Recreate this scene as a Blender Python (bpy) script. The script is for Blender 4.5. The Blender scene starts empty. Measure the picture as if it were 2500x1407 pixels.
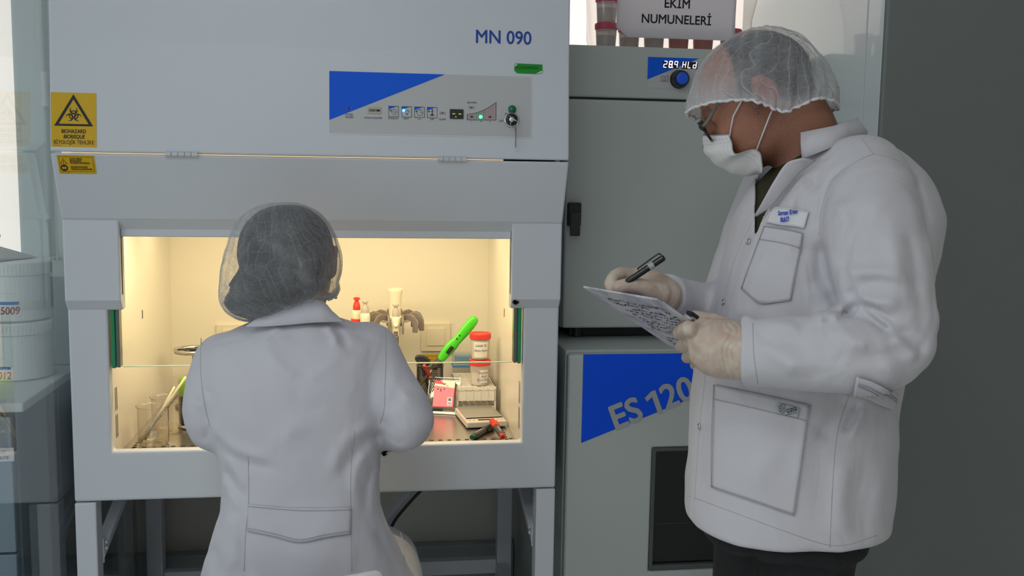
import bpy, bmesh, math, random
import numpy as np
from mathutils import Vector, Matrix
from mathutils.bvhtree import BVHTree

# ------------------------------------------------------------------ camera, world, light, exposure
SC = bpy.context.scene
COL = SC.collection
R_ = math.radians
FPX, PW, PH = 2430.0, 2500.0, 1407.0
CAM = np.array([0.09788, -2.15970, 1.41250])
YAW, PITCH, ROLL = 0.144935, 0.116084, 0.015876
AF = np.array([math.sin(YAW) * math.cos(PITCH), math.cos(YAW) * math.cos(PITCH), -math.sin(PITCH)])
_r0 = np.array([math.cos(YAW), -math.sin(YAW), 0.0])
_u0 = np.cross(_r0, AF)
AR = math.cos(ROLL) * _r0 + math.sin(ROLL) * _u0
AU = -math.sin(ROLL) * _r0 + math.cos(ROLL) * _u0
cd = bpy.data.cameras.new('camera')
cam = bpy.data.objects.new('camera', cd)
COL.objects.link(cam)
cd.sensor_width = 36.0
cd.lens = FPX / PW * 36.0
cd.clip_start, cd.clip_end = 0.02, 60
cam.matrix_world = Matrix([[AR[i], AU[i], -AF[i], CAM[i]] for i in range(3)] + [[0, 0, 0, 1]])
SC.camera = cam

world = bpy.data.worlds.new('sky')
SC.world = world
world.use_nodes = True
_bg = world.node_tree.nodes['Background']
_bg.inputs[0].default_value = (1.0, 0.95, 0.89, 1)
_bg.inputs[1].default_value = 1.7


def area_light(name, loc, target, sx, sy, power, color):
    l = bpy.data.lights.new(name, 'AREA')
    l.shape = 'RECTANGLE'
    l.size, l.size_y, l.energy, l.color = sx, sy, power, color
    o = bpy.data.objects.new(name, l)
    COL.objects.link(o)
    o.location = loc
    d = Vector(target) - Vector(loc)
    o.rotation_euler = d.to_track_quat('-Z', 'Y').to_euler()
    return o


# daylight through the windows of the left wall, an added fill, the ceiling panels
area_light('daylight_left_windows', (-2.75, -2.3, 1.3), (0.2, -0.4, 1.0), 2.4, 1.6, 22, (0.80, 0.90, 1.0))
area_light('jar_fill_light', (-2.85, -0.4, 1.6), (-0.9, 0.3, 1.1), 1.2, 1.4, 9, (0.82, 0.92, 1.0))  # fill lamp added to brighten the jars; no window is known here
for _x, _y, _p in ((-1.7, -3.2, 9), (-0.3, -3.2, 12.0), (-1.7, -1.9, 4), (-0.3, -1.9, 6.0)):
    area_light('ceiling_panel_light', (_x, _y, 2.66), (_x, _y, 0), 0.58, 0.58, _p, (0.90, 0.96, 1.0))

vs = SC.view_settings
vs.view_transform, vs.look, vs.gamma, vs.exposure = 'Standard', 'None', 1.0, -0.42
vs.use_curve_mapping = False
SC.display_settings.display_device = 'sRGB'
cy = SC.cycles
cy.use_denoising = True
cy.use_adaptive_sampling, cy.adaptive_threshold = True, 0.015
cy.max_bounces, cy.diffuse_bounces, cy.glossy_bounces = 9, 4, 4
cy.transmission_bounces, cy.transparent_max_bounces = 6, 16
cy.caustics_reflective = cy.caustics_refractive = False
cy.sample_clamp_indirect = 4.0


# ------------------------------------------------------------------ measuring helpers (metres from the survey of the photo)
def ray(px, py):
    return (px - PW / 2) / FPX * AR - (py - PH / 2) / FPX * AU + AF


def V(px, py, d):
    return CAM + d * ray(px, py)


def aty(px, py, y):
    d = ray(px, py)
    return CAM + (y - CAM[1]) / d[1] * d


def atx(px, py, x):
    d = ray(px, py)
    return CAM + (x - CAM[0]) / d[0] * d


def atz(px, py, z):
    d = ray(px, py)
    return CAM + (z - CAM[2]) / d[2] * d


# ------------------------------------------------------------------ materials
def srgb(r, g, b):
    f = lambda c: (c / 255) / 12.92 if c / 255 <= 0.04045 else ((c / 255 + 0.055) / 1.055) ** 2.4
    return (f(r), f(g), f(b))


MATS = {}


def mat(name, col, rough=0.5, metal=0.0, bump=None, vary=None, emit=None, spec=0.5, coat=0.0, sheen=0.0, trans=None, sss=None):
    if name in MATS:
        return MATS[name]
    m = bpy.data.materials.new(name)
    m.use_nodes = True
    nt = m.node_tree
    b = nt.nodes['Principled BSDF']
    b.inputs['Base Color'].default_value = (*col, 1)
    b.inputs['Roughness'].default_value = rough
    b.inputs['Metallic'].default_value = metal
    b.inputs['Specular IOR Level'].default_value = spec
    b.inputs['Coat Weight'].default_value = coat
    b.inputs['Sheen Weight'].default_value = sheen
    if sss:
        b.inputs['Subsurface Weight'].default_value = sss
        b.inputs['Subsurface Radius'].default_value = (0.01, 0.004, 0.002)
        b.inputs['Subsurface Scale'].default_value = 0.6
    if emit:
        b.inputs['Emission Color'].default_value = (*emit[0], 1)
        b.inputs['Emission Strength'].default_value = emit[1]
    if bump or vary:
        tc = nt.nodes.new('ShaderNodeTexCoord')
    if vary:                        # (scale, amount)
        n = nt.nodes.new('ShaderNodeTexNoise')
        n.inputs['Scale'].default_value = vary[0]
        n.inputs['Detail'].default_value = 4
        nt.links.new(tc.outputs['Object'], n.inputs['Vector'])
        mx = nt.nodes.new('ShaderNodeMix')
        mx.data_type = 'RGBA'
        mx.inputs['A'].default_value = (*[c * (1 - vary[1]) for c in col], 1)
        mx.inputs['B'].default_value = (*[min(1, c * (1 + vary[1])) for c in col], 1)
        nt.links.new(n.outputs['Fac'], mx.inputs['Factor'])
        nt.links.new(mx.outputs['Result'], b.inputs['Base Color'])
    if bump:                        # (scale, strength[, distance])
        n = nt.nodes.new('ShaderNodeTexNoise')
        n.inputs['Scale'].default_value = bump[0]
        n.inputs['Detail'].default_value = 3
        nt.links.new(tc.outputs['Object'], n.inputs['Vector'])
        bp = nt.nodes.new('ShaderNodeBump')
        bp.inputs['Strength'].default_value = bump[1]
        bp.inputs['Distance'].default_value = bump[2] if len(bump) > 2 else 0.001
        nt.links.new(n.outputs['Fac'], bp.inputs['Height'])
        nt.links.new(bp.outputs['Normal'], b.inputs['Normal'])
    MATS[name] = m
    return m


def glass_mat(name, tint=(0.93, 0.97, 0.95), edge=(0.5, 0.65, 0.6), k=1.0, rough=0.0, body=0.0, ior=1.5):
    """Clear glass: see-through, tinted, mirror-like at grazing angles; body = share of milky diffuse."""
    if name in MATS:
        return MATS[name]
    m = bpy.data.materials.new(name)
    m.use_nodes = True
    nt = m.node_tree
    nt.nodes.remove(nt.nodes['Principled BSDF'])
    out = nt.nodes['Material Output']
    tr = nt.nodes.new('ShaderNodeBsdfTransparent')
    gl = nt.nodes.new('ShaderNodeBsdfGlossy')
    gl.inputs['Roughness'].default_value = rough
    lw = nt.nodes.new('ShaderNodeLayerWeight')
    lw.inputs['Blend'].default_value = 0.25
    mc = nt.nodes.new('ShaderNodeMix')
    mc.data_type = 'RGBA'
    mc.inputs['A'].default_value = (*tint, 1)
    mc.inputs['B'].default_value = (*edge, 1)
    nt.links.new(lw.outputs['Facing'], mc.inputs['Factor'])
    nt.links.new(mc.outputs['Result'], tr.inputs['Color'])
    l2 = nt.nodes.new('ShaderNodeLayerWeight')              # Schlick reflectance, the same from both sides of the thin sheet
    l2.inputs['Blend'].default_value = 0.5
    pw = nt.nodes.new('ShaderNodeMath')
    pw.operation = 'POWER'
    pw.inputs[1].default_value = 5.0
    nt.links.new(l2.outputs['Facing'], pw.inputs[0])
    mul = nt.nodes.new('ShaderNodeMath')
    mul.operation = 'MULTIPLY_ADD'
    f0 = ((ior - 1) / (ior + 1)) ** 2
    mul.inputs[1].default_value = k * (1 - f0)
    mul.inputs[2].default_value = k * f0
    nt.links.new(pw.outputs[0], mul.inputs[0])
    mx = nt.nodes.new('ShaderNodeMixShader')
    nt.links.new(mul.outputs[0], mx.inputs['Fac'])
    last = tr
    if body > 0:
        df = nt.nodes.new('ShaderNodeBsdfDiffuse')
        df.inputs['Color'].default_value = (*tint, 1)
        tl = nt.nodes.new('ShaderNodeBsdfTranslucent')
        tl.inputs['Color'].default_value = (*tint, 1)
        m0 = nt.nodes.new('ShaderNodeMixShader')
        m0.inputs['Fac'].default_value = 0.5
        nt.links.new(df.outputs[0], m0.inputs[1])
        nt.links.new(tl.outputs[0], m0.inputs[2])
        m1 = nt.nodes.new('ShaderNodeMixShader')
        m1.inputs['Fac'].default_value = body
        nt.links.new(tr.outputs[0], m1.inputs[1])
        nt.links.new(m0.outputs[0], m1.inputs[2])
        last = m1
    nt.links.new(last.outputs[0], mx.inputs[1])
    nt.links.new(gl.outputs[0], mx.inputs[2])
    nt.links.new(mx.outputs[0], out.inputs['Surface'])
    MATS[name] = m
    return m


# ------------------------------------------------------------------ object helpers
def wloc(o):
    p = Vector((0, 0, 0))
    while o is not None:
        p += o.location
        o = o.parent
    return p


def thing(name, label, cat, loc, group=None):
    o = bpy.data.objects.new(name, None)
    COL.objects.link(o)
    o.location = [float(c) for c in loc]
    o.empty_display_size = 0.05
    return tag(o, label, cat, group)


def tag(o, label=None, cat=None, group=None, kind=None):
    if label: o['label'] = label
    if cat: o['category'] = cat
    if group: o['group'] = group
    if kind: o['kind'] = kind
    return o


def link(name, me, m, parent=None, smooth=False, bevel=0, seg=2, solid=0):
    o = bpy.data.objects.new(name, me)
    COL.objects.link(o)
    if m is not None and not me.materials:
        me.materials.append(m)
    if parent is not None:
        o.parent = parent
        o.location = -wloc(parent)
    if smooth:
        me.polygons.foreach_set('use_smooth', [True] * len(me.polygons))
    if solid:
        s = o.modifiers.new('s', 'SOLIDIFY')
        s.thickness = solid
        s.offset = 0
    if bevel:
        b = o.modifiers.new('b', 'BEVEL')
        b.width, b.segments, b.limit_method, b.angle_limit = bevel, seg, 'ANGLE', R_(40)
    return o


class Frame:
    """A flat face to draw on: origin, tilt about x (90 = upright, facing the viewer), optional turn about z."""

    def __init__(s, o, tilt=90, turn=0):
        s.o = np.array(o, float)
        c, n = math.cos(R_(turn)), math.sin(R_(turn))
        a = R_(tilt)
        s.x = np.array([c, n, 0])
        s.y = np.array([-n * math.cos(a), c * math.cos(a), math.sin(a)])
        s.n = np.cross(s.x, s.y)

    def p(s, x, y, h=0.0):
        return s.o + s.x * x + s.y * y + s.n * h

    def mat4(s, x, y, h=0.0):
        q = s.p(x, y, h)
        return Matrix([[s.x[i], s.y[i], s.n[i], q[i]] for i in range(3)] + [[0, 0, 0, 1]])


class MB:
    def __init__(s):
        s.v, s.f = [], []

    def add(s, vs, fs):
        b = len(s.v)
        s.v += [tuple(float(c) for c in v) for v in vs]
        s.f += [tuple(i + b for i in f) for f in fs]
        return s

    def box(s, x0, x1, y0, y1, z0, z1):
        return s.add([(x0, y0, z0), (x1, y0, z0), (x1, y1, z0), (x0, y1, z0), (x0, y0, z1), (x1, y0, z1), (x1, y1, z1), (x0, y1, z1)],
                     [(3, 2, 1, 0), (4, 5, 6, 7), (0, 1, 5, 4), (1, 2, 6, 5), (2, 3, 7, 6), (3, 0, 4, 7)])

    def hexa(s, p):     # 8 points: bottom four counter-clockwise, then top four
        return s.add(p, [(3, 2, 1, 0), (4, 5, 6, 7), (0, 1, 5, 4), (1, 2, 6, 5), (2, 3, 7, 6), (3, 0, 4, 7)])

    def obox(s, c, ax, ay, az, hx, hy, hz):   # oriented box: centre, unit axes, half sizes
        c, ax, ay, az = map(np.array, (c, ax, ay, az))
        q = lambda i, j, k: c + ax * hx * i + ay * hy * j + az * hz * k
        return s.hexa([q(-1, -1, -1), q(1, -1, -1), q(1, 1, -1), q(-1, 1, -1), q(-1, -1, 1), q(1, -1, 1), q(1, 1, 1), q(-1, 1, 1)])

    def bar(s, a, b, w, h, up=(0, 0, 1)):     # square bar from a to b
        a, b, up = map(lambda t: np.array(t, float), (a, b, up))
        z = b - a
        L = np.linalg.norm(z)
        z /= L
        x = np.cross(up, z)
        x /= np.linalg.norm(x)
        return s.obox((a + b) / 2, x, np.cross(z, x), z, w / 2, h / 2, L / 2)

    def loft(s, rings, cap=True, closed=True):
        n = len(rings[0])
        vs = [p for r in rings for p in r]
        fs = []
        for k in range(len(rings) - 1):
            for i in range(n if closed else n - 1):
                j = (i + 1) % n
                fs.append((k * n + i, k * n + j, (k + 1) * n + j, (k + 1) * n + i))
        if cap:
            fs.append(tuple(range(n - 1, -1, -1)))
            fs.append(tuple((len(rings) - 1) * n + i for i in range(n)))
        return s.add(vs, fs)

    def lathe(s, prof, c=(0, 0, 0), n=32, axis=None, cap=True):
        """prof: (radius, height) pairs; axis: unit direction, default up."""
        az = np.array(axis if axis is not None else (0, 0, 1), float)
        az /= np.linalg.norm(az)
        t = np.array((1, 0, 0)) if abs(az[0]) < 0.9 else np.array((0, 1, 0))
        ax = np.cross(t, az)
        ax /= np.linalg.norm(ax)
        ay = np.cross(az, ax)
        c = np.array(c, float)
        return s.loft([[c + az * h + (ax * math.cos(2 * math.pi * i / n) + ay * math.sin(2 * math.pi * i / n)) * r for i in range(n)] for r, h in prof], cap)

    def tube(s, pts, r, n=8, cap=True, closed=False):
        P = [np.array(p, float) for p in pts]
        rr = r if hasattr(r, '__len__') else [r] * len(P)
        rings, prev = [], None
        for i, p in enumerate(P):
            if closed:
                t = P[(i + 1) % len(P)] - P[i - 1]
            else:
                t = P[min(i + 1, len(P) - 1)] - P[max(i - 1, 0)]
            t = t / (np.linalg.norm(t) + 1e-12)
            if prev is None:
                a = np.cross(t, (0, 0, 1) if abs(t[2]) < 0.9 else (1, 0, 0))
            else:
                a = prev - t * (prev @ t)
            a = a / (np.linalg.norm(a) + 1e-12)
            prev = a
            b = np.cross(t, a)
            rings.append([p + (a * math.cos(2 * math.pi * k / n) + b * math.sin(2 * math.pi * k / n)) * rr[i] for k in range(n)])
        if closed:
            rings.append(rings[0])
            cap = False
        return s.loft(rings, cap)

    def poly(s, fr, pts, h=0.0005):
        return s.add([fr.p(x, y, h) for x, y in pts], [tuple(range(len(pts)))])

    def rect(s, fr, x0, y0, x1, y1, h=0.0005):
        return s.poly(fr, [(x0, y0), (x1, y0), (x1, y1), (x0, y1)], h)

    def outline(s, fr, x0, y0, x1, y1, w, h=0.0006):
        s.rect(fr, x0, y0, x1, y0 + w, h); s.rect(fr, x0, y1 - w, x1, y1, h)
        s.rect(fr, x0, y0, x0 + w, y1, h); s.rect(fr, x1 - w, y0, x1, y1, h)
        return s

    def stroke(s, fr, pts, w, h=0.0007, closed=False):
        P = [np.array(p, float) for p in pts]
        L, Rr = [], []
        m = len(P)
        for i, p in enumerate(P):
            t = (P[(i + 1) % m] - P[i - 1]) if closed else (P[min(i + 1, m - 1)] - P[max(i - 1, 0)])
            t = t / (np.linalg.norm(t) + 1e-12)
            nn = np.array((-t[1], t[0])) * w / 2
            L.append(p + nn); Rr.append(p - nn)
        vs = [fr.p(*q, h) for q in L] + [fr.p(*q, h) for q in Rr]
        fs = [(i, m + i, m + (i + 1) % m, (i + 1) % m) for i in range(m if closed else m - 1)]
        return s.add(vs, fs)

    def disc(s, fr, x, y, r, h=0.0006, n=24):
        return s.poly(fr, [(x + r * math.cos(2 * math.pi * i / n), y + r * math.sin(2 * math.pi * i / n)) for i in range(n)], h)

    def arc(s, fr, x, y, r, w, a0=0, a1=360, h=0.0007, n=28):
        full = abs(a1 - a0) >= 360
        k = n if full else n + 1
        return s.stroke(fr, [(x + r * math.cos(R_(a0 + (a1 - a0) * i / n)), y + r * math.sin(R_(a0 + (a1 - a0) * i / n))) for i in range(k)], w, h, full)

    def holed(s, fr, o, i, t):
        """A plate with a rectangular hole: outer and inner (x0, y0, x1, y1), thickness t behind the frame face."""
        c = lambda q, h: [fr.p(q[0], q[1], h), fr.p(q[2], q[1], h), fr.p(q[2], q[3], h), fr.p(q[0], q[3], h)]
        v = c(o, 0) + c(i, 0) + c(o, -t) + c(i, -t)
        f = []
        for k in range(4):
            j = (k + 1) % 4
            f += [(k, j, 4 + j, 4 + k), (8 + j, 8 + k, 12 + k, 12 + j), (j, k, 8 + k, 8 + j), (4 + k, 4 + j, 12 + j, 12 + k)]
        return s.add(v, f)

    def mesh(s, name='m'):
        me = bpy.data.meshes.new(name)
        me.from_pydata(s.v, [], s.f)
        me.validate()
        bm = bmesh.new()
        bm.from_mesh(me)
        bmesh.ops.recalc_face_normals(bm, faces=bm.faces)
        bm.to_mesh(me)
        bm.free()
        return me

    def obj(s, name, m, parent=None, **k):
        return link(name, s.mesh(name), m, parent, **k)


def text_mesh(body, size, bold=0.0, shear=0.0, align='CENTER', wide=1.0, space=1.0):
    c = bpy.data.curves.new('t', 'FONT')
    c.body, c.size, c.shear, c.align_x = body, size, shear, align
    c.align_y = 'CENTER'
    c.space_character = space
    c.resolution_u = 4
    o = bpy.data.objects.new('t', c)
    COL.objects.link(o)
    dg = bpy.context.evaluated_depsgraph_get()
    me = bpy.data.meshes.new_from_object(o.evaluated_get(dg))
    bpy.data.objects.remove(o)
    if wide != 1.0:
        me.transform(Matrix.Diagonal((wide, 1, 1, 1)))
    if bold:                                                  # heavier strokes: the same outline laid down again, slightly shifted
        bm = bmesh.new()
        for k, (dx, dy) in enumerate(((-1, 0), (1, 0), (0, -1), (0, 1), (-0.7, -0.7), (0.7, 0.7), (-0.7, 0.7), (0.7, -0.7))):
            m2 = me.copy()
            m2.transform(Matrix.Translation((dx * bold * size, dy * bold * size, k * 1e-6)))
            bm.from_mesh(m2)
            bpy.data.meshes.remove(m2)
        bm.to_mesh(me)
        bm.free()
    return me


def lettering(fr, rows, m, parent, name='lettering', h=0.0008):
    """rows: (text, x, y, size, bold, shear, align, wide) drawn on the frame; ONE mesh object."""
    bm = bmesh.new()
    for r in rows:
        body, x, y, size = r[:4]
        bold, shear, align, wide = (list(r[4:]) + [0, 0, 'CENTER', 1.0][len(r) - 4:])
        me = text_mesh(body, size, bold, shear, align, wide)
        me.transform(fr.mat4(x, y, h))
        bm.from_mesh(me)
        bpy.data.meshes.remove(me)
    me = bpy.data.meshes.new(name)
    bm.to_mesh(me)
    bm.free()
    return link(name, me, m, parent)


def children_of(o):
    return [c for c in bpy.data.objects if c.parent == o]


def dup(root, delta, label, group=None, rotz=0):
    """A copy of a thing with its parts and sub-parts, shifted by delta."""
    def cp(o, parent):
        c = o.copy()
        COL.objects.link(c)
        if parent is not None:
            c.parent = parent
        for ch in children_of(o):
            cp(ch, c)
        return c
    r = cp(root, None)
    r.location = Vector(root.location) + Vector([float(t) for t in delta])
    r.rotation_euler.z += rotz
    r['label'] = label
    if group: r['group'] = group
    return r


BLACK = mat('black_print', (0.012, 0.012, 0.014), 0.6)
M_CAB = mat('white_enamel', (0.69, 0.73, 0.79), 0.38, bump=(90, 0.05))
M_CABIN = mat('white_liner', (0.80, 0.76, 0.66), 0.30, bump=(14, 0.03))
M_STEEL = mat('steel', (0.55, 0.53, 0.50), 0.26, 0.9, bump=(60, 0.05))
M_CHROME = mat('chrome', (0.75, 0.75, 0.76), 0.12, 1.0)
M_BLACK = mat('black_plastic', (0.015, 0.015, 0.017), 0.38)
M_BLUE = mat('blue_print', srgb(8, 98, 236), 0.5, spec=0.25)
M_YEL = mat('yellow_sticker', srgb(224, 178, 0), 0.5)
M_GREYP = mat('grey_panel', (0.56, 0.57, 0.585), 0.4)
M_RED = mat('red_plastic', (0.72, 0.035, 0.02), 0.4)
M_WHITEP = mat('white_plastic', (0.80, 0.82, 0.82), 0.45)
M_INC = mat('grey_enamel', (0.51, 0.555, 0.535), 0.42, bump=(90, 0.06))
M_PAPER = mat('paper', (0.82, 0.81, 0.85), 0.8)
G_CLEAR = glass_mat('clear_glass')


def spline0(pts, n):
    """Smooth path through points."""
    p = np.array(pts, float)
    e = np.vstack([2 * p[0] - p[1], p, 2 * p[-1] - p[-2]])
    out = []
    for t in np.linspace(0, len(p) - 1, n + 1):
        i = min(int(t), len(p) - 2)
        u = t - i
        a, b, c, d = e[i], e[i + 1], e[i + 2], e[i + 3]
        out.append(0.5 * (2 * b + (c - a) * u + (2 * a - 5 * b + 4 * c - d) * u * u + (3 * b - a - 3 * c + d) * u ** 3))
    return np.array(out)

# ------------------------------------------------------------------ the room
M_WALL = mat('wall_paint', (0.74, 0.72, 0.67), 0.8, vary=(3, 0.03))
M_FLOOR = mat('floor_vinyl', (0.68, 0.68, 0.66), 0.4, vary=(8, 0.06))
M_CEIL = mat('ceiling_paint', (0.85, 0.85, 0.84), 0.9)
M_PVC = mat('window_pvc', (0.70, 0.77, 0.76), 0.35)
WY = 0.85                                                     # face of the back wall
tag(MB().box(-3.0, 2.4, -4.2, 1.1, -0.06, 0).obj('floor', M_FLOOR), kind='structure')
tag(MB().box(-3.0, 2.4, -4.2, 1.1, 2.75, 2.81).obj('ceiling', M_CEIL), kind='structure')
tag(MB().box(-3.06, -3.0, -4.2, 1.1, 0, 2.75).obj('wall_left', M_WALL), kind='structure')
tag(MB().box(2.4, 2.46, -4.2, 1.1, 0, 2.75).obj('wall_right', M_WALL), kind='structure')
tag(MB().box(-3.0, 2.4, -4.26, -4.2, 0, 2.75).obj('wall_front', M_WALL), kind='structure')
wb = MB()                                                     # back wall with its two window openings
wl = (-1.75, -0.735, 0.98, 2.45)
wr = (0.05, 2.0, 1.50, 2.45)
wb.box(-3.0, 2.4, WY, WY + 0.2, 0, wl[2])
wb.box(-3.0, 2.4, WY, WY + 0.2, 2.45, 2.75)
wb.box(-3.0, wl[0], WY, WY + 0.2, wl[2], 2.45)
wb.box(wl[1], wr[0], WY, WY + 0.2, wl[2], 2.45)
wb.box(wr[1], 2.4, WY, WY + 0.2, wl[2], 2.45)
wb.box(wr[0], wr[1], WY, WY + 0.2, wl[2], wr[2])
tag(wb.obj('wall_back', M_WALL), kind='structure')
tag(MB().box(-0.95, 0.55, WY - 0.045, WY, 0.10, 0.26).obj('baseboard_back', mat('duct_pvc', (0.42, 0.46, 0.46), 0.5), bevel=0.006), kind='structure')


def window(name, x0, x1, z0, z1, bars):
    t = bpy.data.objects.new(name, None)
    COL.objects.link(t)
    t.location = ((x0 + x1) / 2, WY + 0.06, z0)
    tag(t, kind='structure')
    fr = Frame((0, WY + 0.012, 0))
    MB().holed(fr, (x0, z0, x1, z1), (x0 + 0.055, z0 + 0.055, x1 - 0.055, z1 - 0.055), 0.07).obj('window_frame', M_PVC, t, bevel=0.006)
    xs = [x0 + 0.058] + list(bars) + [x1 - 0.058]
    for a, b in zip(xs[:-1], xs[1:]):
        f2 = Frame((0, WY - 0.004, 0))
        MB().holed(f2, (a + 0.003, z0 + 0.058, b - 0.003, z1 - 0.058), (a + 0.092, z0 + 0.13, b - 0.092, z1 - 0.13), 0.055).obj('window_sash', M_PVC, t, bevel=0.01, seg=3)
        MB().box(a + 0.07, b - 0.07, WY + 0.02, WY + 0.026, z0 + 0.125, z1 - 0.125).obj('window_pane', glass_mat('window_glass', (0.985, 0.975, 0.965), (0.9, 0.9, 0.88)), t)
    return t


W1 = window('window_1', *wl, [-1.25])
for z in (1.575, 1.055):                                      # sash hinges beside the safety cabinet
    m = MB()
    m.lathe([(0.010, 0), (0.011, 0.002), (0.011, 0.03), (0.0095, 0.031), (0.0095, 0.066), (0.011, 0.067), (0.011, 0.094), (0.008, 0.096)], (-0.797, WY - 0.012, z), 16)
    m.obj('window_hinge', M_WHITEP, W1, smooth=False)
W2 = window('window_2', *wr, [1.55])
lamp_e = mat('panel_diffuser', (0.9, 0.9, 0.9), 0.5, emit=((0.95, 0.97, 1.0), 3.0))
for i, (x, y) in enumerate(((-1.7, -3.2), (-0.3, -3.2), (-1.7, -1.9), (-0.3, -1.9))):
    t = thing('ceiling_light', 'square white ceiling light panel, %s' % ('far left towards the back of the room', 'towards the back of the room in the middle', 'nearer the cabinet on the left', 'above the viewer before the cabinet')[i], 'light', (x, y, 2.75), 'ceiling light panels')
    MB().holed(Frame((x, y, 2.745), 180), (-0.31, -0.31, 0.31, 0.31), (-0.285, -0.285, 0.285, 0.285), -0.02).obj('panel_frame', M_WHITEP, t)
    MB().box(x - 0.284, x + 0.284, y - 0.284, y + 0.284, 2.715, 2.74).obj('diffuser', lamp_e, t)

# glass partition standing against the left side of the safety cabinet
GX = -0.5405
gp = thing('glass_partition', 'clear floor-to-ceiling glass screen along the left side of the cabinet', 'partition', (GX, 0, 0))
MB().box(GX - 0.004, GX + 0.004, -1.15, 0.80, 0.004, 2.72).obj('pane', glass_mat('screen_glass', (0.965, 0.975, 0.97), (0.92, 0.955, 0.95), 1.0), gp)
MB().box(GX - 0.009, GX + 0.009, -1.15, 0.80, 0.0, 0.012).obj('floor_channel', M_STEEL, gp)

# ------------------------------------------------------------------ safety cabinet
SAF = thing('safety_cabinet', 'large white biosafety cabinet with blue-triangle control panel and lit open front', 'safety cabinet', (0, 0.33, 0))
HX = 0.52
FZ = 0.785                                                    # work surface
# profile of the head (y, z): lip, hinge line, crease, top
LIP, HNG, CRS, TOP = (-0.020, 1.3055), (-0.0755, 1.437), (-0.0555, 1.656), (-0.046, 1.90)
fr0 = Frame((0, 0, 0))
f = MB()
f.holed(fr0, (-HX, 0.70, HX, 1.3045), (-0.4405, 0.808, 0.4405, 1.266), 0.028)
f.obj('front_frame', M_CAB, SAF, bevel=0.005, seg=3)
b = MB()                                                      # outer shell: sides, back, base, behind the front frame
b.box(-HX, -HX + 0.012, 0.0285, 0.74, 0.70, 1.90); b.box(HX - 0.012, HX, 0.0285, 0.74, 0.70, 1.90)
b.box(-HX + 0.012, HX - 0.012, 0.715, 0.74, 0.70, 1.90)
b.box(-HX + 0.012, HX - 0.012, 0.0285, 0.715, 0.70, 0.715)
b.box(-HX + 0.012, HX - 0.012, 0.0285, 0.715, 1.885, 1.90)
b.obj('housing', M_CAB, SAF, bevel=0.003)


def prism(m, prof, x0, x1):
    n = len(prof)
    return m.loft([[(x, y, z) for y, z in prof] for x in (x0, x1)])


prism(MB(), [(TOP[0], TOP[1]), (CRS[0], CRS[1]), (HNG[0], HNG[1] + 0.0018), (-0.055, HNG[1] + 0.0018), (0.02, 1.46), (0.02, TOP[1])], -HX, HX).obj('head_panel', M_CAB, SAF, bevel=0.004, seg=3)
prism(MB(), [(HNG[0], HNG[1] - 0.0018), (LIP[0], LIP[1]), (0.012, 1.268), (0.026, 1.268), (0.026, 1.305), (0.0, 1.315), (-0.055, HNG[1] - 0.0018)], -HX, HX).obj('hinged_panel', M_CAB, SAF, bevel=0.0035, seg=2)
M_GAP = mat('gap_glow', (0.9, 0.75, 0.5), 0.5, emit=((1.0, 0.72, 0.42), 0.55))  # glow put into the material to show light in the hinge gap; no lamp
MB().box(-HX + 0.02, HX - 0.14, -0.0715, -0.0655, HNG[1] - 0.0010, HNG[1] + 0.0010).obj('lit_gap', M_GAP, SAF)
for x0, x1 in ((-0.302, -0.238), (0.241, 0.303)):
    m = MB()
    w = (x1 - x0) / 5
    for k in range(5):
        m.lathe([(0.0042, 0), (0.0048, 0.0005), (0.0048, w - 0.001), (0.0042, w - 0.0006)], (x0 + k * w, HNG[0] - 0.0035, HNG[1]), 14, axis=(1, 0, 0))
    m.obj('hinge', mat('hinge_grey', (0.66, 0.68, 0.72), 0.35, 0.2), SAF, smooth=False)

# sash guide boxes left and right of the opening
for s in (-1, 1):
    m = MB()
    pr = [(0.026, 1.3043), (-0.016, 1.3043), (-0.016, 1.1345), (0.0, 1.1125), (0.026, 1.1125)]
    prism(m, pr, *sorted((s * HX, s * 0.4095)))
    m.obj('sash_guide', M_CAB, SAF, bevel=0.0035, seg=3)
    x = s * 0.4092
    MB().box(min(x, x - s * 0.0006), max(x, x - s * 0.0006), -0.001, 0.003, 1.145, 1.295).obj('guide_slot', BLACK, SAF)
mk = MB()
for x, z, r in ((0.404, 1.1285, 0.0042), (0.4075, 1.1262, 0.004), (0.4115, 1.1283, 0.0035), (0.4065, 1.1312, 0.003)):
    mk.disc(Frame((0, -0.0001, 0), 90), x + 0.012, z, r, 0.0165, 10)
mk.obj('dirt_mark', mat('rust_dirt', (0.035, 0.022, 0.018), 0.9), SAF)

# inside: liner, work tray, lamp
m = MB()
IX, IY, IT = 0.443, 0.69, 1.305
m.add([(-IX, 0.029, FZ - 0.01), (-IX, IY, FZ - 0.01), (-IX, IY, IT), (-IX, 0.029, IT)], [(0, 1, 2, 3)])
m.add([(IX, 0.029, FZ - 0.01), (IX, IY, FZ - 0.01), (IX, IY, IT), (IX, 0.029, IT)], [(3, 2, 1, 0)])
m.add([(-IX, IY, FZ - 0.01), (IX, IY, FZ - 0.01), (IX, IY, IT), (-IX, IY, IT)], [(0, 1, 2, 3)])
m.add([(-IX, 0.029, IT), (IX, 0.029, IT), (IX, IY, IT), (-IX, IY, IT)], [(0, 1, 2, 3)])
m.obj('inner_liner', M_CABIN, SAF)
tray = MB().box(-IX, IX, 0.029, IY, FZ - 0.008, FZ).obj('work_tray', M_STEEL, SAF)
m = MB()
ft = Frame((0, 0, FZ), 0)
for k in range(42):
    x = -0.425 + k * 0.0208
    m.rect(ft, x, 0.112, x + 0.0095, 0.1195, 0.0004)
    m.rect(ft, x + 0.006, 0.665, x + 0.0155, 0.6725, 0.0004)
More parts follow.
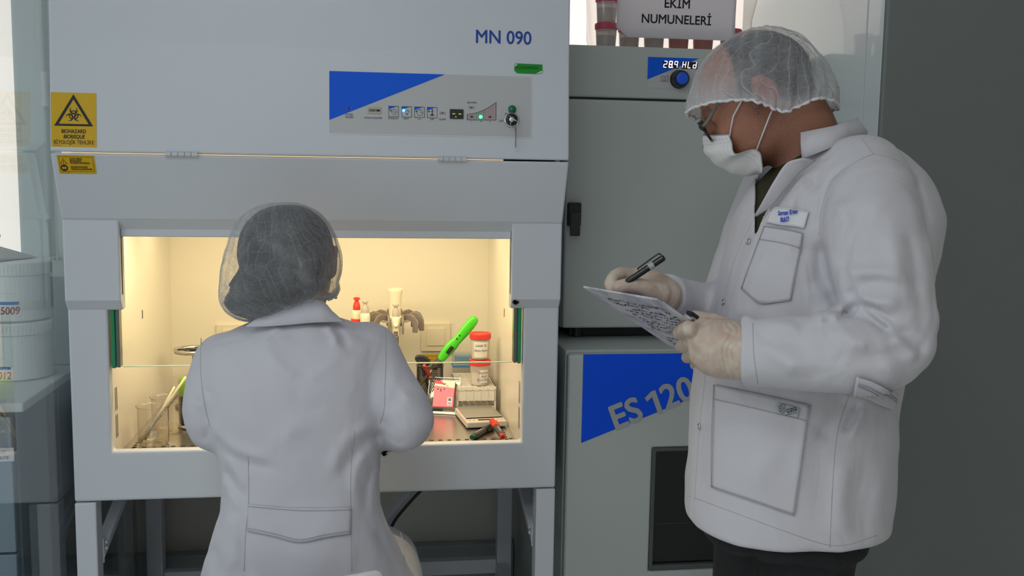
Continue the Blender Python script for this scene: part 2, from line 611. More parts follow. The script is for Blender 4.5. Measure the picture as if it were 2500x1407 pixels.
for k in range(27):
    y = 0.105 + k * 0.0205
    for s in (-1, 1):
        m.poly(ft, [(s * 0.426, y), (s * 0.418, y + 0.004), (s * 0.418, y + 0.013), (s * 0.426, y + 0.009)], 0.0004)
m.obj('air_slots', BLACK, tray)
for s in (-1, 1):
    m = MB()
    for dx in (0, 0.012):
        for z in (0.825, 0.885):
            y = 0.05 + dx
            m.add([(s * 0.4425, y, z), (s * 0.4425, y + 0.004, z), (s * 0.4425, y + 0.004, z + 0.05), (s * 0.4425, y, z + 0.05)], [(0, 1, 2, 3)])
    m.obj('side_slots', BLACK, SAF)
for s in (-1, 1):
    MB().box(*sorted((s * 0.4427, s * 0.442)), 0.33, 0.334, 1.045, 1.066).obj('scratch_mark', BLACK, SAF)
M_TUBE = mat('lamp_tube', (1, 0.9, 0.7), 0.4, emit=((1.0, 0.80, 0.45), 2.0))
tube = MB().lathe([(0.013, 0), (0.013, 0.74)], (-0.37, 0.12, 1.286), 14, axis=(1, 0, 0)).obj('fluorescent_tube', M_TUBE, SAF)
area_light('cabinet_lamp_light', (0, 0.12, 1.270), (0, 0.40, 0.8), 0.80, 0.06, 5.0, (1.0, 0.79, 0.50))
area_light('cabinet_lamp_light_rear', (0, 0.42, 1.295), (0, 0.42, 0.8), 0.80, 0.10, 1.8, (1.0, 0.79, 0.50))

# glass sash with green edge strips
sash = MB().box(-0.436, 0.436, 0.034, 0.039, 0.985, 1.264).obj('glass_sash', glass_mat('sash_glass', (0.97, 0.98, 0.95), (0.85, 0.92, 0.86), 0.55), SAF)
MB().box(-0.42, 0.42, 0.0335, 0.0395, 0.9842, 0.9862).obj('lower_edge', mat('glass_edge_glow', (0.75, 0.85, 0.55), 0.3, emit=((0.8, 0.85, 0.45), 0.12)), sash)  # faint glow put into the glass edge to draw it bright; no lamp
M_GRN = mat('green_glass_edge', (0.01, 0.30, 0.12), 0.12, spec=0.8)
M_GRN2 = mat('dark_glass_edge', (0.13, 0.16, 0.14), 0.15, spec=0.8)
for s in (-1, 1):
    x = s * 0.4325
    MB().box(x - 0.0045, x + 0.0045, 0.004, 0.030, 0.987, 1.12).obj('sash_edge_strip', M_GRN, sash, bevel=0.003)
    x = s * 0.4235
    MB().box(x - 0.004, x + 0.004, 0.006, 0.030, 0.9885, 1.12).obj('sash_edge_strip', M_GRN2, sash, bevel=0.002)

# stand
for x0 in (-HX, HX - 0.0435):
    for y0 in (0.0, 0.655):
        MB().box(x0, x0 + 0.0435, y0, y0 + 0.045, 0.0, 0.697).obj('leg', M_CAB, SAF, bevel=0.003)
for s in (-1, 1):
    x = s * 0.487
    m = MB().bar((x, 0.046, 0.565), (x, 0.52, 0.78 - 0.085), 0.026, 0.018)
    m.box(x - 0.012, x + 0.012, 0.0455, 0.050, 0.545, 0.60)
    for z in (0.575, 0.589):
        m.lathe([(0.004, 0), (0.004, 0.003), (0.002, 0.005)], (x - s * 0.013, 0.056, z), 8, axis=(-s, 0, 0))
    m.obj('brace', M_CAB, SAF, bevel=0.002)
    MB().box(x - 0.015, x + 0.015, 0.046, 0.654, 0.22, 0.26).obj('side_rail', M_CAB, SAF, bevel=0.002)
MB().box(-0.476, 0.476, 0.66, 0.69, 0.225, 0.268).obj('rear_rail', M_CAB, SAF, bevel=0.002)
MB().bar(aty(1012, 1196, 0.45), aty(880, 1352, 0.645), 0.035, 0.012).obj('cross_brace', M_CAB, SAF, bevel=0.002)
_c0, _c1 = aty(1026, 1200, 0.40), aty(968, 1266, 0.40)
_c2 = aty(930, 1330, 0.42)
cb = thing('cable', 'black cable hanging slanted under the cabinet behind the seated person', 'cable', _c2)
MB().tube(spline0([_c0 + (0.02, 0, 0.012), _c0, _c1, _c2, _c2 + (-0.10, 0.05, -0.10)], 30), 0.0042, 8).obj('cable_run', M_BLACK, cb, smooth=True)
mk = MB()
for x, z, r in ((0.131, 0.7905, 0.006), (0.138, 0.795, 0.0055), (0.145, 0.797, 0.005), (0.1345, 0.788, 0.005), (0.168, 0.7955, 0.0016)):
    mk.poly(fr0, [(x + r * (1 + 0.35 * math.sin(3 * a + x * 900)) * math.cos(a), z + r * 0.7 * (1 + 0.3 * math.cos(2 * a + x * 400)) * math.sin(a)) for a in [i * math.pi / 7 for i in range(14)]], 0.0004)
mk.obj('rust_chip', MATS['rust_dirt'], SAF)

# face frames: F1 = control face between crease and hinge, F2 = hinged panel, F3 = top face
ang = lambda p, q: 90 - math.degrees(math.atan2(q[0] - p[0], q[1] - p[1]))
F1 = Frame((0, HNG[0], HNG[1]), ang(HNG, CRS))
F3 = Frame((0, CRS[0], CRS[1]), ang(CRS, TOP))
F2 = Frame((0, HNG[0], HNG[1] - 0.0018), 90 + math.degrees(math.atan2(LIP[0] - HNG[0], HNG[1] - 0.0018 - LIP[1])))


def on(fr, px, py):
    """Coordinates on a face of the place where the photo shows a detail."""
    d = ray(px, py)
    t = ((fr.o - CAM) @ fr.n) / (d @ fr.n)
    q = CAM + t * d - fr.o
    return float(q @ fr.x), float(q @ fr.y)


lettering(F3, [('MN 090', *on(F3, 1229, 93), 0.0385, 0.012, 0, 'CENTER', 0.93)], mat('dark_blue_print', srgb(24, 70, 165), 0.5), SAF, 'model_lettering')
# biohazard label
x0, y1 = on(F1, 120, 225); x1, y0 = on(F1, 236, 360)
x0 += 0.003
LB = MB().rect(F1, x0, y0, x1, y1, 0.0008).obj('warning_label', M_YEL, SAF)
m = MB()
cx = (x0 + x1) / 2
h = y1 - y0
ty, by, hw = y1 - 0.03 * h, y0 + 0.385 * h, 0.43 * (x1 - x0)
iw = 0.155 * hw
T = [(cx, ty), (cx - hw, by), (cx + hw, by)]
Ti = [(cx, ty - 0.155 * (ty - by)), (cx - hw * 0.765, by + 0.065 * (ty - by)), (cx + hw * 0.765, by + 0.065 * (ty - by))]
for i in range(3):
    j = (i + 1) % 3
    m.poly(F1, [T[i], T[j], Ti[j], Ti[i]], 0.0012)
# trefoil: three crescents, a broken ring, cut centre
bc = (cx, by + 0.345 * (ty - by))
ru = 0.0066
for a in (90, 210, 330):
    ox, oy = bc[0] + 0.0088 * math.cos(R_(a)), bc[1] + 0.0088 * math.sin(R_(a))
    pts_o, pts_i = [], []
    for k in range(25):
        t = R_(a - 180 - 148 + 296 * k / 24)
        pts_o.append((ox + ru * 1.12 * math.cos(t), oy + ru * 1.12 * math.sin(t)))
        s2 = math.sin(math.pi * k / 24) ** 0.7
        q = ru * 1.12 - 0.0031 * s2
        pts_i.append((ox + q * math.cos(t), oy + q * math.sin(t)))
    for k in range(24):
        m.poly(F1, [pts_o[k], pts_o[k + 1], pts_i[k + 1], pts_i[k]], 0.0012)
    m.arc(F1, *bc, 0.0083, 0.0019, a - 33 - 0, a + 33, 0.0012, 8)
m.obj('hazard_symbol', BLACK, LB)
lettering(F1, [('BIOHAZARD', cx, y0 + 0.285 * h, 0.0105, 0.02, 0, 'CENTER', 0.78), ('BIORISQUE', cx, y0 + 0.185 * h, 0.0105, 0.02, 0.25, 'CENTER', 0.76),
               ('BİYOLOJİK TEHLİKE', cx, y0 + 0.082 * h, 0.0105, 0.005, 0, 'CENTER', 0.78), ('01.B.01.001.1104', x0 + 0.012, y0 + 0.026 * h, 0.0022, 0, 0, 'CENTER', 0.9)], BLACK, LB, h=0.0013)
# small manual label on the hinged panel
x0, y1 = on(F2, 133, 378); x1, y0 = on(F2, 236, 425)
x0 += 0.004
L2 = MB().rect(F2, x0, y0, x1, y1, 0.0008).obj('manual_label', M_YEL, SAF)
w, h = x1 - x0, y1 - y0
m = MB()
m.outline(F2, x0 + 0.04 * w, y0 + 0.12 * h, x0 + 0.96 * w, y0 + 0.92 * h, 0.0006, 0.0012)
tx, tz, tr = x0 + 0.155 * w, y0 + 0.655 * h, 0.0062
m.stroke(F2, [(tx, tz + tr * 1.1), (tx - tr, tz - tr * 0.8), (tx + tr, tz - tr * 0.8)], 0.0013, 0.0012, True)
m.stroke(F2, [(tx, tz + tr * 0.5), (tx, tz - tr * 0.25)], 0.0012, 0.0012)
m.disc(F2, tx, tz - tr * 0.5, 0.0007, 0.0012, 8)
m.disc(F2, tx, y0 + 0.32 * h, 0.0068, 0.0012)
m.obj('print', BLACK, L2)
m = MB()
for s in (-1, 1):
    m.poly(F2, [(tx + s * 0.0004, y0 + 0.32 * h - 0.0028), (tx + s * 0.004, y0 + 0.32 * h - 0.002), (tx + s * 0.004, y0 + 0.32 * h + 0.003), (tx + s * 0.0004, y0 + 0.32 * h + 0.0022)], 0.0015)
m.obj('book_symbol', M_YEL, L2)
lettering(F2, [(t, x0 + 0.33 * w, y0 + v * h, 0.0052, 0.02, 0, 'LEFT', 0.53) for t, v in
               (('DO NOT OPERATE', 0.80), ('BEFORE READING', 0.69), ('THE INSTRUCTION MANUAL!..', 0.58), ('KULLANMA KILAVUZUNU', 0.37), ('OKUMADAN ÇALIŞTIRMAYINIZ!..', 0.25))]
          + [('01.B.01.001.1105', x0 + 0.05 * w, y0 + 0.055 * h, 0.0024, 0, 0, 'LEFT')], BLACK, L2, h=0.0013)
# green tape
P = [on(F1, px, py) for px, py in ((1259, 155), (1324, 158), (1324, 178), (1308, 181), (1262, 179), (1255, 172), (1256, 160))]
M_TAPE = mat('green_tape', srgb(10, 150, 40), 0.3)
TP = MB().poly(F1, P, 0.0014).obj('tape_label', M_TAPE, SAF)
q = on(F1, 1291, 167)
lettering(F1, [('KULLANMADA', q[0] - 0.004, q[1] + 0.001, 0.0085, 0, 0.15, 'CENTER', 0.85)], BLACK, TP, h=0.002)
m = MB()
a, b2, c = on(F1, 1256, 160), on(F1, 1264, 155), on(F1, 1259, 164)
m.add([F1.p(*a, 0.0016), F1.p(*b2, 0.0016), F1.p(*c, 0.005)], [(0, 1, 2)])
m.obj('curled_corner', mat('pale_tape', (0.55, 0.75, 0.58), 0.4), TP)
m = MB()
a, b2, c = on(F1, 1324, 178), on(F1, 1307, 181), on(F1, 1322, 173)
m.add([F1.p(*a, 0.004), F1.p(*b2, 0.0018), F1.p(*c, 0.0018)], [(0, 1, 2)])
m.obj('curled_corner', mat('pale_tape', (0.55, 0.75, 0.58), 0.4), TP)

# control panel
x0, y1 = on(F1, 804, 173); x1, y0 = on(F1, 1297, 337)
y1 = (y1 + on(F1, 1299, 189)[1]) / 2; y0 = (y0 + on(F1, 806, 325)[1]) / 2
CP = MB().rect(F1, x0, y0, x1, y1, 0.0006).obj('control_panel', M_GREYP, SAF)
m = MB()
m.rect(F1, x0, y0 - 0.0012, x1, y0 + 0.0004, 0.0012)
m.rect(F1, x1 - 0.0004, y0, x1 + 0.0008, y1, 0.0012)
m.obj('panel_rim', mat('panel_rim', (0.80, 0.81, 0.83), 0.4), CP)
pc = lambda px, py: on(F1, px, py)
MB().poly(F1, [(x0, y1), (x0, pc(804, 293)[1]), (pc(1086, 181)[0], y1)], 0.0012).obj('blue_triangle', M_BLUE, CP)
m = MB()
bt = MB()
icons = [961, 993, 1024, 1055]
for i, px in enumerate(icons):
    a, b2 = pc(px - 12.5, 259 + i * 0.9), pc(px + 12.5, 286 + i * 0.9)
    m.outline(F1, a[0], b2[1], b2[0], a[1], 0.0008, 0.0013)
    bt.poly(F1, [(a[0] + 0.0008, a[1] - 0.0008), (a[0] + 0.0008, a[1] - 0.0065), (a[0] + 0.0165, a[1] - 0.0008)], 0.0014)
    if i != 1:
        d = pc(px - 7.5, 270 + i * 0.9)
        m.arc(F1, *d, 0.0012, 0.001, h=0.0015)
c = pc(963, 274); m.arc(F1, *c, 0.0058, 0.0006, h=0.0015)
c = pc(993.5, 273.5); m.arc(F1, *c, 0.003, 0.0007, -50, 230, 0.0015); m.rect(F1, c[0] - 0.0014, c[1] - 0.006, c[0] + 0.0014, c[1] - 0.0035, 0.0015)
for a in (0, 35, 145, 180):
    m.stroke(F1, [(c[0] + 0.0042 * math.cos(R_(a)), c[1] + 0.0042 * math.sin(R_(a))), (c[0] + 0.0062 * math.cos(R_(a)), c[1] + 0.0062 * math.sin(R_(a)))], 0.0005, 0.0015)
c = pc(1025, 275); m.arc(F1, *c, 0.0062, 0.0006, h=0.0015); m.stroke(F1, [(c[0], c[1] + 0.006), c, (c[0] + 0.006, c[1])], 0.0006, 0.0015)
c = pc(1055, 275); m.stroke(F1, [(c[0], c[1] + 0.007), (c[0], c[1] - 0.004)], 0.0016, 0.0015); m.poly(F1, [(c[0] - 0.005, c[1] - 0.0065), (c[0] + 0.005, c[1] - 0.0065), (c[0] + 0.0025, c[1] - 0.004), (c[0] - 0.0025, c[1] - 0.004)], 0.0015)
m.stroke(F1, [(c[0] - 0.002, c[1] + 0.002), (c[0] + 0.002, c[1] + 0.003)], 0.001, 0.0015)
# blower wedge outline
wed = [pc(1140, 279 + 0)] + [pc(1140 + 71 * t, 279 - 29.5 * t ** 1.9 - 0.0) for t in [i / 12 for i in range(13)]]
wb_, wbl = pc(1211, 294), pc(1140, 293)
m.stroke(F1, [wbl] + wed[1:] + [wb_, wbl], 0.0007, 0.0015)
for px in (1151.5, 1196):
    a = pc(px - 3, 283.5 + (px - 1151) * 0.01); m.rect(F1, a[0], a[1] - 0.003, a[0] + 0.005, a[1], 0.0018)
for px, py in ((852, 265.5), (1080, 276.5), (1151, 263)):
    d = pc(px, py); m.arc(F1, *d, 0.0012, 0.0012, h=0.0016)
m.obj('icon_print', BLACK, CP)
bt.obj('icon_triangles', M_BLUE, CP)
m = MB()
for px, py in ((852, 265.5), (1080, 276.5), (1151, 263)):
    d = pc(px, py)
    for r in (0.0036, 0.0056):
        m.arc(F1, *d, r, 0.0006, -42, 42, 0.0016, 8); m.arc(F1, *d, r, 0.0006, 138, 222, 0.0016, 8)
    m.obj('wave_symbol', mat('dull_red_print', srgb(165, 80, 90), 0.5), CP)
    m = MB()
for k in range(17):
    t = 0.03 + k * 0.0595
    if 0.30 < t < 0.62: continue
    a, b2 = pc(1140 + 71 * t, 279 - 29.5 * t ** 1.9), pc(1140 + 71 * t, 293 + t)
    m.stroke(F1, [a, b2], 0.0011, 0.0013)
m.obj('red_stripes', MATS['dull_red_print'], CP)
m = MB()
for t in (0.33, 0.39, 0.45, 0.51, 0.57):
    a, b2 = pc(1140 + 71 * t, 279 - 29.5 * t ** 1.9), pc(1140 + 71 * t, 293 + t)
    m.stroke(F1, [a, b2], 0.0013, 0.0013)
m.obj('green_stripes', mat('dull_green_print', srgb(50, 130, 95), 0.5), CP)
S = 0.0052
lettering(F1, [('SYSTEM', *pc(852.5, 280.5), S, 0, 0, 'CENTER', 0.85), ('FAILURE', *pc(852.5, 286.5), S, 0, 0, 'CENTER', 0.85), ('HOUR COUNTER', *pc(911, 288.5), S, 0, 0, 'CENTER', 0.9),
               ('STAND-BY', *pc(960, 289.5), S, 0, 0, 'CENTER', 0.85), ('LIGHT', *pc(992, 290), S, 0, 0, 'CENTER', 0.85), ('U.V', *pc(1023, 291), S, 0, 0, 'CENTER', 0.85),
               ('GAS', *pc(1055, 291.5), S, 0, 0, 'CENTER', 0.85), ('ALARM', *pc(1080, 292), S, 0, 0, 'CENTER', 0.85), ('BLOWER', *pc(1152, 251), S, 0, 0, 'CENTER', 0.95),
               ('1/2', *pc(963, 274), 0.0052), ('L', *pc(1151.5, 296.5), 0.0045), ('N', *pc(1174, 297), 0.0045), ('H', *pc(1196.5, 297.5), 0.0045),
               ('ON', *pc(1237.5, 278.5), 0.0055), ('OFF', *pc(1223, 296), 0.0055)], BLACK, CP, h=0.0017)
a, b2 = pc(898, 261), pc(930, 278)
HC = MB().rect(F1, a[0], b2[1], b2[0], a[1], 0.0022).obj('hour_counter', mat('counter_face', (0.52, 0.46, 0.38), 0.4), CP)
m = MB().rect(F1, a[0] + 0.002, b2[1] + 0.0042, b2[0] - 0.002, a[1] - 0.0052, 0.0026)
m.obj('counter_window', BLACK, HC)
q = pc(911, 270.5)
lettering(F1, [('0019140', q[0] - 0.001, q[1], 0.0048, 0, 0, 'CENTER', 1.0)], mat('pale_print', (0.6, 0.6, 0.58), 0.5), HC, 'counter_digits', h=0.003)
a, b2 = pc(1098, 267), pc(1131, 291)
DS = MB().rect(F1, a[0], b2[1], b2[0], a[1], 0.003).obj('alarm_display', M_BLACK, CP)
m = MB()
for px, py, w2, h2 in ((1107.5, 278.5, 0.003, 0.0007), (1122.5, 279, 0.003, 0.0007), (1112.5, 286, 0.001, 0.001)):
    d = pc(px, py); m.rect(F1, d[0] - w2, d[1] - h2, d[0] + w2, d[1] + h2, 0.0034)
m.obj('display_dash', mat('led_yellow', (0.5, 0.6, 0.02), 0.4, emit=((0.65, 0.8, 0.02), 0.9)), DS)
d = pc(985.5, 270); MB().lathe([(0.0034, 0), (0.0030, 0.0018), (0.0016, 0.0030)], F1.p(*d, 0.0008), 16, axis=F1.n).obj('blue_led', mat('led_blue', (0.1, 0.4, 1), 0.3, emit=((0.12, 0.42, 1.0), 3.0)), CP, smooth=True)
d = pc(1173.5, 285.5); MB().lathe([(0.0036, 0), (0.0032, 0.0018), (0.0016, 0.0030)], F1.p(*d, 0.0008), 16, axis=F1.n).obj('green_led', mat('led_green', (0.1, 1, 0.5), 0.3, emit=((0.10, 1.0, 0.42), 2.6)), CP, smooth=True)
d = pc(1250, 267.5); MB().lathe([(0.0085, 0), (0.0085, 0.002), (0.0070, 0.0026), (0.0066, 0.0050), (0.003, 0.0068)], F1.p(*d, 0.0006), 20, axis=F1.n).obj('pilot_lamp', mat('pilot_green', (0.0, 0.16, 0.06), 0.2, spec=0.7), CP, smooth=True)
d = pc(1248.5, 293)
KS = MB().lathe([(0.0158, 0), (0.0158, 0.003), (0.0140, 0.005), (0.0132, 0.005), (0.0128, 0.0022)], F1.p(*d, 0.0006), 28, axis=F1.n).obj('key_switch', M_CHROME, CP, smooth=True)
MB().lathe([(0.0127, 0), (0.0127, 0.0052), (0.008, 0.006), (0.0075, 0.0045)], F1.p(*d, 0.0006), 28, axis=F1.n).obj('switch_face', M_BLACK, KS)
MB().lathe([(0.0058, 0), (0.0058, 0.007), (0.0052, 0.0078)], F1.p(*d, 0.0006), 20, axis=F1.n).obj('lock_barrel', M_CHROME, KS, smooth=True)
ky = thing('key_ring', 'small key with wire ring hanging from the key switch of the cabinet panel', 'keys', F1.p(d[0], d[1], 0.012))
kd = (math.cos(R_(-38)), math.sin(R_(-38)))
m = MB()
c0 = F1.p(d[0], d[1], 0.0145)
ex = F1.x * kd[0] + F1.y * kd[1]; ey = F1.x * -kd[1] + F1.y * kd[0]
m.obox(c0, ex, F1.n, ey, 0.0085, 0.0060, 0.0010)
m.obj('key_head', M_CHROME, ky, bevel=0.0006)
rc = (d[0] + 0.0035, d[1] - 0.0105)
MB().tube([F1.p(rc[0] + 0.0075 * math.cos(t), rc[1] + 0.0095 * math.sin(t), 0.016 + 0.002 * math.sin(t)) for t in [i * math.pi / 12 for i in range(24)]], 0.0006, 6, closed=True).obj('ring', M_CHROME, ky, smooth=True)
m = MB()
m.obox(F1.p(rc[0] + 0.0032, rc[1] - 0.031, 0.015), F1.x, F1.y, F1.n, 0.0007, 0.0175, 0.003)
m.obox(F1.p(rc[0] + 0.0032, rc[1] - 0.0115, 0.015), F1.x, F1.y, F1.n, 0.0012, 0.004, 0.0045)
m.obj('spare_key', mat('dark_key', (0.22, 0.21, 0.2), 0.35, 0.8), ky, bevel=0.0004)

# sockets on the inner back wall
for x0, x1, z0, z1 in ((0.250, 0.335, 0.893, 0.976), (-0.322, -0.237, 0.893, 0.976)):
    y = IY - 0.0005
    sw = MB().box(x0, x1, y - 0.008, y, z0, z1).obj('wall_socket', mat('cream_plastic', (0.74, 0.68, 0.55), 0.4), SAF, bevel=0.002)
    MB().box(x0 + 0.017, x1 - 0.017, y - 0.011, y - 0.0075, z0 + 0.017, z1 - 0.014).obj('rocker', MATS['cream_plastic'], sw, bevel=0.0012)
yl = MB().rect(Frame((0, IY - 0.001, 0)), 0.255, 0.862, 0.318, 0.884, 0).obj('socket_label', M_YEL, SAF)
lettering(Frame((0, IY - 0.001, 0)), [('220 VAC/50 Hz', 0.2865, 0.877, 0.0075, 0, 0, 'CENTER', 0.9), ('MAX 2,5 A', 0.2865, 0.8675, 0.0075, 0, 0, 'CENTER', 0.9)], BLACK, yl, h=0.0005)

# ------------------------------------------------------------------ things inside the cabinet
M_CUP = glass_mat('cup_plastic', (0.90, 0.88, 0.85), (0.75, 0.72, 0.70), 0.8, 0.15, body=0.62)
M_POWDER = mat('white_powder', (0.82, 0.78, 0.72), 0.9)
M_INK = mat('pen_ink', srgb(60, 60, 130), 0.7)


def scribble(fr, x, y, w, n, amp, seed, wd=0.0007):
    """Illegible handwriting: a run of loops along a line."""
    rnd = random.Random(seed)
    m = MB()
    k = 0
    while k < n:
        L = rnd.randint(3, 6)
        pts = []
        for i in range(L * 4):
            t = (k + i / 4) / n
            pts.append((x + w * t + rnd.uniform(-0.2, 0.2) * amp, y + amp * (math.sin(i * 1.9 + rnd.uniform(0, 1)) * 0.6 + (0.7 if rnd.random() < 0.12 else 0))))
        m.stroke(fr, pts, wd, 0.0008)
        k += L + 1
    return m


def cup_body(t, c, rb, rt, hb, m_lid, fill=0.6, lid_h=0.014):
    """Screw-top sample cup: frosted body, contents, ribbed lid."""
    x, y, z = c
    MB().lathe([(rb * 0.96, 0), (rb, 0.002), (rt, hb - 0.002), (rt, hb)], c, 36).obj('cup_body', M_CUP, t, smooth=False)
    if fill:
        r2 = rb + (rt - rb) * fill
        MB().lathe([(rb * 0.93, 0.002), (r2 * 0.96, hb * fill)], c, 32).obj('contents', M_POWDER, t)
    prof = [(rt + 0.0012, hb - 0.0005), (rt + 0.0022, hb), (rt + 0.0022, hb + lid_h - 0.002), (rt + 0.001, hb + lid_h), (rt - 0.003, hb + lid_h), (rt - 0.004, hb + lid_h - 0.0015), (0.001, hb + lid_h - 0.0015)]
    MB().lathe(prof, c, 48).obj('lid', m_lid, t)


def curved_label(name, c, r0, r1, z0, z1, a0, a1, m, parent, n=10):
    """A label wrapped round a cup: angles in degrees, 270 faces the viewer."""
    x, y, z = c
    vs, fs = [], []
    for i in range(n + 1):
        a = R_(a0 + (a1 - a0) * i / n)
        for zz, r in ((z0, r0), (z1, r1)):
            vs.append((x + r * math.cos(a), y + r * math.sin(a), z + zz))
    for i in range(n):
        fs.append((2 * i, 2 * i + 2, 2 * i + 3, 2 * i + 1))
    return MB().add(vs, fs).obj(name, m, parent)


def wrap_text(body, c, r, zz, ang, size, m, parent, bold=0.0, shear=0.2, name='handwriting', wide=1.0):
    me = text_mesh(body, size, bold, shear, 'CENTER', wide)
    for v in me.vertices:
        a = R_(ang) + v.co.x / r
        v.co = Vector((c[0] + r * math.cos(a), c[1] + r * math.sin(a), c[2] + zz + v.co.y))
    return link(name, me, m, parent)


M_LABEL = mat('cream_label', (0.80, 0.77, 0.70), 0.8)
# two stacked sample cups with red lids on the tube rack
SX, SY = 0.3905, 0.408
for i, (z, lab, rows) in enumerate(((0.8535, 'lower red-lidded sample cup standing on the white tube rack', ('Succinic', 'Acid', 'Ekim Num')),
                                    (0.9235, 'upper red-lidded sample cup, stacked on another above the tube rack', ('Laktik SS', 'Ekim Num')))):
    t = thing('sample_cup', lab, 'sample cup', (SX, SY, z), 'red-lidded cups inside the cabinet')
    c = (SX, SY, z)
    cup_body(t, c, 0.0225, 0.0262, 0.054, M_RED, 0.62 if i == 0 else 0.9)
    if i == 0:
        l = curved_label('cup_label', c, 0.0242, 0.0262, 0.008, 0.043, 262, 318, M_LABEL, t)
        for k, r in enumerate(rows):
            wrap_text(r, c, 0.0268, 0.036 - k * 0.0095, 286, 0.0085, M_INK, l)
    else:
        l = curved_label('cup_label', c, 0.0241, 0.0266, 0.006, 0.047, 225, 312, M_LABEL, t)
        for k, r in enumerate(rows):
            wrap_text(r, c, 0.0270, 0.038 - k * 0.013, 268, 0.0085, M_INK, l)

# tube rack
M_RACK = mat('ivory_plastic', (0.78, 0.75, 0.66), 0.45)
t = thing('tube_rack', 'ivory plastic test tube rack carrying two stacked red-lidded cups', 'tube rack', (0.379, 0.465, FZ))
rx0, rx1, ry0, ry1, rz = 0.330, 0.428, 0.376, 0.556, 0.853
m = MB()
nx, ny = 6, 11
for i in range(nx + 1):
    x = rx0 + (rx1 - rx0) * i / nx
    m.box(x - 0.0018, x + 0.0018, ry0, ry1, rz - 0.004, rz)
for j in range(ny + 1):
    y = ry0 + (ry1 - ry0) * j / ny
    m.box(rx0, rx1, y - 0.0018, y + 0.0018, rz - 0.004, rz)
m.obj('top_grid', M_RACK, t)
m = MB()
for i in range(nx + 1):
    x = rx0 + (rx1 - rx0) * i / nx
    m.box(x - 0.0014, x + 0.0014, ry0, ry1, FZ + 0.014, FZ + 0.017)
for j in range(ny + 1):
    y = ry0 + (ry1 - ry0) * j / ny
    m.box(rx0, rx1, y - 0.0014, y + 0.0014, FZ + 0.014, FZ + 0.017)
m.obj('lower_grid', M_RACK, t)
for y in (ry0 - 0.002, ry1):
    m = MB().box(rx0 - 0.002, rx1 + 0.002, y, y + 0.002, rz - 0.036, rz + 0.001)
    for i in range(6):
        x = rx0 + (rx1 - rx0) * i / 5
        m.box(x - 0.0012, x + 0.0012, y - 0.0012, y, rz - 0.035, rz - 0.006)
    m.box(rx0 - 0.002, rx1 + 0.002, y - 0.0012, y, rz - 0.008, rz + 0.001)
    m.obj('end_plate', M_RACK, t)
for x in (rx0 - 0.002, rx1):
    m = MB()
    for k in range(10):
        y = ry0 + (ry1 - ry0) * (k + 0.5) / 10
        m.box(x, x + 0.002, y - 0.003, y + 0.003, FZ + 0.016, rz - 0.002)
    m.box(x, x + 0.002, ry0, ry1, rz - 0.012, rz)
    m.obj('side_bars', M_RACK, t)
for x in (rx0 - 0.002, rx1 - 0.002):
    for y in (ry0 - 0.002, ry1 - 0.002):
        MB().box(x, x + 0.004, y, y + 0.004, FZ + 0.0005, rz).obj('leg', M_RACK, t)

# clear box with a blue lid rim, behind the cups
G_BOX = glass_mat('clear_plastic', (0.90, 0.93, 0.95), (0.7, 0.8, 0.85), 1.0, 0.05, body=0.10)
t = thing('clear_box', 'tall clear plastic box with blue rim behind the red-lidded cups', 'plastic box', (0.37, 0.60, FZ))
MB().box(0.335, 0.405, 0.575, 0.635, FZ + 0.001, 0.90).obj('box_body', G_BOX, t, bevel=0.004)
MB().holed(Frame((0, 0, 0.872), 0), (0.333, 0.573, 0.407, 0.637), (0.337, 0.577, 0.403, 0.633), 0.006).obj('blue_rim', mat('blue_plastic', srgb(70, 130, 200), 0.4), t)
MB().box(0.343, 0.398, 0.583, 0.627, 0.874, 0.895).obj('blue_contents', mat('pale_blue', srgb(110, 160, 205), 0.6), t)

# laboratory scale
t = thing('scale', 'flat digital laboratory scale with steel pan in front of the tube rack', 'scale', (0.385, 0.30, FZ))
ca, sa = math.cos(R_(7)), math.sin(R_(7))
fx = Frame((0.379, 0.295, FZ), 0, 6)
def slab(x0, x1, y0, y1, h0, h1, cut=0.0):
    return MB().hexa([fx.p(x0, y0, h0), fx.p(x1, y0, h0), fx.p(x1, y1, h0), fx.p(x0, y1, h0), fx.p(x0 + cut, y0 + cut, h1), fx.p(x1 - cut, y0 + cut, h1), fx.p(x1 - cut, y1 - cut, h1), fx.p(x0 + cut, y1 - cut, h1)])
slab(-0.052, 0.052, -0.085, 0.075, 0.003, 0.018, 0.002).obj('scale_body', mat('beige_plastic', (0.60, 0.56, 0.50), 0.4), t, bevel=0.003, seg=3)
slab(-0.046, 0.046, -0.048, 0.070, 0.0185, 0.0215, 0.001).obj('weighing_pan', mat('pan_steel', (0.58, 0.57, 0.54), 0.3, 0.85), t, bevel=0.001)
slab(-0.019, 0.019, -0.071, -0.061, 0.0180, 0.0187).obj('scale_display', BLACK, t)
slab(-0.046, 0.046, -0.0505, -0.0485, 0.017, 0.0205).obj('pan_gap', BLACK, t)
m = MB()
for k in (-0.04, -0.03, 0.03, 0.04):
    m.disc(fx, k, -0.067, 0.003, 0.0186, 12)
m.obj('buttons', mat('grey_button', (0.4, 0.38, 0.35), 0.5), t)


